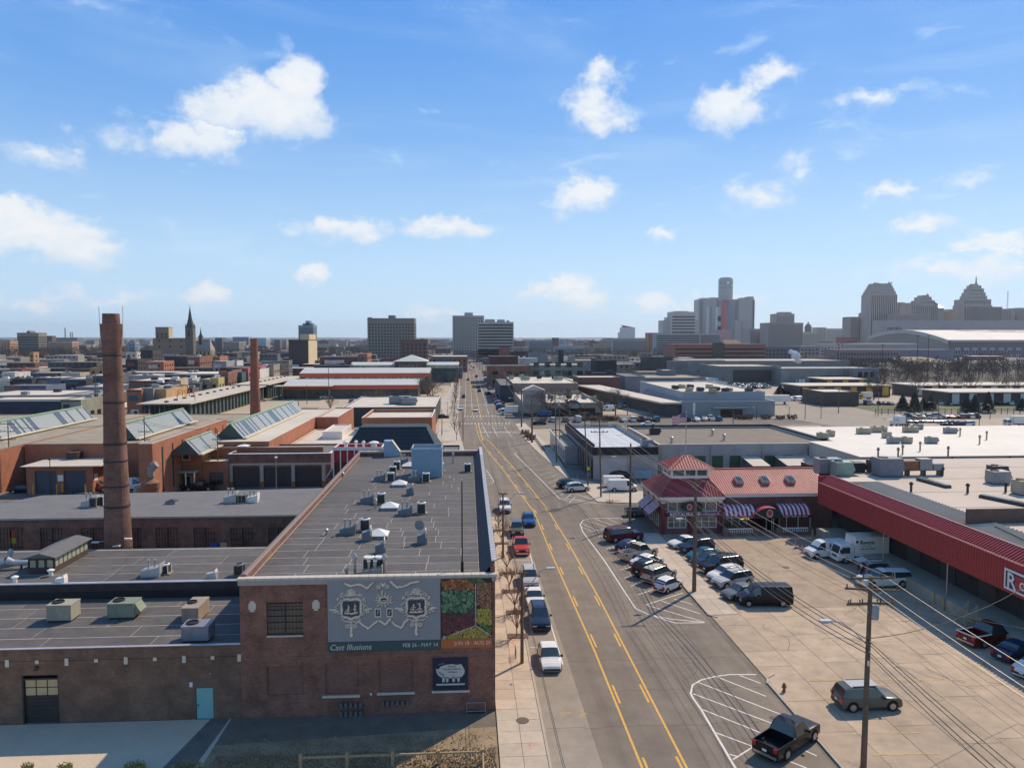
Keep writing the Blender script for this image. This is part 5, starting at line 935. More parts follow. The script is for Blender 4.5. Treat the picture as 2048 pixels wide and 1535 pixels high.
for r in((-40,122,799,262,16,NAV,ROOFL,'long dark shopfront with a white sign band behind the left lantern'),(122,162,799,262.2,20,C_('olive_wall',(.3,.3,.2)),ROOFL,'olive-grey block at the end of the dark shopfront'),(-60,120,790,284,30,GRY,ROOFL,'grey warehouse with a long tan roof at the far left'),(120,191,789,285,28,TAN,PURP,'tan loading bay building with a lilac-grey roof slope'),(193,222,788,290,24,C_('brown_wall',(.2,.13,.07)),ROOFT,'plain brown shed left of the tall chimney'),(8,92,771,335,16,BLU,ROOFG,'low blue building behind the grey warehouse'),(152,225,773,330,25,TEA,ROOFL,'teal-blue warehouse left of the chimney'),(-50,25,759,395,20,CRM,ROOFG,'cream building at the far left edge'),(4,30,744,430,15,WHW,ROOFG,'white gabled building with a mural at far left'),(64,122,755,400,20,BLU,ROOFW,'blue-fronted low building behind the left lots'),(20,64,757,395,14,DKB,ROOFG,'dark low building beside the cream one'),(122,172,757,400,25,DKB,ROOFW,'dark brown shed with snowy-white roof'),(172,215,750,410,30,C_('slate_wall',(.12,.13,.14)),ROOFW,'slate-walled warehouse left of the chimney'),(20,44,736,520,20,REDW,ROOFT,'small red building among the far left roofs'),(44,130,735,540,30,DKB,ROOFW,'long dark building with pale roof far left'),(130,180,736,545,30,C_('brick_brown_wall',(.13,.06,.05)),ROOFG,'brown brick building left of the ochre one'),(180,194,735,500,14,OCH,ROOFL,'lower part of the ochre two-storey building'),(194,222,726,500,14,OCH,ROOFL,'ochre two-storey building with dark windows left of the chimney'),(50,122,745,480,20,DKB,TAN,'tan-roofed shed row far left'),(120,160,745,480,12,TAN,ROOFT,'tan stepped building far left'),(254,284,779,272,25,BRKO,ROOFL,'orange brick shop with a white sign right of the chimney'),(284,307,776,274,25,C_('glass_grey_wall',(.22,.22,.2)),ROOFL,'grey shop with blue awning right of the chimney'),(307,333,778,276,20,OCH,ROOFT,'small ochre brick shop beside the blue awning'),(258,316,761,320,30,BRK,ROOFW,'low dark brick shed behind the awning shop'),(308,336,765,310,14,NAV,ROOFG,'dark blue-grey shed behind the ochre shop'),(336,353,758,330,14,TAN,ROOFG,'small tan building among the sheds'),(258,318,750,400,20,C_('pale_blue_wall',(.3,.33,.38)),ROOFW,'pale blue-grey long shed behind the chimney'),(355,385,756,360,20,WHW,ROOFW,'white low building behind the red one'),(341,358,772,300,10,REDW,ROOFT,'bright red shop with a white door'),(362,385,776,310,8,C_('plum_wall',(.15,.09,.12)),ROOFG,'plum-coloured low shop beside the red one'),(376,400,764,345,14,C_('dark_teal_wall',(.05,.1,.1)),ROOFG,'dark teal shop with a mural on its side'),(400,420,758,350,40,C_('purple_tan_wall',(.3,.24,.16)),ROOFW,'tan shop front with purple doors'),(420,437,755,352,45,YLW,ROOFW,'yellow mural-painted shop beyond the open shed'),(330,438,747,372,30,DKB,ROOFW,'long dark roofline behind the painted shops'),(438,457,743,362,60,BRK,ROOFG,'brown brick shop with arched windows'),(457,471,744,375,50,WHW,ROOFG,'white shop with a colourful mural'),(471,484,744,377,50,C_('green_teal_wall',(.03,.12,.11)),ROOFG,'teal painted shop beside the colourful mural'),(484,497,736,385,60,C_('pink_red_wall',(.5,.06,.09)),ROOFG,'pinkish red two-storey shop left of the slender chimney'),(440,484,735,420,30,MARO,ROOFG,'maroon-topped building behind the painted shops'),(240,360,744,440,20,MARO,ROOFW,'long maroon-brown roof below the old church'),(293,328,722,520,18,BRKO,ROOFW,'orange brick warehouse in front of the cold-store block'),(330,374,711,560,30,DKB,ROOFG,'dark brick industrial building below the cold store'),(374,400,712,560,40,BRK,ROOFG,'brick loft building with sunlit tall windows'),(400,426,714,600,40,DKB,ROOFG,'dark block below the church'),(426,440,712,590,20,BRKO,ROOFG,'small red brick house below the church'),(426,453,722,540,20,C_('pale_grey_wall',(.3,.31,.33)),ROOFW,'pale grey shed right of the church'),(454,474,721,560,16,WHW,ROOFW,'white building with small windows right of the church'),(282,306,700,640,20,DKB,ROOFW,'dark brick block left of the cold store'),(252,276,718,560,25,DKB,ROOFG,'black-walled warehouse right of the chimney'),(252,274,704,660,10,CRM,ROOFG,'tank-topped pale building right of the chimney'),(60,68,704,640,8,OCH,ROOFT,'narrow ochre tower house far left'),(215,227,706,640,8,CRM,ROOFG,'small pale building against the chimney'),(497,520,738,400,20,WHW,ROOFW,'whitish low shop right of the slender chimney'),(526,548,729,420,14,C_('tan_grey_wall',(.3,.25,.2)),ROOFG,'tan-grey three-storey shop right of the slender chimney'),(534,562,727,470,20,DKB,ROOFG,'dark brick shop behind the sheds'),(561,578,720,500,10,GRY,ROOFW,'small grey building left of the black tower'),(640,716,712,560,30,C_('long_red_wall',(.2,.05,.04)),ROOFG,'long dark red brick hall behind the market'),(716,735,706,560,24,BRKO,ROOFG,'stepped orange brick gable at the end of the red hall'),(628,700,729,470,12,NAV,ROOFG,'black low building behind the market shed'),(763,800,717,620,14,REDW,ROOFG,'small red shop row behind the market hall'),(862,935,712,620,40,BRK,ROOFW,'three-storey dark brick row left of the street'),(860,925,733,520,10,GRY,ROOFW,'grey low shed at the street side')):
 t,W_=row(*r)
 h=max(v.co.z for v in t.children[0].data.vertices)
 if h>5 and r[3]>300:
  zs=[1.5+k*3.6 for k in range(int((h-1.2)/3.6))];winband(t,W_,'fr',zs,1.5,1.7,2.2,GLASS)
 elif h>3.5:winband(t,W_,'fr',[.9],2.6,1.9,2.0,GLASS if random.random()<.6 else WTRIM)
 x_=W_[1]-W_[0]
 if h>3 and x_>5:
  sc_=random.choice((CRM,NAV,REDW,WHW,TEA,OCH));MB().box(W_[0]+x_*.12,W_[0]+x_*random.uniform(.4,.85),-.15,-.003,h*.62,h*.82).build('sign_band',sc_,t);MB().box(W_[0],W_[1],-.1,-.003,h-.25,h+.05).build('cornice',random.choice((WTRIM,DARK,STONE)),t)
  for k in range(random.randrange(1,4)):u=W_[0]+x_*random.uniform(.1,.85);MB().box(u,u+1.1,-.12,-.004,0,2.3).build('door',random.choice((DARK,BLK_,WHW)),t)
 for k in range(random.randrange(0,3)):
  u=random.uniform(-.35,.35)*x_;o=MB().box(-1.2,1.2,-.9,.9,-.3,1.2).build('roof_unit',random.choice((RTUG,WHITE,DARK)),t);o.location=(u,random.uniform(3,max(4,W_[3]-3)),h)
# ================================================================ right: restaurant, canopy warehouse, other warehouses
REDR=mat('red_metal_roof',(.44,.11,.085),.6,.16,.9,big=.15,bigscale=.25);REDF=mat('dark_red_metal',(.34,.04,.042),.5,.2,.9,fine=.1,big=.2,bigscale=.2)
def seam_slope(t,A,B,C,D,n,m,name='roof_panel',rib=.07,rw=.05,up=None):
 """slope A-B (eave, left to right) D-C (ridge); n panels side by side, each with a raised seam"""
 A,B,C,D=map(Vector,(A,B,C,D));nv=(B-A).cross(D-A).normalized()
 if nv.z<0:nv=-nv
 for i in range(n):
  a=A.lerp(B,i/n);b_=A.lerp(B,(i+1)/n);c=D.lerp(C,(i+1)/n);d_=D.lerp(C,i/n);b=MB();e=(b_-a).normalized()*rw
  b.add([a,b_,c,d_],[(0,1,2,3)]);b.add([a,a+e,d_+e,d_,a+nv*rib,a+e+nv*rib,d_+e+nv*rib,d_+nv*rib],[(0,4,7,3),(1,2,6,5),(4,5,6,7),(0,1,5,4)]);b.build(name,m,t)
def seam_clip(t,eave,ridge,n,m):
 """trapezoid or triangle hip: eave=(A,B), ridge=(D,C); vertical-plane seams parallel to the fall line"""
 A,B=map(Vector,eave);D,C=map(Vector,ridge);e=(B-A);L_=e.length;e.normalize();mid=(D+C)/2;foot=A+e*((mid-A).dot(e));fall=mid-foot
 nv=e.cross(fall).normalized()
 if nv.z<0:nv=-nv
 sD=(D-A).dot(e);sC=(C-A).dot(e)
 def top(s):
  if s<sD:return max(0,s/sD)if sD>1e-6 else 1
  if s>sC:return max(0,(L_-s)/(L_-sC))if L_-sC>1e-6 else 1
  return 1
 for i in range(n):
  s0,s1=L_*i/n,L_*(i+1)/n;ks=sorted({s0,s1,*[s for s in(sD,sC)if s0<s<s1]});b=MB()
  lo=[A+e*s for s in ks];hi=[A+e*s+fall*top(s)for s in ks];b.add(lo+hi[::-1],[tuple(range(2*len(ks)))])
  p,q_=lo[0],hi[0];w=e*.05
  if(q_-p).length>.1:b.add([p,p+w,q_+w,q_,p+nv*.07,p+w+nv*.07,q_+w+nv*.07,q_+nv*.07],[(0,4,7,3),(1,2,6,5),(4,5,6,7),(0,1,5,4)])
  b.build('roof_panel',m,t)
RY=104.3
def restaurant():
 X0=XA(1322,RY,1);X1=XA(1443,RY,1);X2=53.2;cx=X0;t=thing('restaurant','red-roofed brick restaurant with lantern tower and striped awnings','restaurant',(cx,RY,0));E=5.5
 RB=brick_mat('restaurant_brick',(.20,.075,.06),(.13,.05,.045),(.2,.15,.13));w1=X1-X0;w2=X2-X0
 h1=[(.95,w1/2-.75,.9,2.55),(.95,w1/2-.75,3.3,4.7),(w1/2+.35,w1-.75,.9,2.55),(w1/2+.35,w1-.75,3.3,4.7)]
 b=MB();holed(b,0,w1,-.1,E-.45,0,.35,h1);holed(b,w1,w2,-.1,E-.45,1.2,1.5,[(w1+.6,w1+4.2,.9,2.7),(w1+4.8,w1+7.4,0,2.7)]);b.box(0,.3,.35,11,-.1,E-.45).box(w2-.3,w2,1.5,12,-.1,E-.45).box(0,w2,10.7,11,-.1,E-.45);b.build('wall',RB,t)
 MB().box(-.35,w1+.3,-.45,-.0,E-.45,E-.05).box(w1+.3,w2-.0,.9,1.35,E-.45,E-.05).box(-.35,-.05,0,11.2,E-.45,E-.05).build('cornice',WTRIM,t);MB().box(-.1,w1+.1,-.14,-.003,4.72,5.03).build('frieze',WTRIM,t)
 cols=MB().box(-.22,.22,-.2,-.003,0,4.7).mesh('brick_pier',mat('deep_red_pier',(.16,.03,.035),.7));
 for x in(.25,w1/2-.2,w1-.3):inst('brick_pier',cols,t,(x,0,0));MB().box(x-.3,x+.3,-.25,-.201,4.5,5.1).build('stone_block',STONE,t)
 WG=mat('restaurant_glass',(.12,.13,.11),.1,.5,.8,spec=.8)
 for h,n in zip(h1,(3,2,3,2)):
  w,hh=h[1]-h[0],h[3]-h[2];f=MB().box(h[0],h[1],.02,.12,h[2],h[2]+.09).box(h[0],h[1],.02,.12,h[3]-.09,h[3])
  if hh>1.5:f.box(h[0],h[1],.04,.12,h[2]+hh*.55-.03,h[2]+hh*.55+.03)
  for i in range(n+1):x=h[0]+(w-.09)*i/n;f.box(x,x+.09,.0,.12,h[2]+.09,h[3]-.09)
  wo=f.build('window',WTRIM,t)
  for i in range(n):MB().box(h[0]+.1+(w-.1)*i/n,h[0]+(w-.0)*(i+1)/n-.03,.13,.16,h[2]+.09,h[3]-.09).build('pane',WG,wo)
 MB().box(.6,w1-.3,-.35,-.201,2.62,3.25).build('sign_band',mat('sign_maroon',(.10,.012,.02),.5),t);MB().box(.6,w1-.3,-.36,-.2,3.25,3.33).build('sign_trim',mat('lilac_trim',(.38,.33,.5),.5),t)
 lt=mat('sign_lettering_white',(.75,.72,.72),.5);text('RESTAURANT',.62,lt,t,(w1*.13,-.37,2.72),sx=1.15,bold=.015);text('10TH HOWARD ST.',.42,mat('lilac_lettering',(.6,.58,.8),.5),t,(w1*.56,-.37,2.78),sx=.95,bold=.01)
 b=MB();n=12;pts=[(w1*.5-1.45,3.35),(w1*.5+1.45,3.35)]+[(w1*.5+1.45*cos(pi*i/n),4.2+.62*sin(pi*i/n))for i in range(n+1)];b.add([(x,-.42,z)for x,z in pts],[tuple(range(len(pts)))]);b.build('arched_sign',flat('sign_black_green',(.02,.03,.03)),t)
 b=MB();disc(b,w1*.5-.45,4.0,.42,.5,-.44,0,12);disc(b,w1*.5-.45,4.05,.24,.3,-.445,1,10);b.build('sign_emblem',[mat('emblem_pink',(.5,.28,.26)),mat('emblem_red',(.4,.05,.05))],t);text('RIVERA',.22,mat('emblem_pink',(.5,.3,.3)),t,(w1*.5-.75,-.445,3.5));
 R=8.1;yr=6.6;seam_slope(t,(w1*.52,.85-.0,E),(w2-.1,.85,E),(w2-.1,yr+.6,R),(w1*.52,yr+.6,R),62,REDR);seam_slope(t,(w2-.1,13.0,E),(w1*.3,13.0,E),(w1*.3,yr+.6,R),(w2-.1,yr+.6,R),12,REDR)
 MB().box(w1*.5,w2+1.5,yr+.45,yr+.75,R-.03,R+.1).build('ridge_cap',REDR,t)
 px1=w1+.35;D=10.5;tw0,tw1,ty0,ty1=w1*.24,w1*.84,2.3,6.6;zt=7.8;e=.5
 seam_clip(t,((-e,-e,E),(px1,-e,E)),((tw0,ty0,zt),(tw1,ty0,zt)),24,REDF);seam_clip(t,((-e,D,E),(-e,-e,E)),((tw0,ty1,zt),(tw0,ty0,zt)),20,REDR);seam_clip(t,((px1,-e,E),(px1,D,E)),((tw1,ty0,zt),(tw1,ty1,zt)),14,REDR)  # front slope in the darker red, so its shade is in the colour
 for a,c in(((-e,-e,E),(tw0,ty0,zt)),((px1,-e,E),(tw1,ty0,zt))):MB().tube([a,c],.09,5).build('hip_cap',REDR,t)
 b=MB();lz=7.3;lh=8.95;W2=tw1-tw0;cxp=[tw0,tw0+W2*.36,tw0+W2*.68,tw1]
 for x in cxp:b.box(x-.13,x+.13,ty0-.13,ty0+.13,lz,lh).box(x-.13,x+.13,ty1-.13,ty1+.13,lz,lh)
 for y in(ty0+(ty1-ty0)/2,):b.box(tw0-.12,tw0+.12,y-.12,y+.12,lz,lh).box(tw1-.12,tw1+.12,y-.12,y+.12,lz,lh)
 b.box(tw0-.2,tw1+.2,ty0-.2,ty0-.14,lz,lz+.75).box(tw0-.2,tw0-.14,ty0-.14,ty1,lz,lz+.75).build('lantern_frame',WTRIM,t);MB().box(tw0,tw1,ty0,ty1,lz,lh-.02).build('lantern_glass',mat('lantern_glass',(.10,.13,.13),.08,.4,1,spec=.8),t);MB().box(tw0-.75,tw1+.75,ty0-.75,ty1+.75,lh,lh+.16).build('lantern_cornice',WTRIM,t)
 a=(tw0-.8,ty0-.8,lh+.17);b_=(tw1+.8,ty0-.8,lh+.17);c=(tw1+.8,ty1+.8,lh+.17);d_=(tw0-.8,ty1+.8,lh+.17);m0,m1=(tw0+W2*.42,(ty0+ty1)/2,10.7),(tw0+W2*.58,(ty0+ty1)/2,10.7)
 seam_clip(t,(a,b_),(m0,m1),16,REDR);seam_clip(t,(b_,c),(m1,m1),11,REDR);seam_clip(t,(d_,a),(m0,m0),11,REDR);seam_clip(t,(c,d_),(m1,m0),8,REDR)
 for p in(a,b_):MB().tube([p,m0 if p is a else m1],.08,5).build('hip_cap',REDR,t)
 for px in(1479,1531,1582):
  x=XA(px,RY+3.5,7)-X0;o=MB().box(-.55,.55,-.75,.75,0,.55).build('rooflight',mat('rooflight_frame',(.5,.47,.42)),t);o.location=(x,3.9,6.75);o.rotation_euler=(.4,0,0)
  g_=MB().add([(-.5,-.7,.56),(.5,-.7,.56),(.5,.7,.56),(-.5,.7,.56),(0,0,.8)],[(0,1,4),(1,2,4),(2,3,4),(3,0,4)]).build('dome',mat('smoky_dome',(.12,.12,.12),.15,spec=.8),o)
 def awning(x0,x1,y,z0,z1,dep,label):
  a=thing('striped_awning',label,'awning',((x0+x1)/2+X0,RY+y,z0));n=max(4,int((x1-x0)/.31));k=(x1-x0)/n;pr=[(0,z1-z0),(-dep*.45,(z1-z0)*.9),(-dep*.8,(z1-z0)*.6),(-dep,.25),(-dep,-.15)]
  ms=[]
  for m in(mat('awning_red',(.30,.03,.05),.7),mat('awning_white',(.62,.6,.68),.7)):
   b=MB();vs=[(0,yy,zz_)for yy,zz_ in pr]+[(k,yy,zz_)for yy,zz_ in pr];nn=len(pr);b.add(vs,[(i,i+1,nn+i+1,nn+i)for i in range(nn-1)]);ms.append(b.mesh('stripe',m))
  for i in range(n):inst('stripe',ms[i%2],a,(x0-(x0+x1)/2+k*i,0,0))
  MB().box(x0-(x0+x1)/2,x1-(x0+x1)/2,-dep-.03,-dep-.005,-.18,.16).build('valance',MATS['sign_maroon'],a)
  return a
 xa,xb,xc,xd=[XA(p_,RY-1,3)-X0 for p_ in(1449,1512,1560,1625)]
 a=awning(xa,xb,1.1,2.55,4.0,1.9,'red and white striped awning left of the restaurant door');text('GROCERY PRODUCE CHEESE WINE',.27,lt,a,(-(xb-xa)/2+.3,-1.96,-.12),sx=.95)
 a=awning(xc,xd,1.1,2.55,4.0,1.9,'red and white striped awning right of the restaurant door');text('BAKERY  PRODUCE  MEATS',.30,lt,a,(-(xd-xc)/2+.5,-1.96,-.12),sx=1.0)
 a=thing('arched_awning','dark arched awning over the restaurant door','awning',((xb+xc)/2+X0,RY+1.1,2.4));w=(xc-xb)/2+.35;b=MB();n=12;P0=[(w*cos(pi*i/n),0.05+1.55*sin(pi*i/n))for i in range(n+1)]
 b.add([(x,-2.5,z)for x,z in P0]+[(x,-2.5,z-.0)for x,z in()],[tuple(range(n+1))][:1]);b.build('front',MATS['sign_black_green'],a)
 b=MB();b.add([(x,-2.52,z)for x,z in P0]+[(x,0,z)for x,z in P0],[(i,i+1,n+2+i,n+1+i)for i in range(n)]);b.build('cover',MATS['awning_red'],a);b=MB();disc(b,.1,.75,.5,.62,-2.53,0,14);disc(b,.1,.8,.28,.36,-2.535,1,10);b.build('emblem',[MATS['emblem_pink'],MATS['emblem_red']],a)
 a=thing('striped_awning','maroon striped awning on the street side of the restaurant','awning',(X0-.02,RY+.3,2.9));mm=[MB().add([(0,0,1.3),(0,.3,1.3),(-1.6,.3,-.1),(-1.6,0,-.1)],[(0,1,2,3)]).mesh('stripe',MATS[k_])for k_ in('awning_red','awning_white')]
 for i in range(26):
  if i in(12,13):continue
  inst('stripe',mm[i%2],a,(0,.3*i,0))
 for i in range(3):window(t,(0,w1,0,11),'l',1.8+i*3.4,.9,2.2,1.8,2,1,WTRIM,WG);window(t,(0,w1,0,11),'l',1.8+i*3.4,3.9,2.2,.9,2,1,WTRIM,WG)
 MB().box(w1+.6,w1+4.2,1.25,1.3,.9,2.7).build('shop_window',WG,t);text('EAT',.75,mat('yellow_neon',(.85,.55,.05),emit=1.2,var=0,fine=0),t,(XA(1487,RY,2)-X0,1.2,1.75),sx=1.1,bold=.02,name='window_sign')
 for x in(w1+.6,w1+1.9,w1+3.0,w1+4.15):MB().box(x-.05,x+.05,1.1,1.24,.9,2.7).build('mullion',WTRIM,t)
 dx=XA(1552,RY,2)-X0
 for s in(-1.0,0.1):d_=MB().box(dx+s,dx+s+.9,1.2,1.27,.05,2.4).build('door',GLASS,t);MB().box(dx+s,dx+s+.09,1.12,1.199,.05,2.45).box(dx+s+.82,dx+s+.91,1.12,1.199,.05,2.45).build('door_frame',WTRIM,d_)
 MB().box(dx-2.1,dx+2.0,.6,1.19,0,.1).build('door_step',CONC,t)
 for xp in(XA(1569,RY,2)-X0,XA(1592,RY,2)-X0,XA(1616,RY,2)-X0):MB().cyl((xp,-.7,0),(xp,-.7,2.5),.04).build('awning_post',WHITE,t)
 for a_,c_,l in((1449,1512,'stone balustrade with white balusters left of the restaurant door'),(1556,1622,'stone balustrade with white balusters right of the restaurant door')):
  yb_=RY-1.6;a,c=XA(a_,yb_,.5),XA(c_,yb_,.5);w=(c-a)/2;q_=thing('balustrade',l,'balustrade',((a+c)/2,yb_,0));PB=brick_mat('patio_brick',(.22,.15,.11),(.15,.1,.08),(.25,.2,.16))
  MB().box(-w,w,-.15,.15,0,.5).build('base_wall',PB,q_);pm=MB().box(-.38,.38,-.3,.3,0,1.15).mesh('pier',PB);[inst('pier',pm,q_,(s*(w-.1),0,0))for s in(-1,1)];MB().box(-w+.3,w-.3,-.14,.14,1.0,1.12).build('handrail',WHITE,q_)
  bm_=MB().lathe([(.05,0),(.09,.15),(.05,.38),(.07,.5)],6).mesh('baluster',WHITE);n=int((2*w-.9)/.3)
  for i in range(n):inst('baluster',bm_,q_,(-w+.5+(2*w-1.0)*i/(n-1),0,.5))
 p=thing('flagpole','tall flagpole on the lantern roof of the restaurant','flagpole',(X0+(m0[0]+m1[0])/2,RY+m0[1],10.6));fx,fy=p.location.x,p.location.y;zt=ZA(824,fx,fy);MB().cyl((0,0,0),(0,0,zt-10.6),.07,.045).build('pole',STEEL,p);MB().lathe([(.02,-.1),(.12,0),(.02,.12)],8,(0,0,zt-10.5)).build('finial',STEEL,p)
 f=thing('flag','stars and stripes flying from the restaurant flagpole','flag',(fx,fy,zt-.1));fw,fh=2.1,1.35
 def pt(u,v):return(-u*fw*.98,.22*sin(u*7)*(.3+u),-v*fh-u*.38+.1*sin(u*6))
 sr,sw_=flat('flag_red',(.45,.03,.04),.8),flat('flag_white',(.7,.7,.7),.8)
 for i in range(13):
  b=MB();n=10;u0=.42 if i<7 else 0;vs=[pt(u0+(1-u0)*k/n,i/13)for k in range(n+1)]+[pt(u0+(1-u0)*k/n,(i+1)/13)for k in range(n+1)];b.add(vs,[(k,k+1,n+2+k,n+1+k)for k in range(n)]);b.build('stripe',sr if i%2==0 else sw_,f)
 b=MB();n=5;vs=[pt(.42*k/n,0)for k in range(n+1)]+[pt(.42*k/n,7/13)for k in range(n+1)];b.add(vs,[(k,k+1,n+2+k,n+1+k)for k in range(n)]);cn=b.build('canton',flat('flag_blue',(.02,.03,.16),.8),f)
 b=MB()
 for r_ in range(5):
  for c_ in range(6):x,y,z=pt(.035+c_*.066,.05+r_*.105);disc(b,x,z,.035,.035,y-.02,0,5)
 stuff(b.build('stars',sw_,cn))
 return X0,w1
_a=flat('sign_black_green',(.02,.03,.03));_b=flat('sign_maroon',(.10,.012,.02));RX0,RW1=restaurant()
CX=49.5;TA=8.62;RF2_=8.22;
def canopy():
 t=thing('canopy_warehouse','long warehouse with a deep red corrugated metal canopy over its loading dock','warehouse',(CX,60,0));y0,y1=-24,42.2;zb=4.72;ZM=7.72;RF2=8.22;
 n=165;k=(y1-y0)/n;b=MB()
 me=MB();me.add([(0,0,zb),(0,k*.5,zb),(0,k*.5,ZM),(0,0,ZM),(-.07,k*.62,zb),(-.07,k*.88,zb),(-.07,k*.88,ZM+.02),(-.07,k*.62,ZM+.02),(0,k,zb),(0,k,ZM)],[(0,3,2,1),(1,2,7,4),(4,7,6,5),(5,6,9,8)])
 me.add([(0,0,ZM),(0,k*.5,ZM),(1.5,k*.5,TA),(1.5,0,TA),(-.07,k*.6,ZM+.1),(-.07,k*.9,ZM+.1),(1.5,k*.9,TA+.1),(1.5,k*.6,TA+.1),(0,k,ZM),(1.5,k,TA)],[(0,1,2,3),(1,4,7,2),(4,5,6,7),(5,8,9,6)])
 me=me.mesh('roof_panel',REDF)
 for i in range(n):inst('roof_panel',me,t,(0,y0+k*i,0))
 em=MB().box(-.16,.06,.08,k*.8,ZM-.04,ZM+.07).mesh('eave_clip',mat('pinkish_edge',(.62,.30,.26),.4))
 for i in range(n):inst('eave_clip',em,t,(0,y0+k*i,0))
 MB().box(.03,.1,y0,y1,zb+.05,ZM-.05).box(1.5,1.75,y0,y1,ZM-.1,TA+.12).build('canopy_edge',mat('dark_red_backing',(.12,.015,.02),.6),t);MB().box(-.05,3.2,y1,y1+.12,zb,TA).build('end_panel',REDF,t)
 w0,w1_=1.76,6.6;MB().add([(w0,y0,ZM+.1),(w1_,y0,8.18),(w1_,y1,8.18),(w0,y1,ZM+.1)],[(0,1,2,3)]).build('canopy_deck',mat('tan_ribbed_deck',(.42,.36,.27),.6,.2,.3),t)
 rm=MB().add([(w0,0,ZM+.1),(w0,.14,ZM+.3),(w0,.28,ZM+.1),(w1_+.3,0,8.2),(w1_+.3,.14,8.4),(w1_+.3,.28,8.2)],[(0,3,4,1),(1,4,5,2),(0,1,2),(5,4,3)]).mesh('deck_rib',mat('ribbed_deck_cream',(.52,.45,.34),.5,.1,.5));n=108
 for i in range(n):inst('deck_rib',rm,t,(0,y0+.1+(y1-y0-.4)*i/n,0))
 MB().box(w0,w1_+.2,y1-3.5,y1-.1,8.18,8.43).build('deck_head',ROOFL,t)
 for i in range(9):MB().box(w1_+.6,75,y0+4+i*8.7,y0+4.12+i*8.7,8.221,8.24).build('roof_seam',mat('seam_tar_grey',(.22,.18,.15)),t)
 X3=75;MB().box(w1_,X3,y0,58,7.92,8.22).build('roof',mat('pinkish_tan_roof',(.50,.42,.345),.9,.07,.15,fine=.08,fscale=5,big=.08),t);MB().box(3.2,3.6,y0,y1+.5,0,7.6).box(4.6,X3,55,58,0,7.91).build('dock_wall',mat('dock_wall_painted_shade',(.035,.032,.03),.9,.3,.5),t)  # dock wall near black: the deep shade is put into its colour
 MB().box(.12,3.2,y0,y1,7.1,7.2).build('soffit',mat('dark_soffit',(.05,.045,.04)),t)  # closes the canopy ceiling, added to keep light off the dock
 MB().box(-.45,3.2,y0,y1-.5,0,1.25).build('dock_kerb',mat('dock_concrete',(.34,.30,.24),.9,.2,.4,fine=.1),t)
 dm=MB().box(3.12,3.19,0,2.6,1.3,4.4).mesh('dock_door',mat('dock_door_painted_shade',(.05,.05,.047),.6,.2,.5));  # doors darkened too, carrying the dock's shade in their colour
 for i in range(9):inst('dock_door',dm,t,(0,y0+3+i*6.3,0))
 for y in(y0+2,y0+14,y0+26,y0+38,y0+50):MB().cyl((.35,y,1.25),(.35,y,zb+.1),.07).build('canopy_post',STEEL,t)
 MB().box(XA(1935,76,8.5)-CX,X3,16,16.35,8.22,9.8).build('roof_upstand',mat('brown_upstand',(.10,.07,.06),.8),t)
 q_=thing('wall_sign','white-framed sign with a big R fixed to the red canopy front','sign',(CX-.1,60,4.95));ya=YA(2012,CX,6.5);
 L_=9.0;o=MB().box(-.06,0,-L_,0,.1,2.0).build('panel',flat('sign_border_white',(.72,.72,.74)),q_);o.location=(0,ya-60,0);o=MB().box(-.075,-.061,-L_+.2,-.2,.3,1.8).build('inner_panel',flat('sign_deep_navy',(.04,.045,.07)),q_);o.location=(0,ya-60,0);o=MB().box(-.085,-.076,-L_+.4,-1.4,.45,1.65).build('red_field',REDF,q_);o.location=(0,ya-60,0)
 text('R',2.0,MATS['sign_border_white'],q_,(-.1,ya-60-.35,.35),(pi/2,0,-pi/2),bold=.02);text('O-S',1.0,MATS['sign_border_white'],q_,(-.1,ya-60-1.95,.6),(pi/2,0,-pi/2),bold=.02)
 s=thing('dock_stairs','weathered timber steps with rails up to the loading dock','steps',(CX-1.7,YA(1925,48,.5),0));WD=mat('pale_timber',(.38,.32,.2),.9,.2,3)
 for i in range(4):MB().box(i*.3,i*.3+.3,-.6,.6,.05+i*.28,.12+i*.28).build('tread',WD,s)
 for y in(-.65,.65):
  for z in(.55,.85,1.15):MB().tube([(0,y,z),(1.2,y,z+1.1)],.04,4).build('rail',WD,s)
  for x,h in((0,1.2),(1.2,2.3)):MB().box(x-.05,x+.05,y-.05,y+.05,0,h).build('post',WD,s)
_c=flat('sign_border_white',(.72,.72,.74));canopy()
bm=MB().cyl((0,0,0),(0,0,1.25),.11,n=10).mesh('post_tube',mat('chipped_yellow',(.42,.32,.14),.7,.3,6));bc=MB().lathe([(.115,1.25),(.09,1.31)],10).mesh('cap',mat('chipped_yellow',(.4,.3,.1)))
for px,py,l in((1867,1208,'leftmost yellow bollard in the shade by the dock steps'),(1886,1220,'yellow bollard nearest the camera left of the dock steps'),(1893,1207,'yellow bollard just left of the dock step rails'),(1913,1218,'yellow bollard standing against the dock steps'),(1625,1077,'pale bollard at the right end of the restaurant balustrade'),(1646,1075,'pale bollard between the restaurant and the loading dock')):
 t=thing('bollard',l,'bollard',P(px,py));inst('post_tube',bm,t);inst('cap',bc,t)
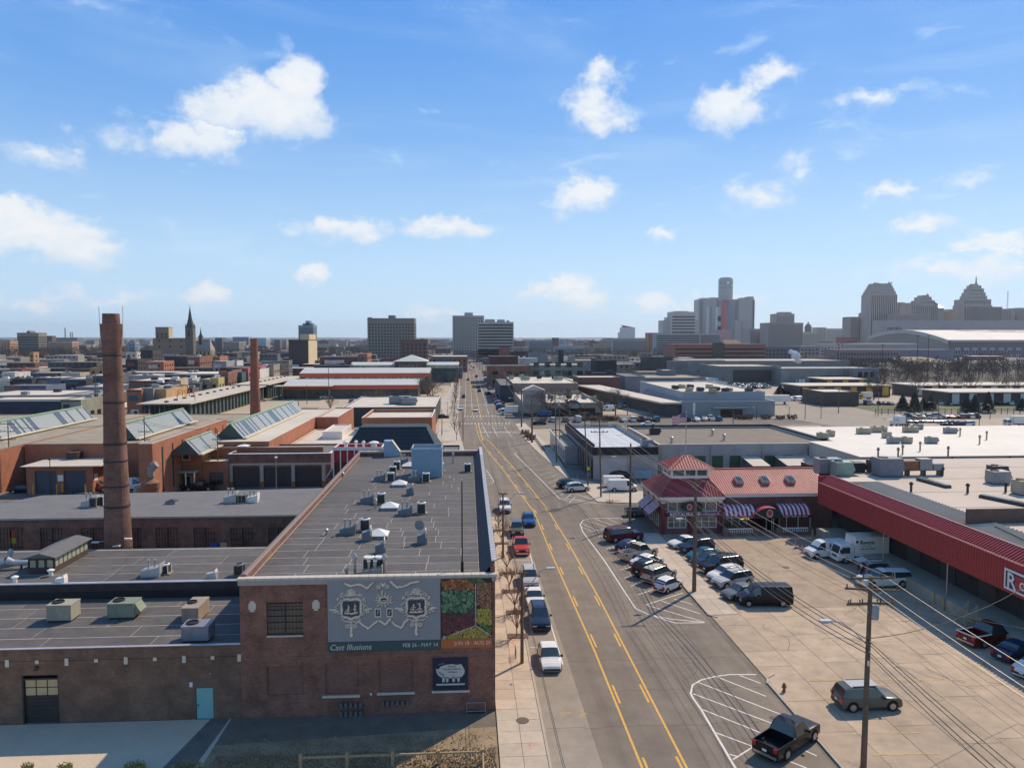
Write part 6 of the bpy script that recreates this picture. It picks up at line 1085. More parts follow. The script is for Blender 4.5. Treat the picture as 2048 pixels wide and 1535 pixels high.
for px,py,w,d_,h,m,l in((1655,946,3.4,2.0,2.2,RTUG,'grey rooftop unit with long hood near the red roof end'),(1683,952,2.4,2.0,2.1,mat('green_unit',(.2,.3,.27),.5),'green-grey rooftop unit behind the red canopy end'),(1708,943,2.6,1.6,1.4,DARK,'small dark rooftop unit between two larger ones'),(1774,951,3.4,2.4,2.6,mat('slate_unit',(.16,.18,.22),.5),'largest slate-coloured rooftop unit'),(1750,944,2.0,1.6,1.8,DARK,'dark rooftop unit half hidden by the largest one'),(1995,966,2.4,1.8,1.7,RTUG,'grey rooftop unit near the right edge, front one'),(1994,953,2.2,1.6,1.6,DARK,'dark rooftop unit near the right edge, rear one'),(2046,988,2.0,1.8,1.8,RTU,'rooftop unit cut by the right edge of the picture')):
 put('rtu',px,py,RF2_,w,d_,h,m,l)
t=thing('condenser_rack','row of low condensers on a steel rack on the pinkish roof','condenser rack',P(1830,950,RF2_));b=MB()
for x in(-3.6,-1.2,1.2,3.6):b.box(x-.06,x+.06,-.6,.6,0,.8)
b.box(-4,4,-.6,-.5,.75,.85).box(-4,4,.5,.6,.75,.85).build('stand',DARK,t)
for x,w,h,m in((-3.0,1.8,.9,RTUG),(-1.0,2.2,1.3,RUST),(1.2,1.8,1.6,RTUG),(3.1,1.5,.9,RTUG)):o=MB().box(-w/2,w/2,-.7,.7,0,h).build('condenser_box',m,t);o.location=(x,0,.86)
for i,(a,c)in enumerate((((1838,960),(1897,976)),((1962,994),(2060,1014)))):
 p,q_=P(*a,RF2_),P(*c,RF2_);t=thing('roof_monitor',('long dark curb-mounted skylight on the pinkish roof, rear one','long dark curb-mounted skylight on the pinkish roof, right one')[i],'skylight',((p+q_)/2),atan2(q_.y-p.y,q_.x-p.x));L_=(q_-p).length;MB().box(-L_/2,L_/2,-.45,.45,0,.35).build('kerb',DARK,t);MB().box(-L_/2+.1,L_/2-.1,-.35,.35,.351,.45).build('glazing',GLASSL,t)
for px,py,l in((1822,983,'short dark vent with a white cap in the middle of the pinkish roof'),(1885,951,'thin vent pipe behind the rear skylight'),(1935,986,'small dark vent near the right skylight'),(2011,984,'thin dark vent right of the small vent'),(2010,960,'thin vent beside the right-hand rooftop units')):
 put('vent',px,py,RF2_,.5,.5,1.3,DARK,l)
MB_=MB().tube([P(1990,1052,RF2_+.05),P(2020,1066,RF2_+.05),P(2060,1085,RF2_+.05)],.07,5).build('roof_pipe',DARK);tag(MB_,'black pipe running across the pinkish roof towards the right edge','pipe')
X0=XA(1187,146.5,3);X1=XA(1316,146.5,3);BLKP=mat('black_parapet_panel',(.022,.022,.024),.8,.2,.8);WPB=brick_mat('pale_painted_brick',(.44,.42,.40),(.38,.36,.35),(.34,.33,.32),w=.4,h=.2,dirt=.15)
t,W_=bldg('grey painted corner garage with black parapet and a white roof',X0,X1,146.5,188,6.2,WPB,mat('bluish_white_roof',(.50,.53,.56),.8,.08,.2),.9,'corner_garage',cope=BLKP)
MB().box(W_[0]-.35,W_[1],-.35,-.003,4.9,6.45).box(W_[0]-.35,W_[0]-.003,-.003,41,4.9,6.45).build('black_fascia',BLKP,t);MB().add([(W_[0]-.36,0,4.9),(W_[0]-.36,41,4.9),(W_[0]+.3,41,6.9),(W_[0]+.3,0,6.9)],[(0,1,2,3)]).build('black_mansard',BLKP,t)
MB().box(XA(1202,146,2)-X0+W_[0],XA(1254,146,2)-X0+W_[0],-.06,-.003,0,4.2).build('roller_door',mat('white_roller_door',(.5,.49,.48),.6,.08,1),t);b=MB();n=14;x_=XA(1237,146,2)-X0+W_[0];b.add([(x_-2.2,-.07,0),(x_+2.6,-.07,0)]+[(x_+.2+2.2*cos(pi*i/n),-.07,.6+1.2*sin(pi*i/n))for i in range(n+1)],[tuple(range(n+3))]);b.build('tyre_mural',DARK,t)
MB().box(XA(1268,146,2)-X0+W_[0],XA(1302,146,2)-X0+W_[0],-1.2,-.9,.3,1.9).build('leaning_panel',BLUE,t)
put('rtu',1293,892,5.3,2.4,1.8,1.4,RTUG,'grey rooftop unit in the corner of the white garage roof');put('vent',1250,868,5.3,.5,.5,3.2,STEEL,'tall steel flue at the back of the white garage roof')
t,W_=bldg('low annex with white-framed bays facing the main street',X0-3.2,X0-.4,165,196,4.0,mat('annex_grey',(.3,.29,.3)),ROOFT,.3,'street_annex',cope=BLKP)
for i in range(7):window(t,W_,'l',3+i*4.2,.2,3.0,2.9,1,1,WHITE,GLASS,fw=.3,out=.04)
MB().box(W_[0]-.2,W_[0]-.003,0,31,3.3,4.05).build('white_band',WHITE,t)
t2=thing('shop_bays','row of dark pilasters along the street side of the corner garage','shopfront',(X0-.36,147,0));
for i in range(5):MB().box(-.25,0,i*3.4,i*3.4+.5,0,4.8).build('pilaster',mat('worn_pilaster',(.2,.17,.16),.8,.3,1),t2);MB().box(-.12,-.02,i*3.4+.6,i*3.4+3.3,.1,4.0).build('shop_window',GLASS,t2)
X2=XA(1318,152,5);X3=XA(1659,152,5)
t,W_=bldg('large pale painted brick warehouse with a brown gravel roof and green bay doors',X2,X3,152,183,6.1,WPB,mat('brown_gravel_roof',(.20,.165,.125),.95,.15,.3,fine=.2,fscale=5),.5,cope=WTRIM)
MB().box(W_[0]-.1,W_[1]+.1,30.6,31.15,6.1,6.5).box(W_[1]-.1,W_[1]+.4,0,31,6.1,6.5).build('black_coping',BLKP,t);bd=mat('bay_green',(.05,.1,.05),.5,.2,1)
for a,c,z in((1387,1411,3.9),(1424,1446,3.9),(1459,1481,3.9),(1494,1516,3.9),(1529,1551,3.9),(1563,1585,3.9)):MB().box(XA(a,152,3)-X2+W_[0],XA(c,152,3)-X2+W_[0],-.05,-.003,0.5,z-.3).build('bay_door',bd,t)
for px in(1321,1420,1523,1615):MB().cyl((XA(px,152,3)-X2+W_[0],-.12,0),(XA(px,152,3)-X2+W_[0],-.12,5.8),.08).build('downpipe',RTUG,t)
for a,c,l in((1495,1530,'first lean-to roof against the pale warehouse'),(1563,1608,'second lean-to roof with light top behind the restaurant'),(1608,1648,'third lean-to roof with light top behind the restaurant')):
 x0,x1=XA(a,148,3),XA(c,148,3);q_=thing('lean_to',l,'lean-to',((x0+x1)/2,148,0));w=(x1-x0)/2;MB().add([(-w,-3,2.6),(w,-3,2.6),(w,4,3.5),(-w,4,3.5)],[(0,1,2,3)]).build('roof',ROOFL,q_);MB().box(-w+.2,w-.2,-2.7,3.9,0,2.6).build('wall',GRY,q_)
for px,py,k_ in((1309,868,'rtu'),(1425,870,'vent'),(1448,880,'vent'),(1343,886,'vent')):put(k_,px,py,5.6,2.2 if k_=='rtu' else.9,1.6,1.5,DARK if k_=='rtu' else STEEL,{1309:'black rooftop unit with side duct on the brown gravel roof',1425:'rear steel vent on the brown gravel roof',1448:'front steel vent on the brown gravel roof',1343:'steel vent at the left of the brown gravel roof'}[px])
x0,x1=XA(1722,131,6.5),140;x0b=XA(1602,176,6.5);t=thing('warehouse','huge white-roofed warehouse behind the pinkish roof','warehouse',(90,131,0));H_=6.4
CR=mat('corrugated_pale_wall',(.42,.41,.38),.6,.1,1);MB().box(x0-90,x1-90,0,20.6,0,H_).box(X3-89.2,x1-90,20.6,45,0,H_).build('wall',CR,t);MB().box(x0-90.2,x1-90,-.2,20.7,H_,H_+.15).box(X3-89.3,x1-90,20.7,45.2,H_,H_+.15).build('roof',ROOFW,t)
rm=MB().box(-.04,.04,-.05,-.003,.1,H_-.3).mesh('wall_rib',CR)
for i in range(120):inst('wall_rib',rm,t,(x0-90+.3+i*.62,0,0))
for i in range(5):MB().box(x0-90+6+i*11,x0-90+6.3+i*11,-.12,-.051,0,H_).build('downpipe',DARK,t)
for px,py,w in((1645,877,3),(1661,872,2),(1727,867,4),(1753,864,3.4),(1767,864,1.6),(1773,875,2.2),(1786,886,3),(1813,886,2.6),(1815,864,2.6),(1827,864,2.6),(1836,858,2.6),(1862,886,3),(1900,866,3.6)):
 put('rtu',px,py,H_+.15,w*.72,1.3,1.25,RTU if px%2 else RTUG,'small rooftop unit on the white warehouse roof, %s from the left'%ORD[sorted((1645,1661,1727,1753,1767,1773,1786,1813,1815,1827,1836,1862,1900)).index(px)],group='rooftop units on the white warehouse roof')
for px,py in((1756,915),(1805,909),(1896,912),(1920,872),(1973,879),(1959,888),(1796,915),(1840,902)):
 put('vent',px,py,H_+.15,.5,.5,1.9 if py>870 else 1.5,mat('tan_vent',(.35,.28,.18)),'tan vent pipe on the white warehouse roof, %s from the left'%ORD[sorted((1756,1805,1896,1920,1973,1959,1796,1840)).index(px)],group='vent pipes on the white warehouse roof')
def blk(px0,px1,pyt,Y,dep,wall,roof,label,name='warehouse',h=None,zs=None,faces='fr',**k):
 x0,x1=XA(px0,Y,5),XA(px1,Y,5);h=h or ZA(pyt,(x0+x1)/2,Y);t,W_=bldg(label,x0,x1,Y,Y+dep,h,wall,roof,k.pop('par',.4),name,**k)
 if zs:winband(t,W_,faces,zs[0],zs[1],zs[2],zs[3],zs[4]if len(zs)>4 else GLASS)
 return t,W_
GW=mat('dull_tan_wall',(.27,.25,.22),.85,.1,.2)  # even grey-tan wall colour
t,W_=blk(1047,1206,805,268,52,GW,ROOFL,'long tan store with light roof and a gabled corner sign behind the empty lot',cope=ROOFL,par=.8)
MB().box(W_[0]-.3,W_[0]+8,-.4,-.003,4.0,9.3).build('gable_front',mat('gable_grey',(.3,.29,.28)),t);MB().add([(W_[0]-.3,-.5,9.3),(W_[0]+8,-.5,9.3),(W_[0]+3.8,-.5,11),(W_[0]-.3,6,9.3),(W_[0]+8,6,9.3),(W_[0]+3.8,6,11)],[(0,1,2),(1,4,5,2),(0,2,5,3)]).build('gable_roof',ROOFL,t);text('CHI-SAL',1.7,mat('navy_letter',(.04,.05,.12)),t,(W_[0]+.8,-.45,6.5),name='sign_lettering')
b=MB();disc(b,W_[1]-11,3.2,3.2,2.6,-.05,0,16);disc(b,W_[1]-11.5,3.2,1.2,1.6,-.06,1,12);disc(b,W_[1]-9.5,3.2,1,1.2,-.06,1,12);b.build('mural',[mat('mural_blue',(.10,.14,.22)),mat('mural_pale',(.35,.36,.36))],t)
MB().box(W_[0]+9,W_[0]+26,-.06,-.003,.5,2.8).build('shop_glazing',GLASS,t);MB().box(W_[0]-.02,W_[1],-.03,-.002,0,1.1).build('plinth',DARK,t)
for i,(px,py)in enumerate(((1085,787),(1082,784),(1058,785),(1125,790),(1150,788),(1100,797),(1138,796),(1168,798),(1187,799))):put('rtu',px,py,6.6,3 if i in(3,4)else 1.7,1.7,1.3,RTUG if i%2 else RTU,'small rooftop unit on the tan store, %s from the left'%ORD[sorted((1085,1082,1058,1125,1150,1100,1138,1168,1187)).index(px)],group='rooftop units on the tan store')
t,W_=blk(1026,1156,766,330,60,brick_mat('faded_brick',(.3,.2,.17),(.25,.16,.13),(.3,.25,.2)),ROOFL,'faded brick warehouse with white roof and many rooftop units',cope=ROOFL)
for i,(px,py)in enumerate(((1050,760),(1035,751),(1043,755),(1078,757),(1084,750),(1097,752),(1116,760),(1108,758),(1022,758))):put('rtu',px,py,8.2,4 if i in(0,6)else 2.2,2.2,1.7,DARK if i%2 else MATS['green_unit'],'rooftop unit on the faded brick warehouse, %s from the left'%ORD[sorted((1050,1035,1043,1078,1084,1097,1116,1108,1022)).index(px)],group='rooftop units on the faded brick warehouse')
t,W_=blk(1000,1026,770,326,60,NAV,ROOFG,'dark awninged shopfronts along the right of the street','shop_row')
t,W_=blk(1157,1240,754,365,20,brick_mat('plum_brick',(.16,.06,.055),(.1,.04,.04),(.12,.1,.1)),ROOFL,'dark plum brick range with white roof',cope=ROOFL)
for px in(1130,1175,1218):put('rtu',px,750,8,3,3,2.6,DARK,('left','middle','right')[(1130,1175,1218).index(px)]+' dark unit on the plum brick range',group='dark units on the plum brick range')
t,W_=blk(1060,1172,729,440,24,mat('green_brick_wall',(.16,.2,.17),.85,.15,.2),ROOFW,'greenish grey three-storey mill with rows of windows','mill_building',zs=([1.5,6.0,11.0],3.2,2.8,2.4));put('rtu',1128,722,13,4,4,3,WHITE,'white dome vent on the greenish mill')
t,W_=blk(975,1060,731,430,24,BRK,ROOFG,'dark red brick warehouse beside the greenish mill',zs=([2,7],3,2,4));t,W_=blk(979,1036,712,470,30,mat('dark_maroon_wall',(.10,.055,.05),.85,.1,.2),ROOFG,'dark maroon four-storey building with a grey panel');t,W_=blk(1172,1232,745,400,12,NAV,ROOFG,'low navy building beside the mill');t,W_=blk(1192,1233,720,450,20,mat('black_box',(.025,.032,.04),.8,.2,.3),ROOFG,'black boxy building with two round lamps','black_building');
t,W_=blk(1118,1127,700,470,6,MATS['black_box'],DARK,'dark stair tower above the mill','stair_tower');t,W_=blk(1110,1150,712,520,20,GW,ROOFW,'pale flat-roofed block behind the stair tower');blk(1040,1075,716,500,20,WHW,ROOFW,'white sawtooth-roofed shed behind the mill');blk(1060,1095,705,640,20,C_('blue_grey_wall',(.2,.23,.26)),ROOFG,'blue-grey office behind the white shed');blk(1000,1020,694,800,20,BRK,ROOFG,'red brick block at the foot of the slab tower');blk(1020,1066,703,760,20,C_('dark_loft_wall',(.06,.05,.05)),ROOFG,'dark loft with a row of pale windows',zs=([6],2.5,4,3,WHITE));blk(952,1000,700,900,20,BRK,ROOFG,'brick rows at the end of the street, right side');blk(1155,1190,722,500,10,C_('blue_grey_wall',(.2,.2,.2)),ROOFW,'low blue-grey shed right of the mill')
t,W_=blk(1364,1550,802,262,60,mat('blue_grey_terminal',(.24,.26,.28),.85,.1,.2),ROOFG,'blue-grey single-storey terminal with a raised white-roofed block','terminal_building',cope=WTRIM,par=.6)
x0,x1=XA(1365,268,8),XA(1530,268,8);bldg('raised block of the terminal with white roof and scattered units',x0,x1,268,335,8.6,mat('pale_blue_wall2',(.30,.34,.38),.8,.08,.2),ROOFL,.4,'terminal_block',cope=WTRIM)
MB().box(W_[0]+11,W_[0]+24,-1.4,-.003,3.1,3.5).build('entrance_canopy',MATS['pale_green_canopy'],t);MB().box(W_[0]+14,W_[0]+22,-.08,-.003,0,2.8).build('entrance_glazing',GLASS,t);MB().box(W_[0]+4,W_[0]+4.8,-.06,-.003,.6,5.0).build('white_panel',WHITE,t)
for i,(px,py)in enumerate(((1350,778),(1363,776),(1380,776),(1378,782),(1400,782),(1418,776),(1432,781),(1425,785),(1450,784),(1457,783),(1497,784))):put('rtu',px,py,8.2,2.4,1.8,1.4,RTU if i%2 else DARK,'small rooftop unit on the raised terminal block, %s from the left'%ORD[sorted((1350,1363,1380,1378,1400,1418,1432,1425,1450,1457,1497)).index(px)],group='rooftop units on the terminal')
t=thing('dock_wing','long dark dock wing with white roof edge running away beside the trucks','dock wing',(XA(1350,262,4),262,0));wx=XA(1352,262,4);b=MB().prism([(-5,0),(2.5,0),(2.5-22,190),(-12-22,190)],4.6,5.2);b.build('roof',ROOFL,t);MB().prism([(-3,1),(2,1),(2-22,189),(-10-22,189)],0,4.6).build('wall',mat('dock_wing_grey_wall',(.07,.07,.075)),t)  # dock wing wall in even dark grey
blk(1282,1412,755,420,40,mat('dull_blue_wall',(.14,.17,.2)),ROOFT,'dull blue terminal wing with tan roof',cope=ROOFT);blk(1250,1290,752,380,40,C_('blue_gable_wall',(.16,.2,.25)),ROOFG,'blue-grey gabled shed beside the dock wing');blk(1412,1455,764,360,20,C_('white_end_wall',(.5,.5,.48)),ROOFG,'white-ended low shed behind the terminal');blk(1326,1352,740,450,16,C_('blue_gable_wall',(.2,.2,.2)),ROOFW,'small gabled blue office among the trailers')
t,W_=blk(1440,1562,732,440,40,C_('slate_green_wall',(.17,.19,.19)),mat('pale_pebbled_roof',(.42,.38,.32),.9,.3,.1),'long slate-grey meat plant with a row of dark dock doors','meat_plant',cope=ROOFL);MB().box(W_[0]+8,W_[1]-6,-.5,-.003,2,9).build('dock_recess',DARK,t)
t,W_=blk(1562,1758,736,430,30,C_('slate_blue_wall',(.20,.235,.25)),mat('pale_pebbled_roof',(.4,.4,.4)),'slate-blue plant wing with three square windows','meat_plant',cope=ROOFL);MB().box(W_[0]+24,W_[0]+41,-.1,-.003,2,6).build('dark_strip',DARK,t);wm=MB().box(-1.2,1.2,-.1,-.003,5,8).mesh('window',GLASS)
for px in(1720,1732,1744):inst('window',wm,t,(XA(px,430,5)-XA(1562,430,5)+W_[0],0,0))
blk(1375,1700,721,560,60,C_('big_store_wall',(.22,.23,.24)),mat('tan_store_roof',(.46,.4,.32),.9,.08,.05),'vast flat tan-roofed store behind the meat plants','big_store',cope=ROOFL);blk(1293,1345,714,560,20,C_('dark_navy_wall',(.05,.06,.07)),ROOFG,'dark boxy building left of the tan-roofed store');blk(1345,1375,722,520,16,C_('slate_green_wall',(.1,.1,.1)),ROOFW,'small slate office left of the store')
t,W_=blk(1648,1718,783,300,20,C_('dark_shed_wall',(.10,.07,.05)),ROOFL,'dark open-sided freight shed with tan roof',cope=ROOFL)
ylw=mat('yellow_dock_door',(.5,.33,.06))
for a,c,pyt,Y,l in((1600,1785,768,345,'long freight shed with yellow dock doors'),(1830,2120,765,345,'long white-roofed freight shed with white dock doors, right'),(1650,1735,756,400,'short far freight shed behind the yellow-doored one'),(1900,2200,782,300,'grey-blue freight shed at the right edge')):
 x0,x1=XA(a,Y,4),XA(c,Y,4);h=5.2;t=thing('freight_shed',l,'freight shed',((x0+x1)/2,Y,0));w=(x1-x0)/2;MB().box(-w,w,0,22,h,h+.4).build('roof',ROOFL,t);MB().box(-w+.5,w-.5,1,20,0,h).build('wall',DARK,t);n=int(w/3.4);dm=MB().box(-1.5,1.5,.6,.99,.6,h-.3).mesh('dock_door',ylw if 'yellow' in l else WHW)
 for i in range(n):inst('dock_door',dm,t,(-w+3+(2*w-6)*i/max(1,n-1),0,0))
f=thing('picket_fence','long dark metal fence along the boulevard lot','fence',(XA(1760,262,1),262,0));pm=MB().box(-.08,.08,-.08,.08,0,2.2).mesh('post',DARK);L_=110
for i in range(48):inst('post',pm,f,(i*2.4,3,0))
MB().box(0,113,2.97,3.03,1.9,2.0).box(0,113,2.97,3.03,.5,.6).build('rail',DARK,f)
# ================================================================ skyline and far city
def far(px0,px1,pyt,Y,dep,col,label,name='tower',cat='tower',fl=3.6,ww=1.6,gap=1.8,bands=False,gl=None,faces='fr',tops=(),roof=None,group=None,zlo=3,nwin=True):
 col=tuple(min(.6,c*(1.45 if Y>1000 else 1.2))for c in col);x0,x1=XA(px0,Y,30),XA(px1,Y,30);h=ZA(pyt,(x0+x1)/2,Y);m=mat('far_%d_%d_%d'%tuple(int(c*1000)for c in col),col,.8,.1,.05,fine=.05);t=thing(name,label,cat,((x0+x1)/2,Y,0),group=group);w=(x1-x0)/2  # far walls lightened by distance, putting haze into their colour
 MB().box(-w,w,0,dep,0,h).build('wall',m,t);MB().box(-w-.2,w+.2,-.2,dep+.2,h,h+.8).build('roof',roof or m,t);W_=(-w,w,0,dep)
 for a,c,pt,*r in tops:
  xa,xb=XA(a,Y,30)-(x0+x1)/2,XA(c,Y,30)-(x0+x1)/2;zt=ZA(pt,(x0+x1)/2,Y);MB().box(xa,xb,dep*.2+.1,dep*.8,h-.5,zt).build('penthouse',m,t)
 if nwin:
  g_=gl or mat('far_window',(.012,.015,.02),.3,.3,.1);n=int((h-zlo)/fl);b=MB()
  if bands:
   for k in range(n):
    z=zlo+k*fl
    if 'f' in faces:b.box(-w+1,w-1,-.25,0,z,z+fl*.5)
    if 'r' in faces:b.box(w,w+.25,1,dep-1,z,z+fl*.5)
   stuff(b.build('window_bands',g_,t))
  else:winband(t,W_,faces,[zlo+k*fl for k in range(n)],ww,fl*.5,gap,g_,off=.25,edge=1.0)
 return t,W_,h
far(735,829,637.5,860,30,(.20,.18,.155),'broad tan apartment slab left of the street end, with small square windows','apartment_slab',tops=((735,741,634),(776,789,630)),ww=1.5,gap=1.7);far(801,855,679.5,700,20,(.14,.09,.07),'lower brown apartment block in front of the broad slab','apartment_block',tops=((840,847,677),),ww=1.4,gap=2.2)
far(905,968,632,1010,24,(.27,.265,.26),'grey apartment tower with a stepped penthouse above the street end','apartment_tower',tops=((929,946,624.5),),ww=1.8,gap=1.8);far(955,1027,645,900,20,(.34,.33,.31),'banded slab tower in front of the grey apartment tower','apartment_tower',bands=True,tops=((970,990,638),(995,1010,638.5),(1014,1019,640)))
Y2=YA(633,XA(616,690,20),20);t,W_,h=far(577,616,681,690,Y2-690,(.06,.045,.042),'dark brick storage tower with a cream side wall coloured as sunlit','storage_tower',nwin=False)
MB().box(W_[1],W_[1]+.4,0,Y2-690,0,h).build('cream_side',mat('sunlit_painted_cream',(.62,.52,.33),.85,.1,.1),t);MB().box(W_[1]-8,W_[1]+.3,4,Y2-694,h+.8,ZA(668,-140,690)).build('top_block',MATS['sunlit_painted_cream'],t);MB().box(-13,0,-.2,0,2,4).build('wall_sign',WHITE,t)  # cream side wall with its sunlit brightness put into the colour
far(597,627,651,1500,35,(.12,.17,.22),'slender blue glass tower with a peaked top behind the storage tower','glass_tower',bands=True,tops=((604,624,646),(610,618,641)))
Y2=YA(391,XA(374,900,20),20);t,W_,h=far(306,374,677.5,900,Y2-900,(.19,.145,.105),'massive tan cold-store block with few windows','cold_store','building',nwin=False);MB().box(W_[1],W_[1]+.4,0,Y2-900,0,h).build('painted_sunlit_side',mat('painted_sunlit_tan',(.5,.4,.27),.85,.1,.1),t);winband(t,W_,'f',[8,17,24],2,2.2,9,MATS['far_window'])  # brighter tan slab paints sunlight onto the right side
Y2=YA(345,XA(337,905,30),30);t,W_,h=far(311,337,655,905,Y2-905,(.19,.145,.105),'tall square tower rising from the cold-store block','cold_store_tower','building',nwin=False);MB().box(W_[1],W_[1]+.4,0,Y2-905,0,h).build('painted_sunlit_side',MATS['painted_sunlit_tan'],t);winband(t,W_,'f',[27,31],1.5,3,3,MATS['far_window'])  # same painted sunlight on the tower's right side
def spire(px,pya,pyb,w,Y,label,col):
 x=XA(px,Y,30);za,zb=ZA(pya,x,Y),ZA(pyb,x,Y);t=thing('church_spire',label,'church',(x,Y,0));m=mat('church_stone',col,.9,.2,.1);MB().box(-w,w,-w,w,0,zb).build('tower',m,t)
 b=MB();b.lathe([(w*1.15,zb),(w*.5,zb+(za-zb)*.45),(.15,za)],8);b.build('spire',mat('church_slate',(.05,.055,.06),.7,.2,.2),t)
 for sx in(-1,1):
  for sy in(-1,1):MB().lathe([(w*.25,0),(.05,(za-zb)*.22)],5,(sx*w*.85,sy*w*.85,zb)).build('pinnacle',m,t)
 MB().box(-w*.3,w*.3,-w-.3,-w,zb-9,zb-3).build('belfry_opening',DARK,t);MB().box(-.1,.1,-.1,.1,za-.2,za+1.6).box(-.5,.5,-.1,.1,za+.7,za+.9).build('cross',DARK,t);return t
t=spire(381,613,655,3.9,800,'tall dark church spire with pinnacles beside the cold store',(.14,.12,.10));spire(401.5,657,674,1.9,820,'small slender second spire of the church',(.14,.12,.1))
x0,x1=XA(388,815,20),XA(421,815,20);c=thing('church','gothic church nave with steep slate roof and pale gable','church',((x0+x1)/2,815,0));w=(x1-x0)/2;MB().box(-w,w,0,14,0,16).build('wall',mat('church_pale_stone',(.33,.29,.22),.9,.2,.2),c)
MB().add([(-w,-.5,16),(w,-.5,16),(w-3,7,27),(-w+3,7,27),(-w,14,16),(w,14,16)],[(0,1,2,3),(3,2,5,4),(0,3,4),(1,5,2)]).build('roof',mat('nave_roof',(.30,.28,.24),.8,.1,.1),c);winband(c,(-w,w,0,14),'fr',[4,10],1.2,4,2.2,GLASS)
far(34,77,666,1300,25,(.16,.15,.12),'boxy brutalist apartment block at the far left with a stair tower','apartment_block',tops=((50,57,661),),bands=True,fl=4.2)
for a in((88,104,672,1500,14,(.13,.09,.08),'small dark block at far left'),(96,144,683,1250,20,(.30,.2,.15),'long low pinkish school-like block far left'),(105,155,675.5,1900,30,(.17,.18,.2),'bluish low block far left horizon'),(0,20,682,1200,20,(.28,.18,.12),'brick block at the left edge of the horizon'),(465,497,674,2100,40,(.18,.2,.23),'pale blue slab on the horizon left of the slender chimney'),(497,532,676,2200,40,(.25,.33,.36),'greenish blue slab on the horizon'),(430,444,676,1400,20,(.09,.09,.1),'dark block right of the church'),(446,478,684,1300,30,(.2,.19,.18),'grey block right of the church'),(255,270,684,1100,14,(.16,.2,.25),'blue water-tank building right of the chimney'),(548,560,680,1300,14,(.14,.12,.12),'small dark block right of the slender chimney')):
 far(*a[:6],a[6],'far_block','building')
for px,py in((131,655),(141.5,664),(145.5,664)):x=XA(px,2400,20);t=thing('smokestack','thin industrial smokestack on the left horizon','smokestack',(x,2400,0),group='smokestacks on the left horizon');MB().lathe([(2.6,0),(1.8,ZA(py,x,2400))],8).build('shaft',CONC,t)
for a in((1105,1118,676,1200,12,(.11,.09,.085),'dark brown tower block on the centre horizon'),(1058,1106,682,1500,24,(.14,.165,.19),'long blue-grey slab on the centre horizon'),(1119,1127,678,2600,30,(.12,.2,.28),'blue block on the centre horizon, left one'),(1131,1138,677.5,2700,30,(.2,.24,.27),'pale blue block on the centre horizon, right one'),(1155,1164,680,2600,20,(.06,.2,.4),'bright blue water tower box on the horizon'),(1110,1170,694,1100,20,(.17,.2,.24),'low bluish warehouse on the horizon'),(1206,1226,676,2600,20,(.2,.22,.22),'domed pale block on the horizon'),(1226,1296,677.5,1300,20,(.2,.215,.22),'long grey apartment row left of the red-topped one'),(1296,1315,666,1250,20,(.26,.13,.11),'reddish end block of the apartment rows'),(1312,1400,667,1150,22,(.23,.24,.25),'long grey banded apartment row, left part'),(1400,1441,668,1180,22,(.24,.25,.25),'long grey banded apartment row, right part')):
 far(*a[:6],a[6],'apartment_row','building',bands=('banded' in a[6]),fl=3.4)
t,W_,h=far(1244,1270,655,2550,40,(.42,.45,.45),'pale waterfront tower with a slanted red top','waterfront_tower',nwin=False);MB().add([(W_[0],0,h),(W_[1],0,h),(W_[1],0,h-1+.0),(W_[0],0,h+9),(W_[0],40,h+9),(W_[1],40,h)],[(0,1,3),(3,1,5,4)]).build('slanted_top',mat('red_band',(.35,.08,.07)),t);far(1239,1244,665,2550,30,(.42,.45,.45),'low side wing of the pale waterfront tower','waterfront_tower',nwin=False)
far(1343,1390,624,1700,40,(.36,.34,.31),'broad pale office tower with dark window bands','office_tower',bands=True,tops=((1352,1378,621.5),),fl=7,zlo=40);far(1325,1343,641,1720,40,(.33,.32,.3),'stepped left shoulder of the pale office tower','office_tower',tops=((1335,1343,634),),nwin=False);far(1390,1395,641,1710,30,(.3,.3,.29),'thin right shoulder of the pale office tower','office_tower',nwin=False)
RC=mat('tower_glass_grey',(.36,.36,.37),.4,.08,.02,fine=.04)
def rtower(px0,px1,pyt,Y,label,cyl=False,steps=()):
 x0,x1=XA(px0,Y,90),XA(px1,Y,90);x=(x0+x1)/2;r=(x1-x0)/2;h=ZA(pyt,x,Y);t=thing('riverfront_tower',label,'tower',(x,Y+r,0));b=MB()
 if cyl:b.lathe([(r,0),(r,h-8),(r*.99,h-1),(r*.8,h),(r*.78,h+3)],28);b.build('shaft',RC,t);b=MB();[b.lathe([(r*1.01,z),(r*1.01,z+1.2)],28)for z in(h*.93,h*.86)];b.build('ring',mat('tower_ring',(.12,.13,.14),.4),t);MB().box(-4,4,-r-.5,-r+1,h-18,h-10).build('roof_sign',WHITE,t)
 else:
  b.prism([(-r,-r*.6),(-r*.6,-r),(r*.6,-r),(r,-r*.6),(r,r*.6),(r*.6,r),(-r*.6,r),(-r,r*.6)],0,h);b.build('shaft',RC,t);b=MB();n=14
  for i in range(n):b.box(-r*.98+2*r*.98*i/n,-r*.98+2*r*.98*i/n+.8,-r-.4 if abs(i-n/2)<n*.3 else-r*.75,-r+.0,0,h-2)
  stuff(b.build('mullions',mat('tower_mullion',(.36,.37,.38),.5),t))
  for a,c,z in steps:MB().box(a*r,c*r,-r*.5,r*.5,h,ZA(z,x,Y)).build('crown_block',RC,t)
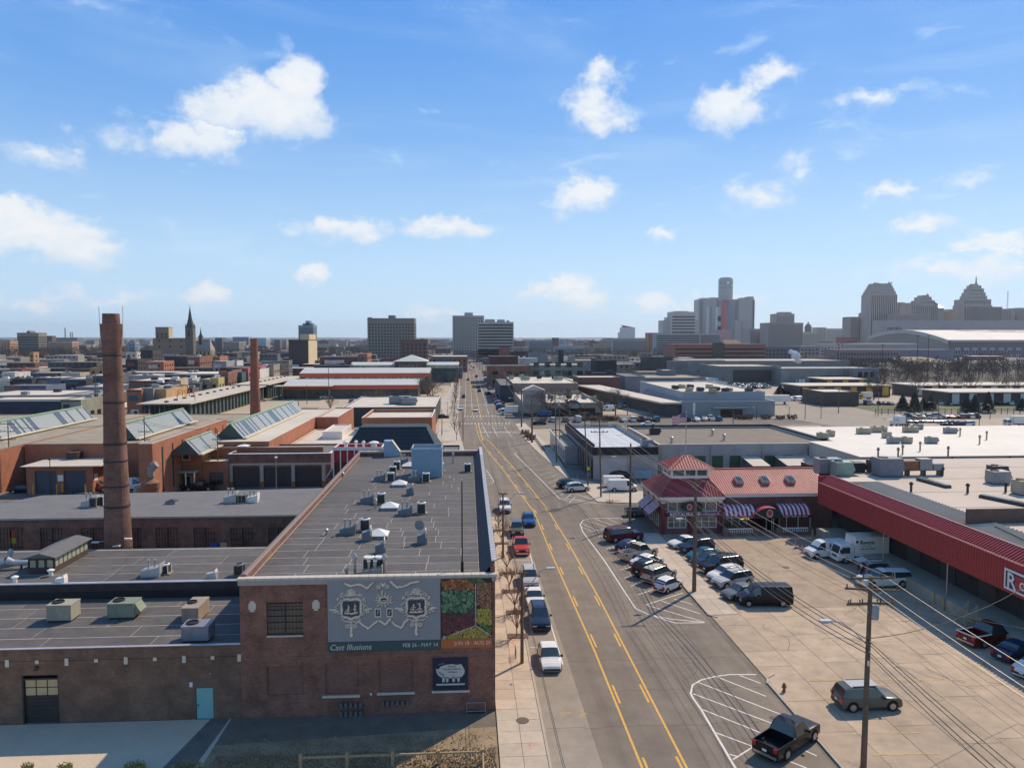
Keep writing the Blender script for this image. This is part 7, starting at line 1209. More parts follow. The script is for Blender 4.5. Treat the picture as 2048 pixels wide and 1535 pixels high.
rtower(1441,1469,556,2300,'tallest round tower in the middle of the riverfront cluster',True);rtower(1398,1441,598,2250,'left glass tower of the riverfront cluster',steps=((-.6,-.1,595),(.2,.95,594)));rtower(1469,1512,598,2250,'right glass tower of the riverfront cluster',steps=((-.2,.5,594.5),(.45,.95,592)));rtower(1419,1442,612,2150,'lower front-left shaft of the riverfront cluster');rtower(1466,1487,640,2150,'lower front-right shaft of the riverfront cluster')
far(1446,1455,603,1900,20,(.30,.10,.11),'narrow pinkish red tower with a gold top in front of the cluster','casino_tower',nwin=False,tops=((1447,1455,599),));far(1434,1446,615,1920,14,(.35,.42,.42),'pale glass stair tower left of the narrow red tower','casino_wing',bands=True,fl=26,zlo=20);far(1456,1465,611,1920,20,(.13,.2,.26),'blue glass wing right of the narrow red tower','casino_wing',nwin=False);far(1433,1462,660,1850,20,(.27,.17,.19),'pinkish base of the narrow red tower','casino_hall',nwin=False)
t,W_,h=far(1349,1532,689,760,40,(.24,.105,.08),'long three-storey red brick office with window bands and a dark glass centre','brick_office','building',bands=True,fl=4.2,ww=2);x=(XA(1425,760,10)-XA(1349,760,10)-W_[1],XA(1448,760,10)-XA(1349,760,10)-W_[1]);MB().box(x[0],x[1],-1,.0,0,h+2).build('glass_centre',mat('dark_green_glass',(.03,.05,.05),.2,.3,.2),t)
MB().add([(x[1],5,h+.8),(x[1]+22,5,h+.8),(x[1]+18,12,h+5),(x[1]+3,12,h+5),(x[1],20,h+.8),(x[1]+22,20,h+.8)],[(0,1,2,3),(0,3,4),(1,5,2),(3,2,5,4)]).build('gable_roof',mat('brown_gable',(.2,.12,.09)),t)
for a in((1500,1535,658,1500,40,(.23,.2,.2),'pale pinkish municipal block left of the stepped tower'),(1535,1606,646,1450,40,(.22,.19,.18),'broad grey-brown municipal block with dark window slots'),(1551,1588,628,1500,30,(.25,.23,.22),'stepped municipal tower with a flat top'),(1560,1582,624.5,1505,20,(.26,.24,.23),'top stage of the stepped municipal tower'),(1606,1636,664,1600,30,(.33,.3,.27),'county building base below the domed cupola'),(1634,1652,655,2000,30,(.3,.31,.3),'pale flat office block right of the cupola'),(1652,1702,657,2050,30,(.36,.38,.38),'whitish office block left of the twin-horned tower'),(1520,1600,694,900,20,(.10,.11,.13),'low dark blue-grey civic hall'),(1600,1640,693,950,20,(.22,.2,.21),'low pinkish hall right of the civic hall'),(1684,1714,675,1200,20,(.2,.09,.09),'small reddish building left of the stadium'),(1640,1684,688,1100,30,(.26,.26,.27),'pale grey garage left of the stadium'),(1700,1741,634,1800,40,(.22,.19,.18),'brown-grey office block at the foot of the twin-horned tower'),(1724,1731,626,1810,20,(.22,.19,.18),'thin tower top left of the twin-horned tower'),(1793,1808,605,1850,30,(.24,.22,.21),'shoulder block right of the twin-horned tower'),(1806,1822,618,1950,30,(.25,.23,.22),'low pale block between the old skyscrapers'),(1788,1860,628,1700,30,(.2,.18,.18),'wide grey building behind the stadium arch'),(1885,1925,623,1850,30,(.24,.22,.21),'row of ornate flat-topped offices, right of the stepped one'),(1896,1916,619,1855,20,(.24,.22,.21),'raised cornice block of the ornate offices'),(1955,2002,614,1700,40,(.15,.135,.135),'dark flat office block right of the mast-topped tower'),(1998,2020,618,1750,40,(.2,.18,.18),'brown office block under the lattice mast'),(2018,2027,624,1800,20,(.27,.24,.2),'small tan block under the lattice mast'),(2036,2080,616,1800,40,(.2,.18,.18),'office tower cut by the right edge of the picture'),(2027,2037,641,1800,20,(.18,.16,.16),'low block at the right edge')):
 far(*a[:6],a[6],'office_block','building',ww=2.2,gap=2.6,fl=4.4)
def stepped(Y,levels,label,col,horns=(),mast=None):
 x=XA((levels[0][0]+levels[0][1])/2,Y,60);t=thing('old_skyscraper',label,'skyscraper',(x,Y,0));z0=0;m=mat('limestone_%d'%int(col[0]*1000),col,.85,.12,.05,fine=.05);b2=MB()
 for i,(a,c,py)in enumerate(levels):
  xa,xb=XA(a,Y,60)-x,XA(c,Y,60)-x;z1=ZA(py,x,Y);ins=i*2.5;MB().box(xa,xb,ins,46-ins,z0,z1).build('tier',m,t)
  n=max(2,int((xb-xa)/4.6))
  for k in range(n):u=xa+(xb-xa)*(k+.5)/n;b2.box(u-.8,u+.8,ins-.3,ins,z0+3,z1-3)
  z0=z1
 stuff(b2.build('window_slots',MATS['far_window'],t))
 for px,py in horns:xx=XA(px,Y,60)-x;MB().lathe([(3,0),(.6,ZA(py,x,Y)-z0)],6,(xx,8,z0)).build('finial',m,t)
 if mast:MB().lathe([(2.2,0),(1.2,(ZA(mast,x,Y)-z0)*.5),(.3,ZA(mast,x,Y)-z0)],6,(0,12,z0)).lathe([(.2,-1.5),(2,0),(.2,1.5)],8,(0,12,z0+(ZA(mast,x,Y)-z0)*.6)).build('mast',DARK,t)
stepped(1750,((1741,1793,588),(1743,1791,582),(1745.5,1789,576),(1748,1787,570),(1750,1785,566)),'tall gothic skyscraper with four small corner horns above the stadium',(.38,.33,.31),((1751,563),(1757,564),(1779,562),(1784,563)))
stepped(1780,((1821,1835,607),(1823,1831,605)),'small stepped tower left of the peaked old skyscraper',(.36,.32,.30));stepped(1790,((1833,1875,609),(1841,1869,600),(1846,1864,593),(1851,1860,589.5)),'peaked old skyscraper with shoulders in the middle of the group',(.36,.32,.30),((1857,586),),None)
stepped(1780,((1928,1983,610),(1929,1982,598),(1939,1975,591),(1941,1973,584),(1944,1971,576),(1948,1967,570),(1952,1962,566.5)),'stepped ziggurat-like skyscraper topped by a beacon mast',(.37,.33,.31),(),550)
x0,x1=XA(1868,1800,60),XA(1887,1800,60);t=thing('old_skyscraper','office building with a sloping hipped roof right of the peaked skyscraper','skyscraper',((x0+x1)/2,1800,0));w=(x1-x0)/2;za,zb=ZA(615,x0,1800),ZA(601,x0,1800);MB().box(-w,w,0,40,0,za).build('wall',MATS['limestone_360'],t);MB().add([(-w,0,za),(w,0,za),(w*.6,14,za+8),(-w,14,zb+4),(w,40,za),(-w,40,za)],[(0,1,2,3),(3,2,4,5),(1,4,2),(0,3,5)]).build('roof',MATS['far_window'],t)
x=XA(1621,1600,40);t=thing('domed_cupola','domed cupola with statue on the county building','cupola',(x,1612,0));z=ZA(664,x,1600);b=MB();b.lathe([(7.5,z),(7.5,z+9),(8,z+9.5),(6.5,z+14),(3.5,z+18),(1.5,z+19),(1.2,z+22),(.2,ZA(642,x,1600))],12);b.build('dome',mat('cupola_stone',(.2,.18,.16)),t)
x=XA(2013,1760,60);t=thing('lattice_mast','thin white lattice mast on the right skyline','mast',(x,1760,ZA(617,x,1760)));h=ZA(582,x,1760)-t.location.z;b=MB()
for sx,sy in((-1.2,-1.2),(1.2,-1.2),(0,1.2)):b.cyl((sx,sy,0),(sx*.6,sy*.6,h),.35,n=4)
for k in range(12):z=h*k/12;b.cyl((-1.2,-1.2,z),(1.2,-1.2,z+h/12),.25,n=4)
b.build('lattice',WHITE,t)
def stadium():
 Xs=XA(1900,1077,25);t=thing('stadium','huge stadium with a pale arched roof and lettered rim','stadium',(Xs,1077,0));Ye=YA(1740,Xs,35)-1077;prof=[];n=14
 for i in range(n+1):f=i/n;prof.append((Ye*f,24.5+20.5*sin(pi*(.06+f*.78))-3.6))
 L_=460;R_=mat('stadium_roof_white',(.56,.51,.45),.7,.05,.02,fine=.02);rim=mat('stadium_rim',(.46,.44,.42),.7,.08,.05)
 for k in range(6):
  b=MB();a,c=L_*k/6+(0 if k else 3),L_*(k+1)/6-.5;b.add([(a,y,z)for y,z in prof]+[(c,y,z)for y,z in prof],[(i,n+1+i,n+2+i,i+1)for i in range(n)]);b.build('roof_panel',R_,t)
 b=MB();b.add([(-3,y,z+.5)for y,z in prof]+[(3.2,y,z+.5)for y,z in prof]+[(-3,y,z-5.5)for y,z in prof],[(i,n+1+i,n+2+i,i+1)for i in range(n)]+[(i,i+1,2*n+3+i,2*n+2+i)for i in range(n)]);b.build('rim',rim,t)
 b=MB();b.add([(-1,y,z-5.5)for y,z in prof]+[(-1,Ye,0),(-1,0,0)],[tuple(range(n+3))]);b.build('end_wall',mat('stadium_end_glass',(.24,.235,.21),.5,.1,.02),t);MB().box(0,L_,-.5,3,16,22.5).build('front_wall',mat('stadium_dark_wall',(.16,.14,.15),.8,.1,.05),t);MB().box(0,L_,-2,2.9,22.5,25.5).build('eave',rim,t);MB().box(0,L_,0,3,0,16).build('lower_wall',mat('stadium_plum_wall',(.17,.13,.14),.8,.2,.03),t)
 wm=MB().box(-4,4,-.8,-.003,1,14).mesh('pale_panel',mat('stadium_pale_panel',(.38,.36,.40)));sm=MB().box(-1,1,-1.1,-.81,4,10).mesh('window',MATS['far_window'])
 for i in range(24):o=inst('pale_panel',wm,t,(12+i*13.5,0,0));inst('window',sm,o,(-2,0,0));inst('window',sm,o,(2,0,0))
 i=9;y=YA(1806,Xs,40)-1077;text('FORD FIELD',6.2,mat('rim_letter',(.09,.085,.09)),t,(-3.6,YA(1779,Xs,42)-1077,ZA(659.5,Xs,YA(1779,Xs,42))),(pi/2,0,-pi/2),name='sign_lettering',bold=.15,ext=.3,sx=1.28)
 b=MB();cx,cy=190,Ye*.42
 def rz_(y):f=max(0,min(1,y/Ye));return 24.5+20.5*sin(pi*(.06+f*.78))-3.6+.35
 for a0 in range(40):
  a,c=2*pi*a0/40,2*pi*(a0+1)/40;b.add([(cx+120*cos(a),cy+26*sin(a),rz_(cy+26*sin(a))),(cx+120*cos(c),cy+26*sin(c),rz_(cy+26*sin(c))),(cx+100*cos(c),cy+21*sin(c),rz_(cy+21*sin(c))),(cx+100*cos(a),cy+21*sin(a),rz_(cy+21*sin(a)))],[(0,1,2,3)])
 for k in range(9):x=cx-62+k*15;b.add([(x,cy-8+4*(k%2),rz_(cy-8)),(x+9,cy-10,rz_(cy-10)),(x+13,cy+8,rz_(cy+8)),(x+3,cy+10,rz_(cy+10))],[(0,1,2,3)])
 b.build('roof_emblem',mat('emblem_grey',(.42,.38,.34)),t)
 far(1708,1835,688,1000,30,(.26,.25,.26),'low glazed hall with a white roof in front of the stadium','low_hall','building',fl=9,ww=1.2,gap=5,roof=ROOFW,zlo=4);far(1800,1910,700,900,30,(.14,.15,.19),'low blue-grey shed in front of the stadium','low_hall','building',nwin=False);far(1672,1800,700,850,30,(.2,.15,.15),'long brown low building left of the stadium','low_hall','building',fl=6,zlo=2);far(1760,2060,641,1500,30,(.24,.22,.23),'flat grey arena edge behind the stadium roof','arena','building',nwin=False)
 for px in(1835,1857,1765,1677):x=XA(px,620,20);q_=thing('freeway_light_mast','tall thin freeway light mast in front of the stadium','light mast',(x,620,0),group='tall freeway light masts');MB().cyl((0,0,0),(0,0,ZA(672 if px>1800 else 690,x,620)),.35,.18,6).build('shaft',DARK,q_);o=MB().box(-1.2,1.2,-.4,.4,0,.5).build('lamp_ring',DARK,q_);o.location=(0,0,ZA(672 if px>1800 else 690,x,620))
stadium()
x=XA(1592,500,14);t=thing('steam_plume','white steam blowing from a duct on the tan store roof','steam',(x,500,11));vm=bpy.data.materials.new('steam');vm.use_nodes=True;nt=vm.node_tree;nt.nodes.clear();o_=nt.nodes.new('ShaderNodeOutputMaterial');b_=nt.nodes.new('ShaderNodeBsdfPrincipled');b_.inputs['Base Color'].default_value=(.85,.83,.8,1);b_.inputs['Roughness'].default_value=1;b_.inputs['Subsurface Weight'].default_value=.0;nt.links.new(b_.outputs[0],o_.inputs[0])
b=MB();R=random.Random(5)
for k in range(70):
 f=(k/70)**1.2;cx,cz,r=-f*5.5+R.gauss(0,.5+f),f*7+R.gauss(0,.4+f*.8),.5+.7*R.random()*(1+f*.3);b.lathe([(r*.15,-r),(r*.8,-r*.55),(r,0),(r*.75,r*.6),(r*.15,r)],7,(cx+2.5,R.gauss(0,.8),cz+1))
b.sm=True;b.build('vapour',vm,t)
R=random.Random(11);BC=[(.14,.07,.055),(.22,.2,.18),(.3,.26,.2),(.09,.08,.08),(.18,.19,.21),(.33,.3,.27),(.2,.1,.07),(.12,.13,.14)];RF=[ROOFW,ROOFL,ROOFG,ROOFT,ROOFG]
bgm=[mat('background_wall_%d'%i,c,.85,.15,.1)for i,c in enumerate(BC)];nb=0
while nb<230:
 Y=R.choice((R.uniform(520,900),R.uniform(700,1700)));px=R.uniform(-60,2110)
 if 690<px<1010 and Y<700:continue
 X=XA(px,Y,3)
 xs=along([(a,b__)for a,b__ in LEFT],Y);xr=along([(a,b__)for a,b__ in RIGHT],Y)
 if xs-16<X<xr+16:continue
 if X>250 and Y<900:continue
 w,d_,h=R.uniform(6,22),R.uniform(8,20),R.choice((4,5,6,7,9,11));b=MB();m=R.randrange(len(bgm));b.box(-w,w,0,d_,0,h,0);b.box(-w+.2,w-.2,.2,d_-.2,h,h+.12,1)
 if h>5:
  for k in range(int(w/2.2)):b.box(-w+1.5+k*4.3,-w+3.3+k*4.3,-.1,0,h-2.8,h-1.2,2)
 for k in range(int(w/3)):b.box(-w+2+k*5.6,-w+4.4+k*5.6,-.1,0,.8,2.6,2)
 o=b.build('background_building',[bgm[m],R.choice(RF),MATS['far_window']]);o.location=(X,Y,0);nb+=1
 rf_=o.data.materials[1];tag(o,'%s low building with %s roof, %s, %s band%s'%(('brick-brown','grey-beige','tan','near-black','slate-grey','cream-grey','red-brown','greenish grey')[m],{'white_roof_membrane':'a white','light_roof_membrane':'a pale tan','grey_roof_felt':'a grey','gravel_roof':'a gravel'}[rf_.name],'far left' if px<350 else 'left of centre' if px<850 else 'near the street' if px<1200 else 'right of centre' if px<1650 else 'far right','nearer' if Y<750 else 'middle' if Y<1100 else 'farthest',', wide one' if w>14 else ''),'building','low-rise buildings in the far neighbourhoods')
b=MB()
for k in range(1500):
 Y=R.uniform(1700,6500);X=XA(R.uniform(-80,2130),Y,5);w,d_,h=R.uniform(8,30),R.uniform(10,30),R.choice((5,7,9,12,20));b.box(X-w,X+w,Y,Y+d_,0,h,R.randrange(4))
o=stuff(tag(b.build('far_city_blocks',[bgm[1],bgm[5],bgm[4],bgm[0]]),'hazy mass of far city blocks below the horizon','far city'))
TWIG=mat('bare_twigs',(.13,.10,.075),.95,.3,1.0);TWIGF=mat('far_bare_woods',(.12,.095,.075),.95,.35,.03,fine=0);BARK=mat('bark',(.10,.08,.065),.95,.3,4)
def woods(name,label,n,area,hmin,hmax,m,tri=26,dens=None,cat='woods'):
 b=MB()
 for i in range(n):
  X,Y=area();h=R.uniform(hmin,hmax);r=h*.42
  for k in range(tri):
   a,c,s=R.uniform(0,2*pi),R.uniform(-1,1),R.random()**.5;x=X+r*s*cos(a)*sqrt(1-c*c);y=Y+r*s*sin(a)*sqrt(1-c*c);z=h*.58+h*.40*s*c;l=h*R.uniform(.10,.22);a2=R.uniform(0,2*pi);tl=R.uniform(.2,1.2);dx,dy,dz=cos(a2)*l*cos(tl),sin(a2)*l*cos(tl),sin(tl)*l;w=h*.035
   b.add([(x,y,z),(x+dx,y+dy,z+dz),(x+dx*.5+w,y+dy*.5,z+dz*.5+w)],[(0,1,2)])
  b.add([(X-.2,Y,0),(X+.2,Y,0),(X,Y,h*.7)],[(0,1,2)])
 return stuff(tag(b.build(name,m),label,cat))
def pa(px0,px1,Y0,Y1):
 def f():
  Y=R.uniform(Y0,Y1);return XA(R.uniform(px0,px1),Y,5),Y
 return f
woods('far_woods','brown leafless woods at the left below the horizon',420,pa(-40,300,900,1500),12,17,TWIGF);woods('far_woods','leafless tree belt between the church and the broad slab',300,pa(430,760,850,1500),11,16,TWIGF);woods('far_woods','leafless street trees around the foot of the slab towers',180,pa(830,1110,900,1400),10,15,TWIGF);woods('far_woods','leafless tree belt below the apartment rows',260,pa(1080,1360,700,1200),10,15,TWIGF);woods('far_woods','dense thicket of bare trees in front of the stadium',210,pa(1690,2100,460,640),8,13,mat('thicket_twigs',(.085,.065,.052),.95,.35,.2),tri=60);woods('far_woods','bare trees behind the meat plant',60,pa(1330,1700,600,760),8,12,TWIGF)
woods('horizon_woods','blue-brown forest belt along the whole horizon',2600,pa(-150,2200,2600,9000),14,24,TWIGF,tri=10)
b=MB()
for i in range(40):x=-8500+i*480;b.lathe([(900,0),(600,20+R.uniform(0,14)),(200,32+R.uniform(0,12))],10,(x,12500,0))
struct('distant_hills',b,mat('distant_hills_green',(.10,.11,.07),.95,.3,.002,fine=0))
b=MB();b.add([tuple(P(x,y,0))for x,y in((1808,728),(1835,723),(1900,723),(1950,728))]+[(P(1840,727,0).x,P(1840,727,0).y+60,6),(P(1910,727,0).x,P(1910,727,0).y+60,6)],[(0,3,5,4),(0,4,1),(3,2,5),(4,5,2,1)]);struct('grass_mound',b,DRY)
sheet('thicket_ground',[(XA(1670,400,0),400),(XA(2300,400,0),400),(XA(2300,660,0),660),(XA(1670,660,0),660)],.03,mat('thicket_floor',(.075,.058,.042),.95,.3,.05))
hm=bpy.data.materials.new('haze_air');hm.use_nodes=True;nt=hm.node_tree;nt.nodes.clear();o_=nt.nodes.new('ShaderNodeOutputMaterial');v_=nt.nodes.new('ShaderNodeVolumePrincipled');v_.inputs['Color'].default_value=(.93,.97,1,1);v_.inputs['Density'].default_value=HAZE;v_.inputs['Anisotropy'].default_value=.55;nt.links.new(v_.outputs[0],o_.inputs['Volume'])
stuff(MB().box(-12100,12100,-2100,14100,-1,262).build('haze',hm))
# ================================================================ vehicles
def paint(name,c,r=.28,m=.0):return mat('paint_'+name,c,r,.03,1,m,fine=0,spec=.35)
PT={n:paint(n,c)for n,c in dict(white=(.72,.72,.70),black=(.006,.006,.008),dark_blue=(.015,.03,.07),blue=(.02,.10,.28),silver=(.42,.43,.43),grey=(.14,.145,.15),red=(.48,.05,.03),maroon=(.10,.012,.03),dark_red=(.13,.012,.012),green_grey=(.10,.11,.095),navy=(.02,.035,.08),teal=(.02,.13,.17),olive=(.07,.065,.045),tan=(.4,.34,.25),champagne=(.5,.46,.38),yellow=(.6,.42,.02)).items()}
TYRE=flat('tyre_rubber',(.015,.015,.015),.85);RIM=mat('wheel_alloy',(.38,.38,.38),.35,.1,8,metal=.6);CG=flat('car_glass',(.03,.05,.052),.05,spec=.9);HL=mat('headlamp',(.7,.7,.66),.15,.05,5);TL=flat('tail_lamp',(.45,.015,.015),.25);CH=mat('chrome',(.5,.5,.5),.25,.05,5,metal=.8)
KINDS={'sedan':(4.75,1.82,.32,[(0,.62,.62,.86),(.015,.86,.86,.93),(.10,.98,.98,.97),(.185,1.0,1.02,1),(.33,.98,1.38,1),(.48,.95,1.45,1),(.60,.93,1.41,1),(.745,.90,.92,1),(.90,.80,.80,.97),(.975,.66,.66,.9),(1,.48,.48,.8)],None),'hatch':(4.45,1.76,.31,[(0,.60,.60,.86),(.02,.92,.92,.94),(.07,1.0,1.05,.97),(.20,.99,1.38,1),(.38,.96,1.48,1),(.54,.93,1.44,1),(.76,.88,.91,.99),(.90,.76,.76,.95),(.975,.62,.62,.88),(1,.46,.46,.78)],None),'mini':(3.6,1.63,.30,[(0,.60,.60,.86),(.03,.95,.98,.95),(.12,.98,1.36,1),(.30,.97,1.48,1),(.55,.95,1.46,1),(.74,.92,.95,.98),(.92,.80,.80,.94),(.98,.65,.65,.86),(1,.48,.48,.76)],None),'suv':(4.75,1.9,.38,[(0,.68,.68,.9),(.012,1.05,1.08,.96),(.06,1.1,1.66,.98),(.15,1.1,1.76,1),(.45,1.08,1.78,1),(.58,1.06,1.72,1),(.72,1.04,1.07,1),(.90,.98,.98,.97),(.975,.84,.84,.92),(1,.58,.58,.86)],None),'crossover':(4.5,1.85,.35,[(0,.65,.65,.88),(.02,1.0,1.02,.95),(.11,1.05,1.5,.98),(.25,1.04,1.62,1),(.48,1.02,1.64,1),(.60,1.0,1.57,1),(.76,.97,1.0,1),(.90,.89,.89,.96),(.975,.74,.74,.9),(1,.54,.54,.82)],None),'jeep':(4.3,1.85,.40,[(0,.75,.75,.95),(.01,1.12,1.14,.98),(.03,1.15,1.80,.99),(.5,1.14,1.84,1),(.60,1.12,1.80,1),(.66,1.1,1.13,.98),(.95,1.04,1.04,.92),(.99,.95,.95,.9),(1,.62,.62,.88)],None),'bigsuv':(5.45,2.02,.40,[(0,.72,.72,.92),(.01,1.15,1.18,.97),(.035,1.18,1.78,.99),(.12,1.18,1.9,1),(.52,1.16,1.92,1),(.62,1.14,1.86,1),(.73,1.12,1.15,1),(.93,1.06,1.06,.98),(.985,.95,.95,.94),(1,.62,.62,.88)],None),'pickup':(5.7,2.0,.40,[(0,.75,.75,.95),(.006,1.12,1.12,.98),(.36,1.12,1.12,1),(.375,1.12,1.16,1),(.42,1.13,1.8,1),(.52,1.12,1.88,1),(.62,1.1,1.82,1),(.72,1.08,1.12,1),(.93,1.04,1.04,.98),(.985,.94,.94,.95),(1,.62,.62,.9)],(.018,.365)),'cappickup':(5.7,2.0,.40,[(0,.75,.75,.95),(.006,1.12,1.14,.98),(.03,1.13,1.74,.98),(.36,1.13,1.78,1),(.375,1.12,1.78,1),(.42,1.13,1.82,1),(.52,1.12,1.88,1),(.62,1.1,1.82,1),(.72,1.08,1.12,1),(.93,1.04,1.04,.98),(.985,.94,.94,.95),(1,.62,.62,.9)],None),'van':(5.5,2.0,.36,[(0,.7,.7,.95),(.004,1.2,1.3,.98),(.015,1.22,2.0,.99),(.05,1.22,2.12,1),(.62,1.2,2.14,1),(.72,1.18,2.05,1),(.86,1.14,1.2,.99),(.965,1.0,1.0,.95),(.99,.8,.8,.9),(1,.55,.55,.85)],None),}
def wheelmesh(r,w=.22):
 b=MB();b.cyl((0,-w/2,0),(0,w/2,0),r,n=16);ty=b.mesh('wheel',TYRE);b=MB();b.cyl((0,-w/2-.012,0),(0,w/2+.012,0),r*.62,n=12);b.cyl((0,-w/2-.02,0),(0,w/2+.02,0),r*.16,n=8);return ty,b.mesh('rim',RIM)
def lerpst(st,f):
 for a,c in zip(st,st[1:]):
  if a[0]<=f<=c[0]:
   k=(f-a[0])/max(1e-6,c[0]-a[0]);return tuple(a[i]+(c[i]-a[i])*k for i in range(4))
 return st[-1]
_ck={}
def carparts(kind):
 if kind in _ck:return _ck[kind]
 L_,W_,R_,st,bed=KINDS[kind];w0=W_/2;wx=[.175 if kind in('pickup','cappickup','van')else.17,.82];
 if kind=='pickup' or kind=='cappickup':wx=[.21,.835]
 if kind=='van':wx=[.2,.85]
 fs={s[0]for s in st};ra=(R_+.09)/L_
 for w in wx:
  for k in(-1,-.82,-.45,0,.45,.82,1):fs.add(round(w+k*ra,4))
 if bed:fs|={bed[0],bed[0]+.004,bed[1],bed[1]+.003}
 fs=sorted(fs);rows=[];T=[]
 for f in fs:
  _,zb,zt,wf=lerpst(st,f);t=max(0,min(1,(zt-zb)/.4));w=w0*wf;zl=.24;lift=0
  for k in wx:
   d_=(f-k)*L_
   if abs(d_)<R_+.0901:lift=max(lift,R_-.02+sqrt(max(0,(R_+.09)**2-d_*d_))*.98)
  z0=max(zl,lift);z1=max(zl+.13,lift+.01);z2=max(zb*.74,z1+.04);z2=min(z2,zb-.03)if zb>z1+.08 else zb-.01
  inbed=bed and bed[0]+.004<=f<=bed[1]
  if inbed:p=[(w*.9,z0),(w*.98,z1),(w,z2),(w*.97,zb),(w*.91,zb),(w*.90,.62),(0,.62)]
  else:p=[(w*.9,z0),(w*.98,z1),(w,z2),(w*.965,zb),(w*(.86-.08*t),zt-.05*t+.005),(w*(.72-.06*t),zt+.012),(0,zt+.03)]
  x=(f-.5)*L_;rows.append([(x,y,z)for y,z in p]+[(x,-y,z)for y,z in p[::-1]][1:]);T.append(t)
 body,gl=MB(),{'windshield':MB(),'rear_window':MB(),'side_window':MB(),'side_window2':MB()};n=13
 for i in range(len(rows)-1):
  a,c=rows[i],rows[i+1];ta,tc=T[i],T[i+1];fm=(fs[i]+fs[i+1])/2
  for j in range(n-1):
   q_=[a[j],c[j],c[j+1],a[j+1]];tgt=body;jj=min(j,n-2-j)
   up=tc-ta
   if jj==3 and max(ta,tc)>.55 and not(kind=='van' and fm<.60)and not(kind=='cappickup' and.345<fm<.385):
    tgt=gl['side_window' if j<6 else 'side_window2']
   elif jj>=4 and abs(up)>.25:tgt=gl['rear_window' if up>0 else 'windshield']if not(kind=='van' and up>0)else body
   tgt.add(q_,[(0,1,2,3)])
 for r_ in(0,-1):body.add(rows[r_],[tuple(range(n))if r_ else tuple(range(n-1,-1,-1))])
 out=[('body',body.mesh('body',PT['grey']),(0,0,0),True)]
 for k,m_ in gl.items():
  if m_.v:out.append((k.rstrip('2'),m_.mesh(k.rstrip('2'),CG),(0,0,0),False))
 h=L_/2;zf=lerpst(st,.985)[1];zr=lerpst(st,.012)[1]
 out.append(('underbody',MB().box(-h+.12,h-.12,-w0*.84,w0*.84,.2,.6).mesh('underbody',BLACK),(0,0,0),False))
 hl=MB().box(-.22,.06,-.2,.2,-.07,.07).mesh('headlight',HL);tl=MB().box(-.05,.12,-.13,.13,-.14,.14).mesh('tail_light',TL)
 zh=zf*.82
 for s in(-1,1):out.append(('headlight',hl,(h-.07,s*w0*.66,zh),False));out.append(('tail_light',tl,(-h-.0,s*w0*.78,zr*.86),False));out.append(('mirror',MB().box(-.07,.07,-.11,.11,-.08,.08).mesh('mirror',PT['black']),(lerpx(st,L_,wx),s*(w0+.1),lerpst(st,.7)[1]+.06),False))
 out.append(('grille',MB().box(-.1,.03,-w0*.42,w0*.42,-.11,.1).mesh('grille',BLACK),(h-.03,0,zf*.70),False));out.append(('front_bumper',MB().box(-.12,.05,-w0*.78,w0*.78,-.1,.1).mesh('front_bumper',CH if kind in('pickup','bigsuv','cappickup')else DARK),(h-.01,0,.38),False));out.append(('rear_bumper',MB().box(-.06,.12,-w0*.86,w0*.86,-.09,.09).mesh('rear_bumper',CH if kind in('pickup','cappickup')else DARK),(-h+.02,0,.44),False));out.append(('licence_plate',MB().box(-.02,.0,-.16,.16,-.08,.08).mesh('licence_plate',WHITE),(-h-.05,0,zr*.68),False))
 if kind in('suv','bigsuv','crossover'):
  rr=MB();[rr.box(-.28*L_,.12*L_,s*w0*.62-.02,s*w0*.62+.02,0,.05)for s in(-1,1)];out.append(('roof_rail',rr.mesh('roof_rail',DARK),(-.02*L_,0,lerpst(st,.4)[2]+.04),False))
 ty,rm=wheelmesh(R_);out.append(('WHEELS',(ty,rm),[((k-.5)*L_,s*(w0-.1),R_)for k in wx for s in(-1,1)],False));_ck[kind]=out;return out
def lerpx(st,L_,wx):return(.665-.5)*L_
def put_car(kind,pt,loc,rz,label,cat='car',group=None,name=None):
 t=thing(name or{'pickup':'pickup_truck','cappickup':'pickup_truck','van':'cargo_van','suv':'parked_suv','bigsuv':'parked_suv','jeep':'parked_suv'}.get(kind,'parked_car'),label,cat,loc,rz,group)
 for nm,me,p,pz in carparts(kind):
  if nm=='WHEELS':
   for q_ in p:w=inst('wheel',me[0],t,q_);inst('rim',me[1],w)
  else:
   o=inst(nm,me,t,p)
   if pz:o.material_slots[0].link='OBJECT';o.material_slots[0].material=PT[pt]
 return t
_fk={}
def farmesh(kind):
 if kind in _fk:return _fk[kind]
 b=MB()
 def addm(me,off,mi):b.add([(v.co.x+off[0],v.co.y+off[1],v.co.z+off[2])for v in me.vertices],[tuple(p.vertices)for p in me.polygons],mi)
 for nm,me,p,pz in carparts(kind):
  if nm=='WHEELS':[addm(me[0],q_,2)for q_ in p]
  elif nm=='body':addm(me,p,0)
  elif 'window' in nm or nm=='windshield':addm(me,p,1)
  elif nm=='tail_light':addm(me,p,3)
  elif nm in('underbody','grille'):addm(me,p,2)
  elif nm=='headlight':addm(me,p,4)
 me=b.mesh('small_'+kind,[PT['grey'],CG,TYRE,TL,HL]);_fk[kind]=me;return me
def far_car(kind,pt,x,y,rz,label,group,z=.03):
 o=inst('car',farmesh(kind),None,(x,y,z),rz);o.material_slots[0].link='OBJECT';o.material_slots[0].material=PT[pt];tag(o,label,'car' if kind not in('van',)else 'van',group);return o
D=radians
def C(kind,pt,px,py,deg,label,cat='car',**k):return put_car(kind,pt,P(px,py,.05),D(deg),label,cat,**k)
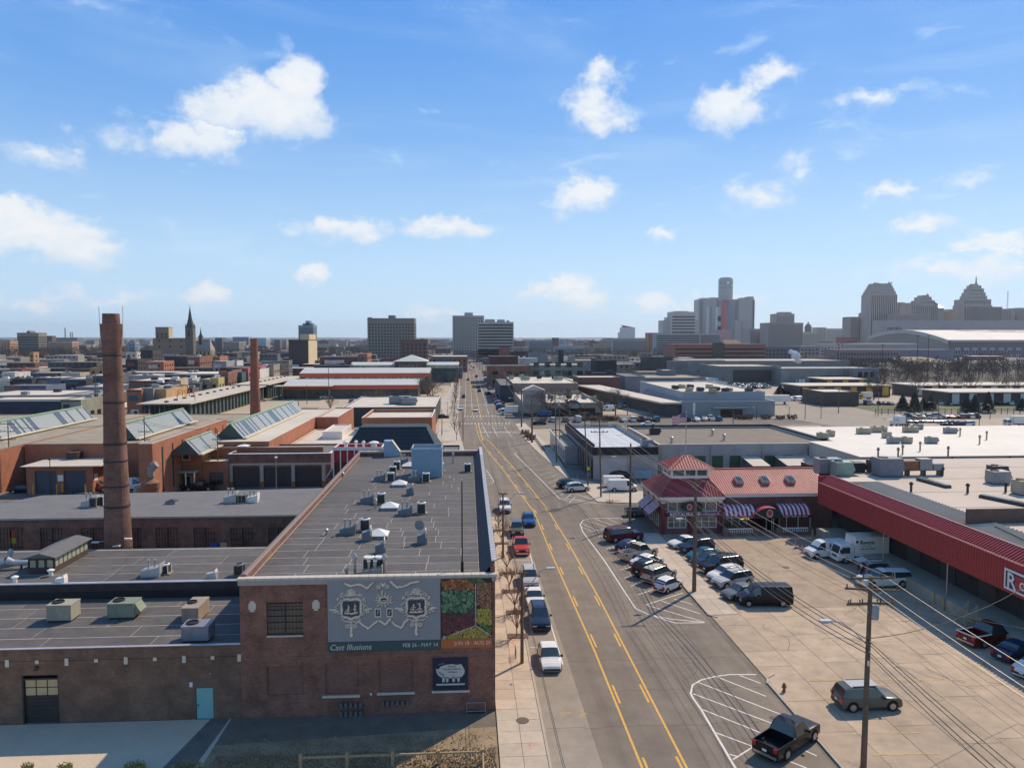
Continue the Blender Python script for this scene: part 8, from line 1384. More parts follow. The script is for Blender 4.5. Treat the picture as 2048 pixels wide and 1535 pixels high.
for kind,pt,Y,l,c in(('hatch','white',62.9,'white hatchback parked nearest the camera at the left kerb','car'),('suv','dark_blue',71.9,'dark blue suv parked behind the white hatchback','suv'),('sedan','white',77.9,'white-bonneted sedan squeezed between two darker cars at the left kerb','car'),('suv','silver',84.0,'silver suv at the far end of the near kerbside row','suv'),('pickup','red',97.4,'red pickup truck parked at the left kerb','pickup truck'),('jeep','green_grey',105.8,'boxy grey-green off-roader parked behind the red pickup','suv')):
 t=put_car(kind,pt,(6.95,Y,.02),-pi/2,l,c)
C('suv','white',1009,1020,-90,'white suv parked at the left kerb farthest along by the driveway','suv');C('crossover','blue',1057,1047,-90,'blue car driving towards the camera in the near lane','car')
for a in(('mini','white',1337,1178,38,'tiny white hatchback at the near end of the angled row'),('suv','champagne',1318,1158,38,'pale suv beside the tiny white hatchback'),('suv','black',1299,1146,38,'black suv with a row of lights on its roof','suv'),('sedan','white',1294,1131,36,'white sedan between the black suv and the white pickup'),('pickup','champagne',1276,1114,34,'pale crew-cab pickup with an empty bed in the angled row','pickup truck'),('hatch','navy',1262,1100,34,'small dark blue hatchback half hidden behind the pale pickup'),('bigsuv','maroon',1247,1079,18,'long maroon suv at the far end of the angled row','suv'),('van','black',1528,1207,177,'long black cargo van parked alone at the end of its row','van'),('sedan','grey',1484,1193,200,'dark grey sedan tucked beside the black cargo van'),('suv','silver',1464,1170,201,'silver suv with roof rails next to the dark grey sedan','suv'),('crossover','white',1452,1158,201,'white car beside the silver suv'),('bigsuv','black',1440,1141,196,'big black suv in the middle of the second row','suv'),('sedan','navy',1419,1127,198,'navy sedan behind the big black suv'),('sedan','teal',1409,1117,198,'dark teal sedan with its brake lights towards the restaurant'),('suv','dark_blue',1392,1102,200,'dark blue suv second from the restaurant end of its row','suv'),('sedan','white',1370,1092,200,'white sedan with sunroof nearest the restaurant'),('van','white',1652,1112,188,'white passenger van beside the box truck','van'),('cappickup','white',1767,1170,183,'white pickup with a white bed cap under the crossarms of the near pole','pickup truck'),('crossover','silver',1758,1148,2,'silver car with its tailgate raised behind the white pickup'),('pickup','dark_red',1976,1283,16,'dark red pickup with pale bed rails in the canopy shade','pickup truck'),('sedan','navy',2033,1313,22,'blue sedan parked beside the dark red pickup in the shade'),('sedan','white',2075,1346,24,'white sedan cut off by the right edge of the picture'),('suv','green_grey',1733,1411,1,'grey-green suv parked behind the near utility pole','suv'),('pickup','black',1574,1490,37,'black pickup with an empty bed across the hatched bay','pickup truck'),('crossover','white',1155,981,14,'small white suv parked on the striped bay by the corner garage','suv'),('crossover','black',1138,974,14,'dark car hidden behind the small white suv'),('van','white',1245,981,358,'front white cargo van by the corner garage','van'),('van','white',1234,973,358,'rear white cargo van by the corner garage','van'),('pickup','grey',1287,1030,0,'grey pickup half hidden behind the restaurant corner','pickup truck'),('sedan','black',50,984,3,'dark sedan passing the brick garage at far left'),('pickup','black',341,980,2,'black pickup behind the cyclone stand','pickup truck'),('pickup','black',402,980,180,'black pickup parked in front of the brick office','pickup truck'),('pickup','dark_red',140,981,0,'dark red flatbed truck left of the tall chimney','pickup truck'),('bigsuv','red',192,981,0,'red suv with a bright roof just left of the tall chimney','suv'),('van','white',262,978,0,'white van half hidden behind the tall chimney','van'),('sedan','black',8,970,90,'black car at the left edge beside the lamp pole'),('crossover','maroon',342,791,5,'dark red car by the open produce shed','car'),('crossover','black',345,812,4,'black car under the end of the produce shed'),('crossover','silver',523,802,5,'silver suv on the tan market lot','suv')):
 C(*a[:6],a[6]if len(a)>6 else 'car')
sv=[o for o in COL.objects if o.get('label')=='silver car with its tailgate raised behind the white pickup'][0]
o=MB().cbox((-2.35,0,1.85),(1.15,1.4,.07),ry=-.25).build('tailgate',PT['silver'],sv);MB().box(-2.3,-2.2,-.7,.7,.6,1.6).build('boot_opening',BLACK,sv)
pv=[o for o in COL.objects if o.get('label','').startswith('black suv with a row')][0];lb=MB();[lb.box(-.2,-.02,-.75+i*.22,-.6+i*.22,1.82,1.92)for i in range(7)];lb.build('light_bar',HL,pv)
rp=[o for o in COL.objects if o.get('label','').startswith('dark red pickup with pale')][0];MB().box(-2.85,-.8,.88,.99,1.13,1.2).box(-2.85,-.8,-.99,-.88,1.13,1.2).box(-2.87,-2.76,-.87,.87,1.13,1.2).build('bed_rail',WHITE,rp)
mp_=[o for o in COL.objects if o.get('label','').startswith('grey-green suv')][0];MB().box(-1.6,.6,-.6,.6,1.8,1.83).build('sunroof_panel',PT['silver'],mp_)
def box_truck(px,py,deg,label,logo=True,col='white'):
 t=thing('box_truck',label,'box truck',P(px,py,.05),D(deg));MB().box(-3.3,1.1,-1.15,1.15,.95,3.25).build('cargo_box',WHITE,t);MB().box(-3.34,1.14,-1.18,1.18,3.25,3.33).build('box_roof',mat('painted_sunlit_roof',(.6,.55,.45)),t);MB().box(1.11,1.45,-.7,.7,2.35,3.1).build('cooling_unit',WHITE,t);MB().box(-3.2,2.9,-.5,.5,.55,.94).build('chassis',BLACK,t)  # tan box roof has warm sunlight put into its colour
 b=MB();pr=[(1.2,.45),(3.2,.45),(3.25,1.15),(2.9,2.15),(2.65,2.3),(1.2,2.3)];vs=[(x,-1.0,z)for x,z in pr]+[(x,1.0,z)for x,z in pr];n=len(pr);b.add(vs,[tuple(range(n)),tuple(range(2*n-1,n-1,-1))]+[(i,n+i,n+(i+1)%n,(i+1)%n)for i in range(n)]);b.build('cab',PT[col],t)
 MB().add([(3.23,-.85,1.25),(3.23,.85,1.25),(2.93,.8,2.12),(2.93,-.8,2.12)],[(0,1,2,3)]).build('windshield',CG,t)
 for s in(-1,1):MB().add([(1.75,s*1.01,1.3),(3.0,s*1.01,1.3),(2.75,s*1.01,2.05),(1.75,s*1.01,2.05)],[(0,1,2,3)]if s<0 else[(3,2,1,0)]).build('side_window',CG,t);o=MB().box(-.05,.05,-.14,.14,-.09,.09).build('headlight',HL,t);o.location=(3.24,s*.75,.85);o=MB().box(-.06,.06,-.06,.06,-.2,.2).build('mirror',BLACK,t);o.location=(3.1,s*1.2,1.7)
 MB().box(3.15,3.35,-1.0,1.0,.38,.6).build('front_bumper',WHITE,t);MB().box(3.2,3.26,-.5,.5,.75,1.0).build('grille',BLACK,t);ty,rm=wheelmesh(.42,.26)
 for x in(2.35,-1.9):
  for s in(-1,1):w=inst('wheel',ty,t,(x,s*.95,.42));inst('rim',rm,w)
 if logo:
  g_=flat('logo_green',(.01,.09,.03));bk=flat('logo_black',(.04,.05,.05));b=MB();disc(b,1.35,2.72,.22,.2,-1.17,0,12);q_=b
  text('Rocco',.62,g_,t,(.55,1.16,2.45),(pi/2,0,pi),name='lettering',bold=.02,sx=1.2);text('248-362-7990',.34,bk,t,(.5,1.16,1.75),(pi/2,0,pi),name='lettering');text('wholesale foods',.22,bk,t,(.5,1.16,2.15),(pi/2,0,pi),name='lettering')
  b=MB();b.add([(.95+.2*cos(2*pi*i/12),1.165,2.75+.17*sin(2*pi*i/12))for i in range(12)],[tuple(range(11,-1,-1))]);b.build('logo_leaf',g_,t)
 return t
box_truck(1717,1121,183,'white box truck with green lettering parked at the loading dock');box_truck(1018,829,178,'white van-like truck turning at the far crossing beside the tan store',False)
def semi(px,py,deg,label):
 t=thing('semi_tractor',label,'truck',P(px,py,.05),D(deg));b=MB();b.box(-1.2,1.6,-1.2,1.2,.9,3.4).box(1.6,3.2,-1.05,1.05,.8,2.0);b.build('cab',PT['white'],t);MB().add([(1.62,-1.1,2.05),(1.62,1.1,2.05),(1.3,1.0,3.2),(1.3,-1,3.2)],[(0,1,2,3)]).build('windshield',CG,t);MB().box(-3.2,3.0,-.45,.45,.6,.89).build('chassis',BLACK,t);ty,rm=wheelmesh(.5,.3)
 for x in(2.4,-1.6,-2.7):
  for s in(-1,1):w=inst('wheel',ty,t,(x,s*1.0,.5));inst('rim',rm,w)
 for s in(-1,1):MB().cyl((-1.35,s*.9,.9),(-1.35,s*.9,3.7),.09).build('exhaust_stack',CH,t)
semi(1799,852,200,'white semi tractor without trailer at the corner of the fenced lot');box_truck(2030,852,175,'white box truck at the right edge behind the white warehouse',False)
for i,(px,py,l)in enumerate(((1264,812,'white box truck seen from behind in the food terminal lot'),(1280,808,'white box truck in the middle of the terminal lot row'),(1298,811,'white box truck with lettering beside the dock wing'),(1288,804,'rear white box truck by the dock wing'))):box_truck(px,py,185 if i else 95,l,False)
t=box_truck(1326,818,180,'blue box truck parked beside the dock wing',False,'blue');t.children[0].data=t.children[0].data.copy();t.children[0].data.materials[0]=PT['navy'];box_truck(702,792,0,'box truck with a dark picture on its side by the market shed',False);box_truck(1729,798,180,'yellow-cabbed truck behind the grass bank',False,'yellow')
R=random.Random(21);KS=['sedan','sedan','crossover','suv','hatch','pickup'];PS=['white','silver','black','grey','navy','maroon','white','dark_blue','teal','champagne','red','black','silver']
for px,py,k,c,dg,l in((922,819,'sedan','white',-90,'white car driving towards the camera just past the crossing, left lane'),(951.5,822,'sedan','white',-90,'white car in the middle lane at the far crossing'),(927,795,'crossover','dark_blue',-90,'dark blue car in the left lane beyond the crossing'),(958.5,783,'sedan','black',90,'black car nearest in the right lane, driving away'),(957,776,'suv','navy',90,'dark suv ahead of the black car in the right lane'),(976,789,'crossover','teal',60,'teal car parked at the right side beyond the crossing'),(936,760,'sedan','black',-90,'small dark car in the left lane'),(953,754,'suv','black',90,'dark suv farther up the right lane'),(926,745,'sedan','grey',-90,'grey car far up the left lane'),(927,736,'crossover','olive',-90,'olive car at the far junction, left'),(947,736,'crossover','dark_red',90,'dark red car at the far junction, right'),(948,719.5,'suv','black',-90,'tiny dark car farthest up the street'),(936,730,'sedan','white',-90,'tiny white car beyond the far junction'),(1078,849,'sedan','black',5,'black sedan at the edge of the empty lot'),(1105,843,'crossover','silver',90,'silver car parked nose-in at the empty lot, left one'),(1131,843,'crossover','grey',90,'grey car parked nose-in at the empty lot, middle one'),(1155,843,'van','silver',90,'silver minivan parked nose-in at the empty lot'),(1088,833,'van','blue',180,'bright blue van in front of the tan store'),(1114,832,'sedan','black',180,'black car beside the bright blue van'),(1218,821,'van','white',180,'white minivan at the corner of the tan store'),(1244,814,'van','teal',-70,'turquoise van in the terminal lot'),(1233,818,'sedan','grey',180,'grey car behind the white minivan'),(1246,843,'sedan','silver',90,'silver car at the left end of the row behind the black-roofed garage'),(1265,842,'suv','white',90,'white suv in the row behind the grey warehouses'),(1282,842,'pickup','maroon',90,'maroon pickup in the row behind the grey warehouses'),(1297,842,'sedan','dark_blue',90,'dark blue car in the row behind the grey warehouses'),(1312,842,'suv','teal',90,'teal suv at the right end of the left group'),(1295,851,'sedan','white',185,'white sedan driving across the lot behind the warehouses'),(1359,842,'sedan','maroon',90,'maroon car partly behind the flagpole'),(1374,842,'crossover','black',90,'black car just right of the flagpole'),(1392,842,'sedan','white',90,'white car third right of the flagpole'),(1407,841,'sedan','silver',90,'silver car fourth right of the flagpole'),(1421,840,'pickup','white',90,'white pickup near the right end of the row'),(1436,841,'crossover','teal',90,'dark teal car at the right end of the row'),(1332,823,'crossover','grey',180,'dark car beside the blue truck'),(1582,799,'sedan','silver',200,'silver car at the roadside by the grass bank'),(1592,801,'van','white',200,'white van at the roadside by the grass bank'),(1608,802,'van','white',190,'white high van at the roadside nearest the bank'),(703,805,'crossover','grey',90,'grey car under the trees of the tan lot'),(652,797,'pickup','white',20,'white pickup by the bare tree on the tan lot'),(732,797,'crossover','grey',90,'dark car beside the market shed'),(885,836,'sedan','black',0,'black car leaving the side street left of the crossing'),(871,836,'sedan','grey',0,'grey car behind the black one in the side street')):
 p=P(px,py);far_car(k,c,p.x,p.y,D(dg),l,None)
_seen={}
def rowc(px0,px1,py,n,dg,label,group,z=.03):
 _seen[group]=_seen.get(group,0)+1;k_=_seen[group]
 for i in range(n):p=P(px0+(px1-px0)*(i+R.uniform(-.15,.15))/max(1,n-1),py+R.uniform(-.4,.4));kk,pp=R.choice(KS),R.choice(PS);far_car(kk,pp,p.x,p.y,D(dg+R.uniform(-4,4)),label.replace('light car','car',1).replace('car',pp.replace('_',' ')+' '+kk,1)+', %s from left%s'%(ORD[i],', nearer line' if k_==2 else ''),group,z)
for a in((1815,1950,836,15,75,'car in the back row of the fenced lot at right','back row of the fenced lot'),(1818,1890,844,8,250,'car in the middle row of the fenced lot at right','middle row of the fenced lot'),(1900,1932,852,4,180,'car in the front row of the fenced lot','front row of the fenced lot'),(1640,1785,809,17,60,'car parked in the yard above the grass bank','cars in the yard above the grass bank'),(1880,2046,809,16,60,'car parked behind the spruces','cars behind the spruces'),(1788,1826,773,9,30,'car in the far yard by the white-doored shed','cars in the far yard'),(1790,1828,769,9,30,'car in the far yard by the white-doored shed','cars in the far yard'),(1470,1530,772,12,40,'car by the meat plant','cars by the meat plant'),(1475,1535,777,12,40,'car by the meat plant','cars by the meat plant'),(1165,1230,772,9,20,'car in the tan store lot','cars in the store lot'),(1185,1225,779,6,20,'car in the tan store lot','cars in the store lot'),(1240,1340,733,16,30,'car in the far trailer lot','cars in the trailer lot'),(1245,1330,740,14,30,'car in the far trailer lot','cars in the trailer lot'),(350,500,772,8,60,'car parked in front of the painted shops','cars by the painted shops'),(10,60,812,4,10,'light car by the dark shopfront','cars by the dark shopfront'),(40,200,748,12,20,'car among the far left sheds','cars among the left sheds')):rowc(*a)
for i in range(9):p=P(986+i*1.6,797+i*3.2);kk,pp=R.choice(KS),R.choice(PS);far_car(kk,pp,p.x+1.5,p.y,D(45),'%s %s in the angled bays beyond the crossing, %s from the far end'%(pp.replace('_',' '),kk,ORD[i]),'angled cars beyond the crossing')
for i in range(10):p=P(966+i*1.2,745+i*3.8);kk,pp=R.choice(KS),R.choice(PS);far_car(kk,pp,p.x+1.5,p.y,D(45),'%s %s in the angled bays farther up the street, %s from the far end'%(pp.replace('_',' '),kk,ORD[i]),'angled cars farther up the street')
for i in range(12):Y=660+i*75;far_car(R.choice(KS),R.choice(PS),R.choice((along(LEFT,Y)+3,along(RIGHT,Y)-3,(along(LEFT,Y)+along(RIGHT,Y))/2+2)),Y,D(90),'tiny car far up the street, %s one counted from here'%ORD[i],'tiny cars far up the street')
tm=MB().box(-6,6,-1.25,1.25,1.1,3.9,0).box(-5.5,-3,-1.1,1.1,0,1.09,1).box(4,4.3,-.8,.8,0,1.09,1).mesh('trailer',[WHITE,BLACK])
for px0,px1,py,n,l,g_ in((1468,1500,760,7,'white trailer backed onto the meat plant','trailers at the meat plant'),(1560,1600,770,6,'white trailer by the evergreens','trailers by the evergreens'),(1250,1300,726,6,'white trailer in the far trailer lot','far trailers'),(1405,1430,768,4,'white trailer behind the terminal','trailers behind the terminal')):
 for i in range(n):p=P(px0+(px1-px0)*i/(n-1),py);o=inst('trailer',tm,None,(p.x,p.y,0),D(80));tag(o,l+', %s from the left'%ORD[i],'trailer',g_)
o=inst('trailer',tm,None,tuple(P(1550,808))[:2]+(0,),D(0));tag(o,'long white trailer behind the right end of the terminal','trailer')
# ================================================================ poles, wires, trees, people, small things
PW=WOOD
def catenary(a,c,sag,n=10):
 a,c=Vector(a),Vector(c);return[a.lerp(c,i/n)-Vector((0,0,sag*4*(i/n)*(1-i/n)))for i in range(n+1)]
def upole(x,y,h,label,arms=((-.15,2.8),),r=.17,lamp=None,trans=None,lean=0,m=None,extra=()):
 t=thing('utility_pole',label,'utility pole',(x,y,0));b=MB();b.cyl((0,0,0),(lean,0,h),r,r*.62,9);b.sm=False;b.build('pole',m or PW,t)
 for dz,L_,*o_ in arms:
  z=h+dz;yy=o_[0]if o_ else-.16;rz=o_[1]if len(o_)>1 else 0;MB().cbox((lean,yy,z),(L_,.1,.13),rz=rz).build('crossarm',PW,t);im=MB().lathe([(.03,0),(.06,.06),(.03,.12),(.06,.18),(.02,.24)],6).mesh('insulator',mat('brown_insulator',(.12,.07,.05),.3))
  for s in(-.46,-.2,.2,.46):inst('insulator',im,t,(lean+s*L_*cos(rz),yy+s*L_*sin(rz),z+.065))
  MB().tube([(lean-L_*.25,yy,z-.05),(lean,yy+.1,z-.7)],.02,4).build('brace',STEEL,t);MB().tube([(lean+L_*.25,yy,z-.05),(lean,yy+.1,z-.7)],.02,4).build('brace',STEEL,t)
 if lamp:
  for(zl,dx,dy,up)in lamp:
   b=MB();pts=[(0,0,zl-1.1),(dx*.35,dy*.35,zl-.25),(dx*.7,dy*.7,zl+up*.8),(dx,dy,zl+up)];b.tube(pts,.035,6);b.build('lamp_arm',STEEL,t);b=MB();a=atan2(dy,dx);b.cbox((dx+.28*cos(a),dy+.28*sin(a),zl+up),(.75,.3,.14),rz=a);b.cbox((dx+.33*cos(a),dy+.33*sin(a),zl+up-.1),(.4,.22,.08),rz=a);b.build('lamp_head',mat('lamp_head_pale',(.5,.5,.5),.4,.1,4),t)
 if trans:zt,dx=trans;b=MB();b.lathe([(.22,0),(.26,.1),(.26,.85),(.2,.95)],12,(dx,-.05,zt));b.build('transformer',mat('transformer_grey',(.33,.36,.38),.4,.1,3),t)
 for z,w,hh,m_ in extra:MB().box(-w,w,-r-.05,-r,z,z+hh).build('pole_tag',m_,t)
 return t
YT=flat('bright_yellow_tag',(.6,.62,.02));PUT=flat('purple_tag',(.2,.1,.3))
PL=[]
ax=XA(1738,46,12.6);upole(ax,46,12.75,'tall near utility pole with three crossarms, a grey transformer can and a street lamp',arms=((-.1,2.9),(-.85,3.3,-.18,-.22),(-1.75,3.0),(-1.92,2.9,.18)),r=.2,lamp=((9.3,-2.4,.2,.45),),trans=(9.9,.42),lean=.12,extra=((6.9,.06,.35,WHITE),))
upole(24.95,80.1,12.6,'utility pole standing between the two rows of parked cars',arms=((-.3,2.3),),r=.24,lamp=((8.0,-1.6,-.3,.3),));upole(24.5,110.9,12.2,'utility pole on the corner beside the restaurant',arms=(),r=.2,lamp=((10.0,-2.3,-.3,.25),));
p=P(1202,994);upole(p.x,p.y,14.5,'utility pole with four crossarms by the white vans',arms=((-.1,2.9),(-1.2,3.0),(-1.8,3.0),(-2.9,3.1)),r=.16,lean=-.4)
p=P(1176,973);upole(p.x,p.y,14.2,'leaning utility pole with a yellow tag beside the corner garage',arms=((-.2,2.0),),r=.16,lean=-.8,extra=((3.2,.2,.6,YT),(2.2,.2,.6,PUT)))
p=P(1113,924);upole(p.x,p.y,15,'tall utility pole at the striped bays, with two small transformers',arms=((-.5,2.4),),r=.17,trans=(12.8,.45),lean=-.4);p=P(1119,913);upole(p.x,p.y,12.5,'thinner pole just behind the tall striped-bay pole',arms=(),r=.11)
p=P(1064,885);upole(p.x,p.y,12.8,'stout utility pole at the corner of the empty lot',arms=((-.3,1.8),),r=.28);p=P(1043,854);upole(p.x,p.y,12.5,'stout utility pole at the crossing beside the turning van',arms=((-.4,2.0),),r=.27,lamp=((9,-3.5,0,.3),))
p=P(1044,1327);upole(p.x,p.y,8.1,'sidewalk lamp pole with two long curved arms near the white hatchback',arms=((-.1,1.0),),r=.16,lamp=((7.2,2.2,.1,1.1),));p=P(1006,1116);upole(p.x,p.y,8.4,'sidewalk lamp pole by the red pickup with a curved lamp arm',arms=((-.1,1.1),),r=.15,lamp=((7.6,2.1,.1,.75),))
for px,py,pt_,l,ar,lm in((21,977,846,'utility pole with lamp arm at the left edge beyond the works roof',((-.1,2.6),(-1.5,2.6),(-3,2.8)),((8.3,-2.2,0,.3),)),(292,962,832,'utility pole with three crossarms in front of the brick office',((-3,2.4),(-4.6,2.4),(-6.2,3)),None),(437,974,857,'plain utility pole beside the black pickup',((-2,1.8),(-3.6,1.6)),None),(193,824,745,'dark pole left of the tall chimney',(),None),(121,800,752,'dark pole behind the left lantern roof',((-.3,2.4),),None),(5,806,770,'pole at the far left edge',(),None),(41,800,784,'short pole with crossbar over the dark shopfront',((-.3,4),),None),(265,810,762,'dark pole right of the tall chimney',(),None),(359,818,772,'dark pole in front of the open produce shed',(),None),(658,811,726,'tall thin floodlight pole on the market lot',(),None),(614,808,770,'floodlight pole with small signs on the market lot',(),None),(840,800,760,'pole in front of the big bare tree',(),None),(597,812,790,'short pole near the white-roofed office',(),None),(926,880,822,'slim lamp pole at the left kerb just beyond the banner building',(),((6.5,2.5,0,.3),)),(884,870,818,'slim dark pole on the plaza left of the street',(),None),(1168,880,848,'thin pole behind the corner garage',(),None),(1084,832,780,'white lamp pole in front of the tan store',(),None),(1170,832,811,'lamp pole on the lot edge with a white lamp head',(),((3.6,-.8,0,.1),)),(1255,830,805,'lamp pole beside the terminal lot',(),((3.6,-.8,0,.1),)),(1367,826,806,'lamp pole at the left of the terminal front',(),((3.4,-.8,0,.1),)),(1431,830,810,'lamp pole at the middle of the terminal front',(),((3.4,-.8,0,.1),)),(1513,838,811,'lamp pole right of the terminal',(),((4,-.8,0,.1),)),(1466,858,818,'brown pole in the lot behind the grey warehouse',(),None),(1578,835,812,'lamp pole beside the boulevard, left one',(),((4,-.8,0,.1),)),(1642,836,810,'lamp pole beside the boulevard, right one',(),((4,-.8,0,.1),)),(1610,838,780,'bare utility pole by the boulevard',(),None),(1677,826,776,'utility pole at the foot of the grass bank',(),None),(1756,832,784,'utility pole at the boulevard corner',((-.2,1.6),),None),(1843,850,790,'pole behind the fenced car lot',(),None),(1876,848,795,'lamp pole in the fenced car lot',(),((7,-3,0,.3),)),(1958,856,805,'brown pole at the right of the fenced lot',(),None),(1980,838,808,'lamp pole among the spruces',(),((5,-.6,0,.1),))):
 p=P(px,py);h=ZA(pt_,p.x,p.y);upole(p.x,p.y,h,l,arms=ar,r=.13 if py>830 else.17,lamp=lm)
for px,py,pt_,l in((102,991,920,'slim grey lamp post in front of the two-door garage'),(325,984,919,'slim globe lamp post near the cyclone hopper'),(553,982,917,'slim globe lamp post in front of the three-door garage'),(895,834,805,'curved lamp post on the plaza left of the crossing')):
 p=P(px,py);h=ZA(pt_,p.x,p.y);t=thing('lamp_post',l,'lamp post',p);MB().cyl((0,0,0),(0,0,h),.09,.06,8).build('post',STEEL if px>200 else DARK,t);MB().lathe([(.08,h),(.28,h+.12),(.3,h+.3),(.1,h+.45)],10).build('lamp_head',WHITE if px>200 else DARK,t)
for i in range(11):
 Y=330+i*55;x=along(RIGHT,Y)+3.2;t=upole(x,Y,13,('nearest ','second ','third ','fourth ','fifth ','sixth ','seventh ','eighth ','ninth ','tenth ','eleventh ')[i]+'pole of the line along the right side of the far street',arms=((-.4,2.4),)if i<5 else(),r=.24)
 if i<8:x=along(LEFT,Y)-1.5;upole(x,Y,11,('nearest ','second ','third ','fourth ','fifth ','sixth ','seventh ','eighth ')[i]+'lamp pole of the line along the left side of the far street',arms=(),r=.2,lamp=((10,3,0,.3),)if i<4 else None)
WRM=mat('weathered_cable',(.10,.095,.09),.5,.1,.1)
def wires(name,spans,label,r=.022,m=None,n=12,group=None):
 t=thing(name,label,'overhead wires',tuple(spans[0][0]),group=group);o=Vector(spans[0][0])
 for a,c,s in spans:b=MB();b.tube([q_-o for q_ in catenary(a,c,s,n)],r,4);b.build('wire',m or WRM,t)
nodes=[(25.6,8,12.6),(ax+.12,46,12.6),(24.95,80.1,12.35),(24.5,110.9,12),(23.2,131,12.8)]
sp=[]
for a,c in zip(nodes,nodes[1:]):
 for dx in(-1.3,-.5,1.3):sp.append(((a[0]+dx*(1 if a[1]<80 else.8),a[1],a[2]),(c[0]+dx*.8,c[1],c[2]),.55))
wires('power_lines',sp,'three top conductors strung along the pole line beside the parking lot',.016,mat('painted_sunlit_wire',(.45,.43,.4),.35,.05,1,metal=.6))  # pale wire colour paints the sunlit look of the conductors
sp=[((a[0]+dx,a[1],a[2]-1.7),(c[0]+dx*.7,c[1],c[2]-1.7),.7)for a,c in zip(nodes,nodes[1:])for dx in(-1.2,.4,1.1)];wires('power_lines',sp,'lower set of conductors along the pole line beside the parking lot',.014)
sp=[((a[0]-.15+dx,a[1],8.6-dz),(c[0]-.15+dx,c[1],8.6-dz),.8+dz*.3)for a,c in zip(nodes,nodes[1:])for dx,dz in((0,0),(.15,.35),(-.1,.6),(.1,1.0))];wires('telephone_cables',sp,'bundle of thick black cables hung low along the pole line beside the parking lot',.03,WIRE)
wires('service_drop',[((ax,46,8.6),(46.0,57,8.6),.9),((ax,46,11.5),(46,40,9.5),.6),((25.4,8,9),(46,33,8.8),.8)],'service cables crossing the lot from the near pole to the red canopy',.022,WIRE)
a=P(1202,994);b_=P(1176,973);c=P(1113,924);d_=P(1064,885);e=P(1043,854);pn=[(a.x-.4,a.y,14.2),(b_.x-.8,b_.y,13.9),(c.x-.4,c.y,14.4),(d_.x,d_.y,12.3),(e.x,e.y,12)]
pn=[nodes[-1]]+pn;wires('power_lines',[((p[0]+dx,p[1],p[2]-dz),(q_[0]+dx,q_[1],q_[2]-dz),.5)for p,q_ in zip(pn,pn[1:])for dx,dz in((-1,0),(1,0),(-.8,1.3),(.8,1.3),(0,4.5),(.1,5))],'conductors looping between the poles by the corner garage and the empty lot',.022)
pf=[(e.x,e.y,12)]+[(along(RIGHT,330+i*55)+3.2,330+i*55,12.4)for i in range(9)];wires('power_lines',[((p[0]+dx,p[1],p[2]-dz),(q_[0]+dx,q_[1],q_[2]-dz),1)for p,q_ in zip(pf,pf[1:])for dx,dz in((-1,0),(1,0),(0,4))],'wires sagging along the right side of the far street',.05,WRM,6)
p0=P(1044,1327);p1=P(1006,1116);wires('telephone_cables',[((p0.x,p0.y,6.9-dz),(p1.x,p1.y,7.2-dz),.4)for dz in(0,.35,.6)]+[((p0.x+.3,12,7.5-dz),(p0.x,p0.y,6.9-dz),.5)for dz in(0,.35)]+[((p1.x,p1.y,7.2-dz),(3.2,150,8),.8)for dz in(0,.4)],'black cables hung along the lamp poles on the left sidewalk',.018,WIRE)
p0=P(21,977);p1=P(292,962);p2=P(437,974);wires('power_lines',[((p0.x+dx,p0.y,11.5-dz),(p1.x+dx,p1.y,11.8-dz),.6)for dx,dz in((-1,0),(1,0),(0,3.5))]+[((p1.x+dx,p1.y,11.5-dz),(p2.x+dx,p2.y,11-dz),.5)for dx,dz in((-1,0),(1,0),(0,3))],'wires between the poles in front of the brick office',.03)
def bare(name,x,y,h,label,seed,spread=.5,m=None,n1=6,depth=4,r0=None,z0=0,cat='bare tree',group=None,tw=1.0):
 R_=random.Random(seed);t=thing(name,label,cat,(x,y,z0),group=group);tr,cr=MB(),MB();r0=r0 or h*.022
 th=h*.24;tr.tube([(0,0,0),(R_.uniform(-.1,.1),0,th)],[r0,r0*.8],7);tr.build('trunk',m or BARK,t)
 def br(p,d_,L_,r,k):
  q_=p+d_*L_;cr.cyl(p,q_,r,r*.62,5 if k>2 else 3,cap=False)
  if k==0:return
  for i in range(3 if k>1 else 4):
   v=Vector((R_.gauss(0,spread),R_.gauss(0,spread),R_.gauss(.12,.28)));nd_=(d_+v).normalized();f=R_.uniform(.55,1.0);br(p+d_*L_*f,nd_,L_*R_.uniform(.6,.82),r*.58,k-1)
 for i in range(n1):a=2*pi*i/n1+R_.uniform(-.4,.4);s=R_.uniform(.35,.8);br(Vector((0,0,th*R_.uniform(.8,1))),Vector((cos(a)*s,sin(a)*s,1)).normalized(),h*.27,r0*.5*tw,depth-1)
 cr.build('crown',m or TWIG,t);return t
RT=mat('reddish_twigs',(.20,.12,.085),.9,.2,3);BED=mat('planter_soil',(.12,.075,.05),.95,.3,3)
for i,(px,py,l)in enumerate(((999,1062,'young bare tree in the farthest sidewalk bed'),(1004,1088,'young bare tree in the second farthest sidewalk bed'),(1015,1148,'young bare tree in the middle sidewalk bed beyond the lamp pole'),(1021,1184,'young bare tree in the sidewalk bed behind the silver suv'),(1031,1226,'young bare tree in the sidewalk bed beside the white-bonneted sedan'),(1036,1274,'young bare tree in the nearest sidewalk bed'))):
 p=P(px,py);bx_=struct('tree_bed',MB().box(p.x-.95,p.x+.95,p.y-.55,p.y+.55,.11,.16),BED,sw);bare('street_tree',p.x-.1,p.y,3.6,l,40+i,.38,RT,6,4,.06,.12,'street tree',tw=1.7)
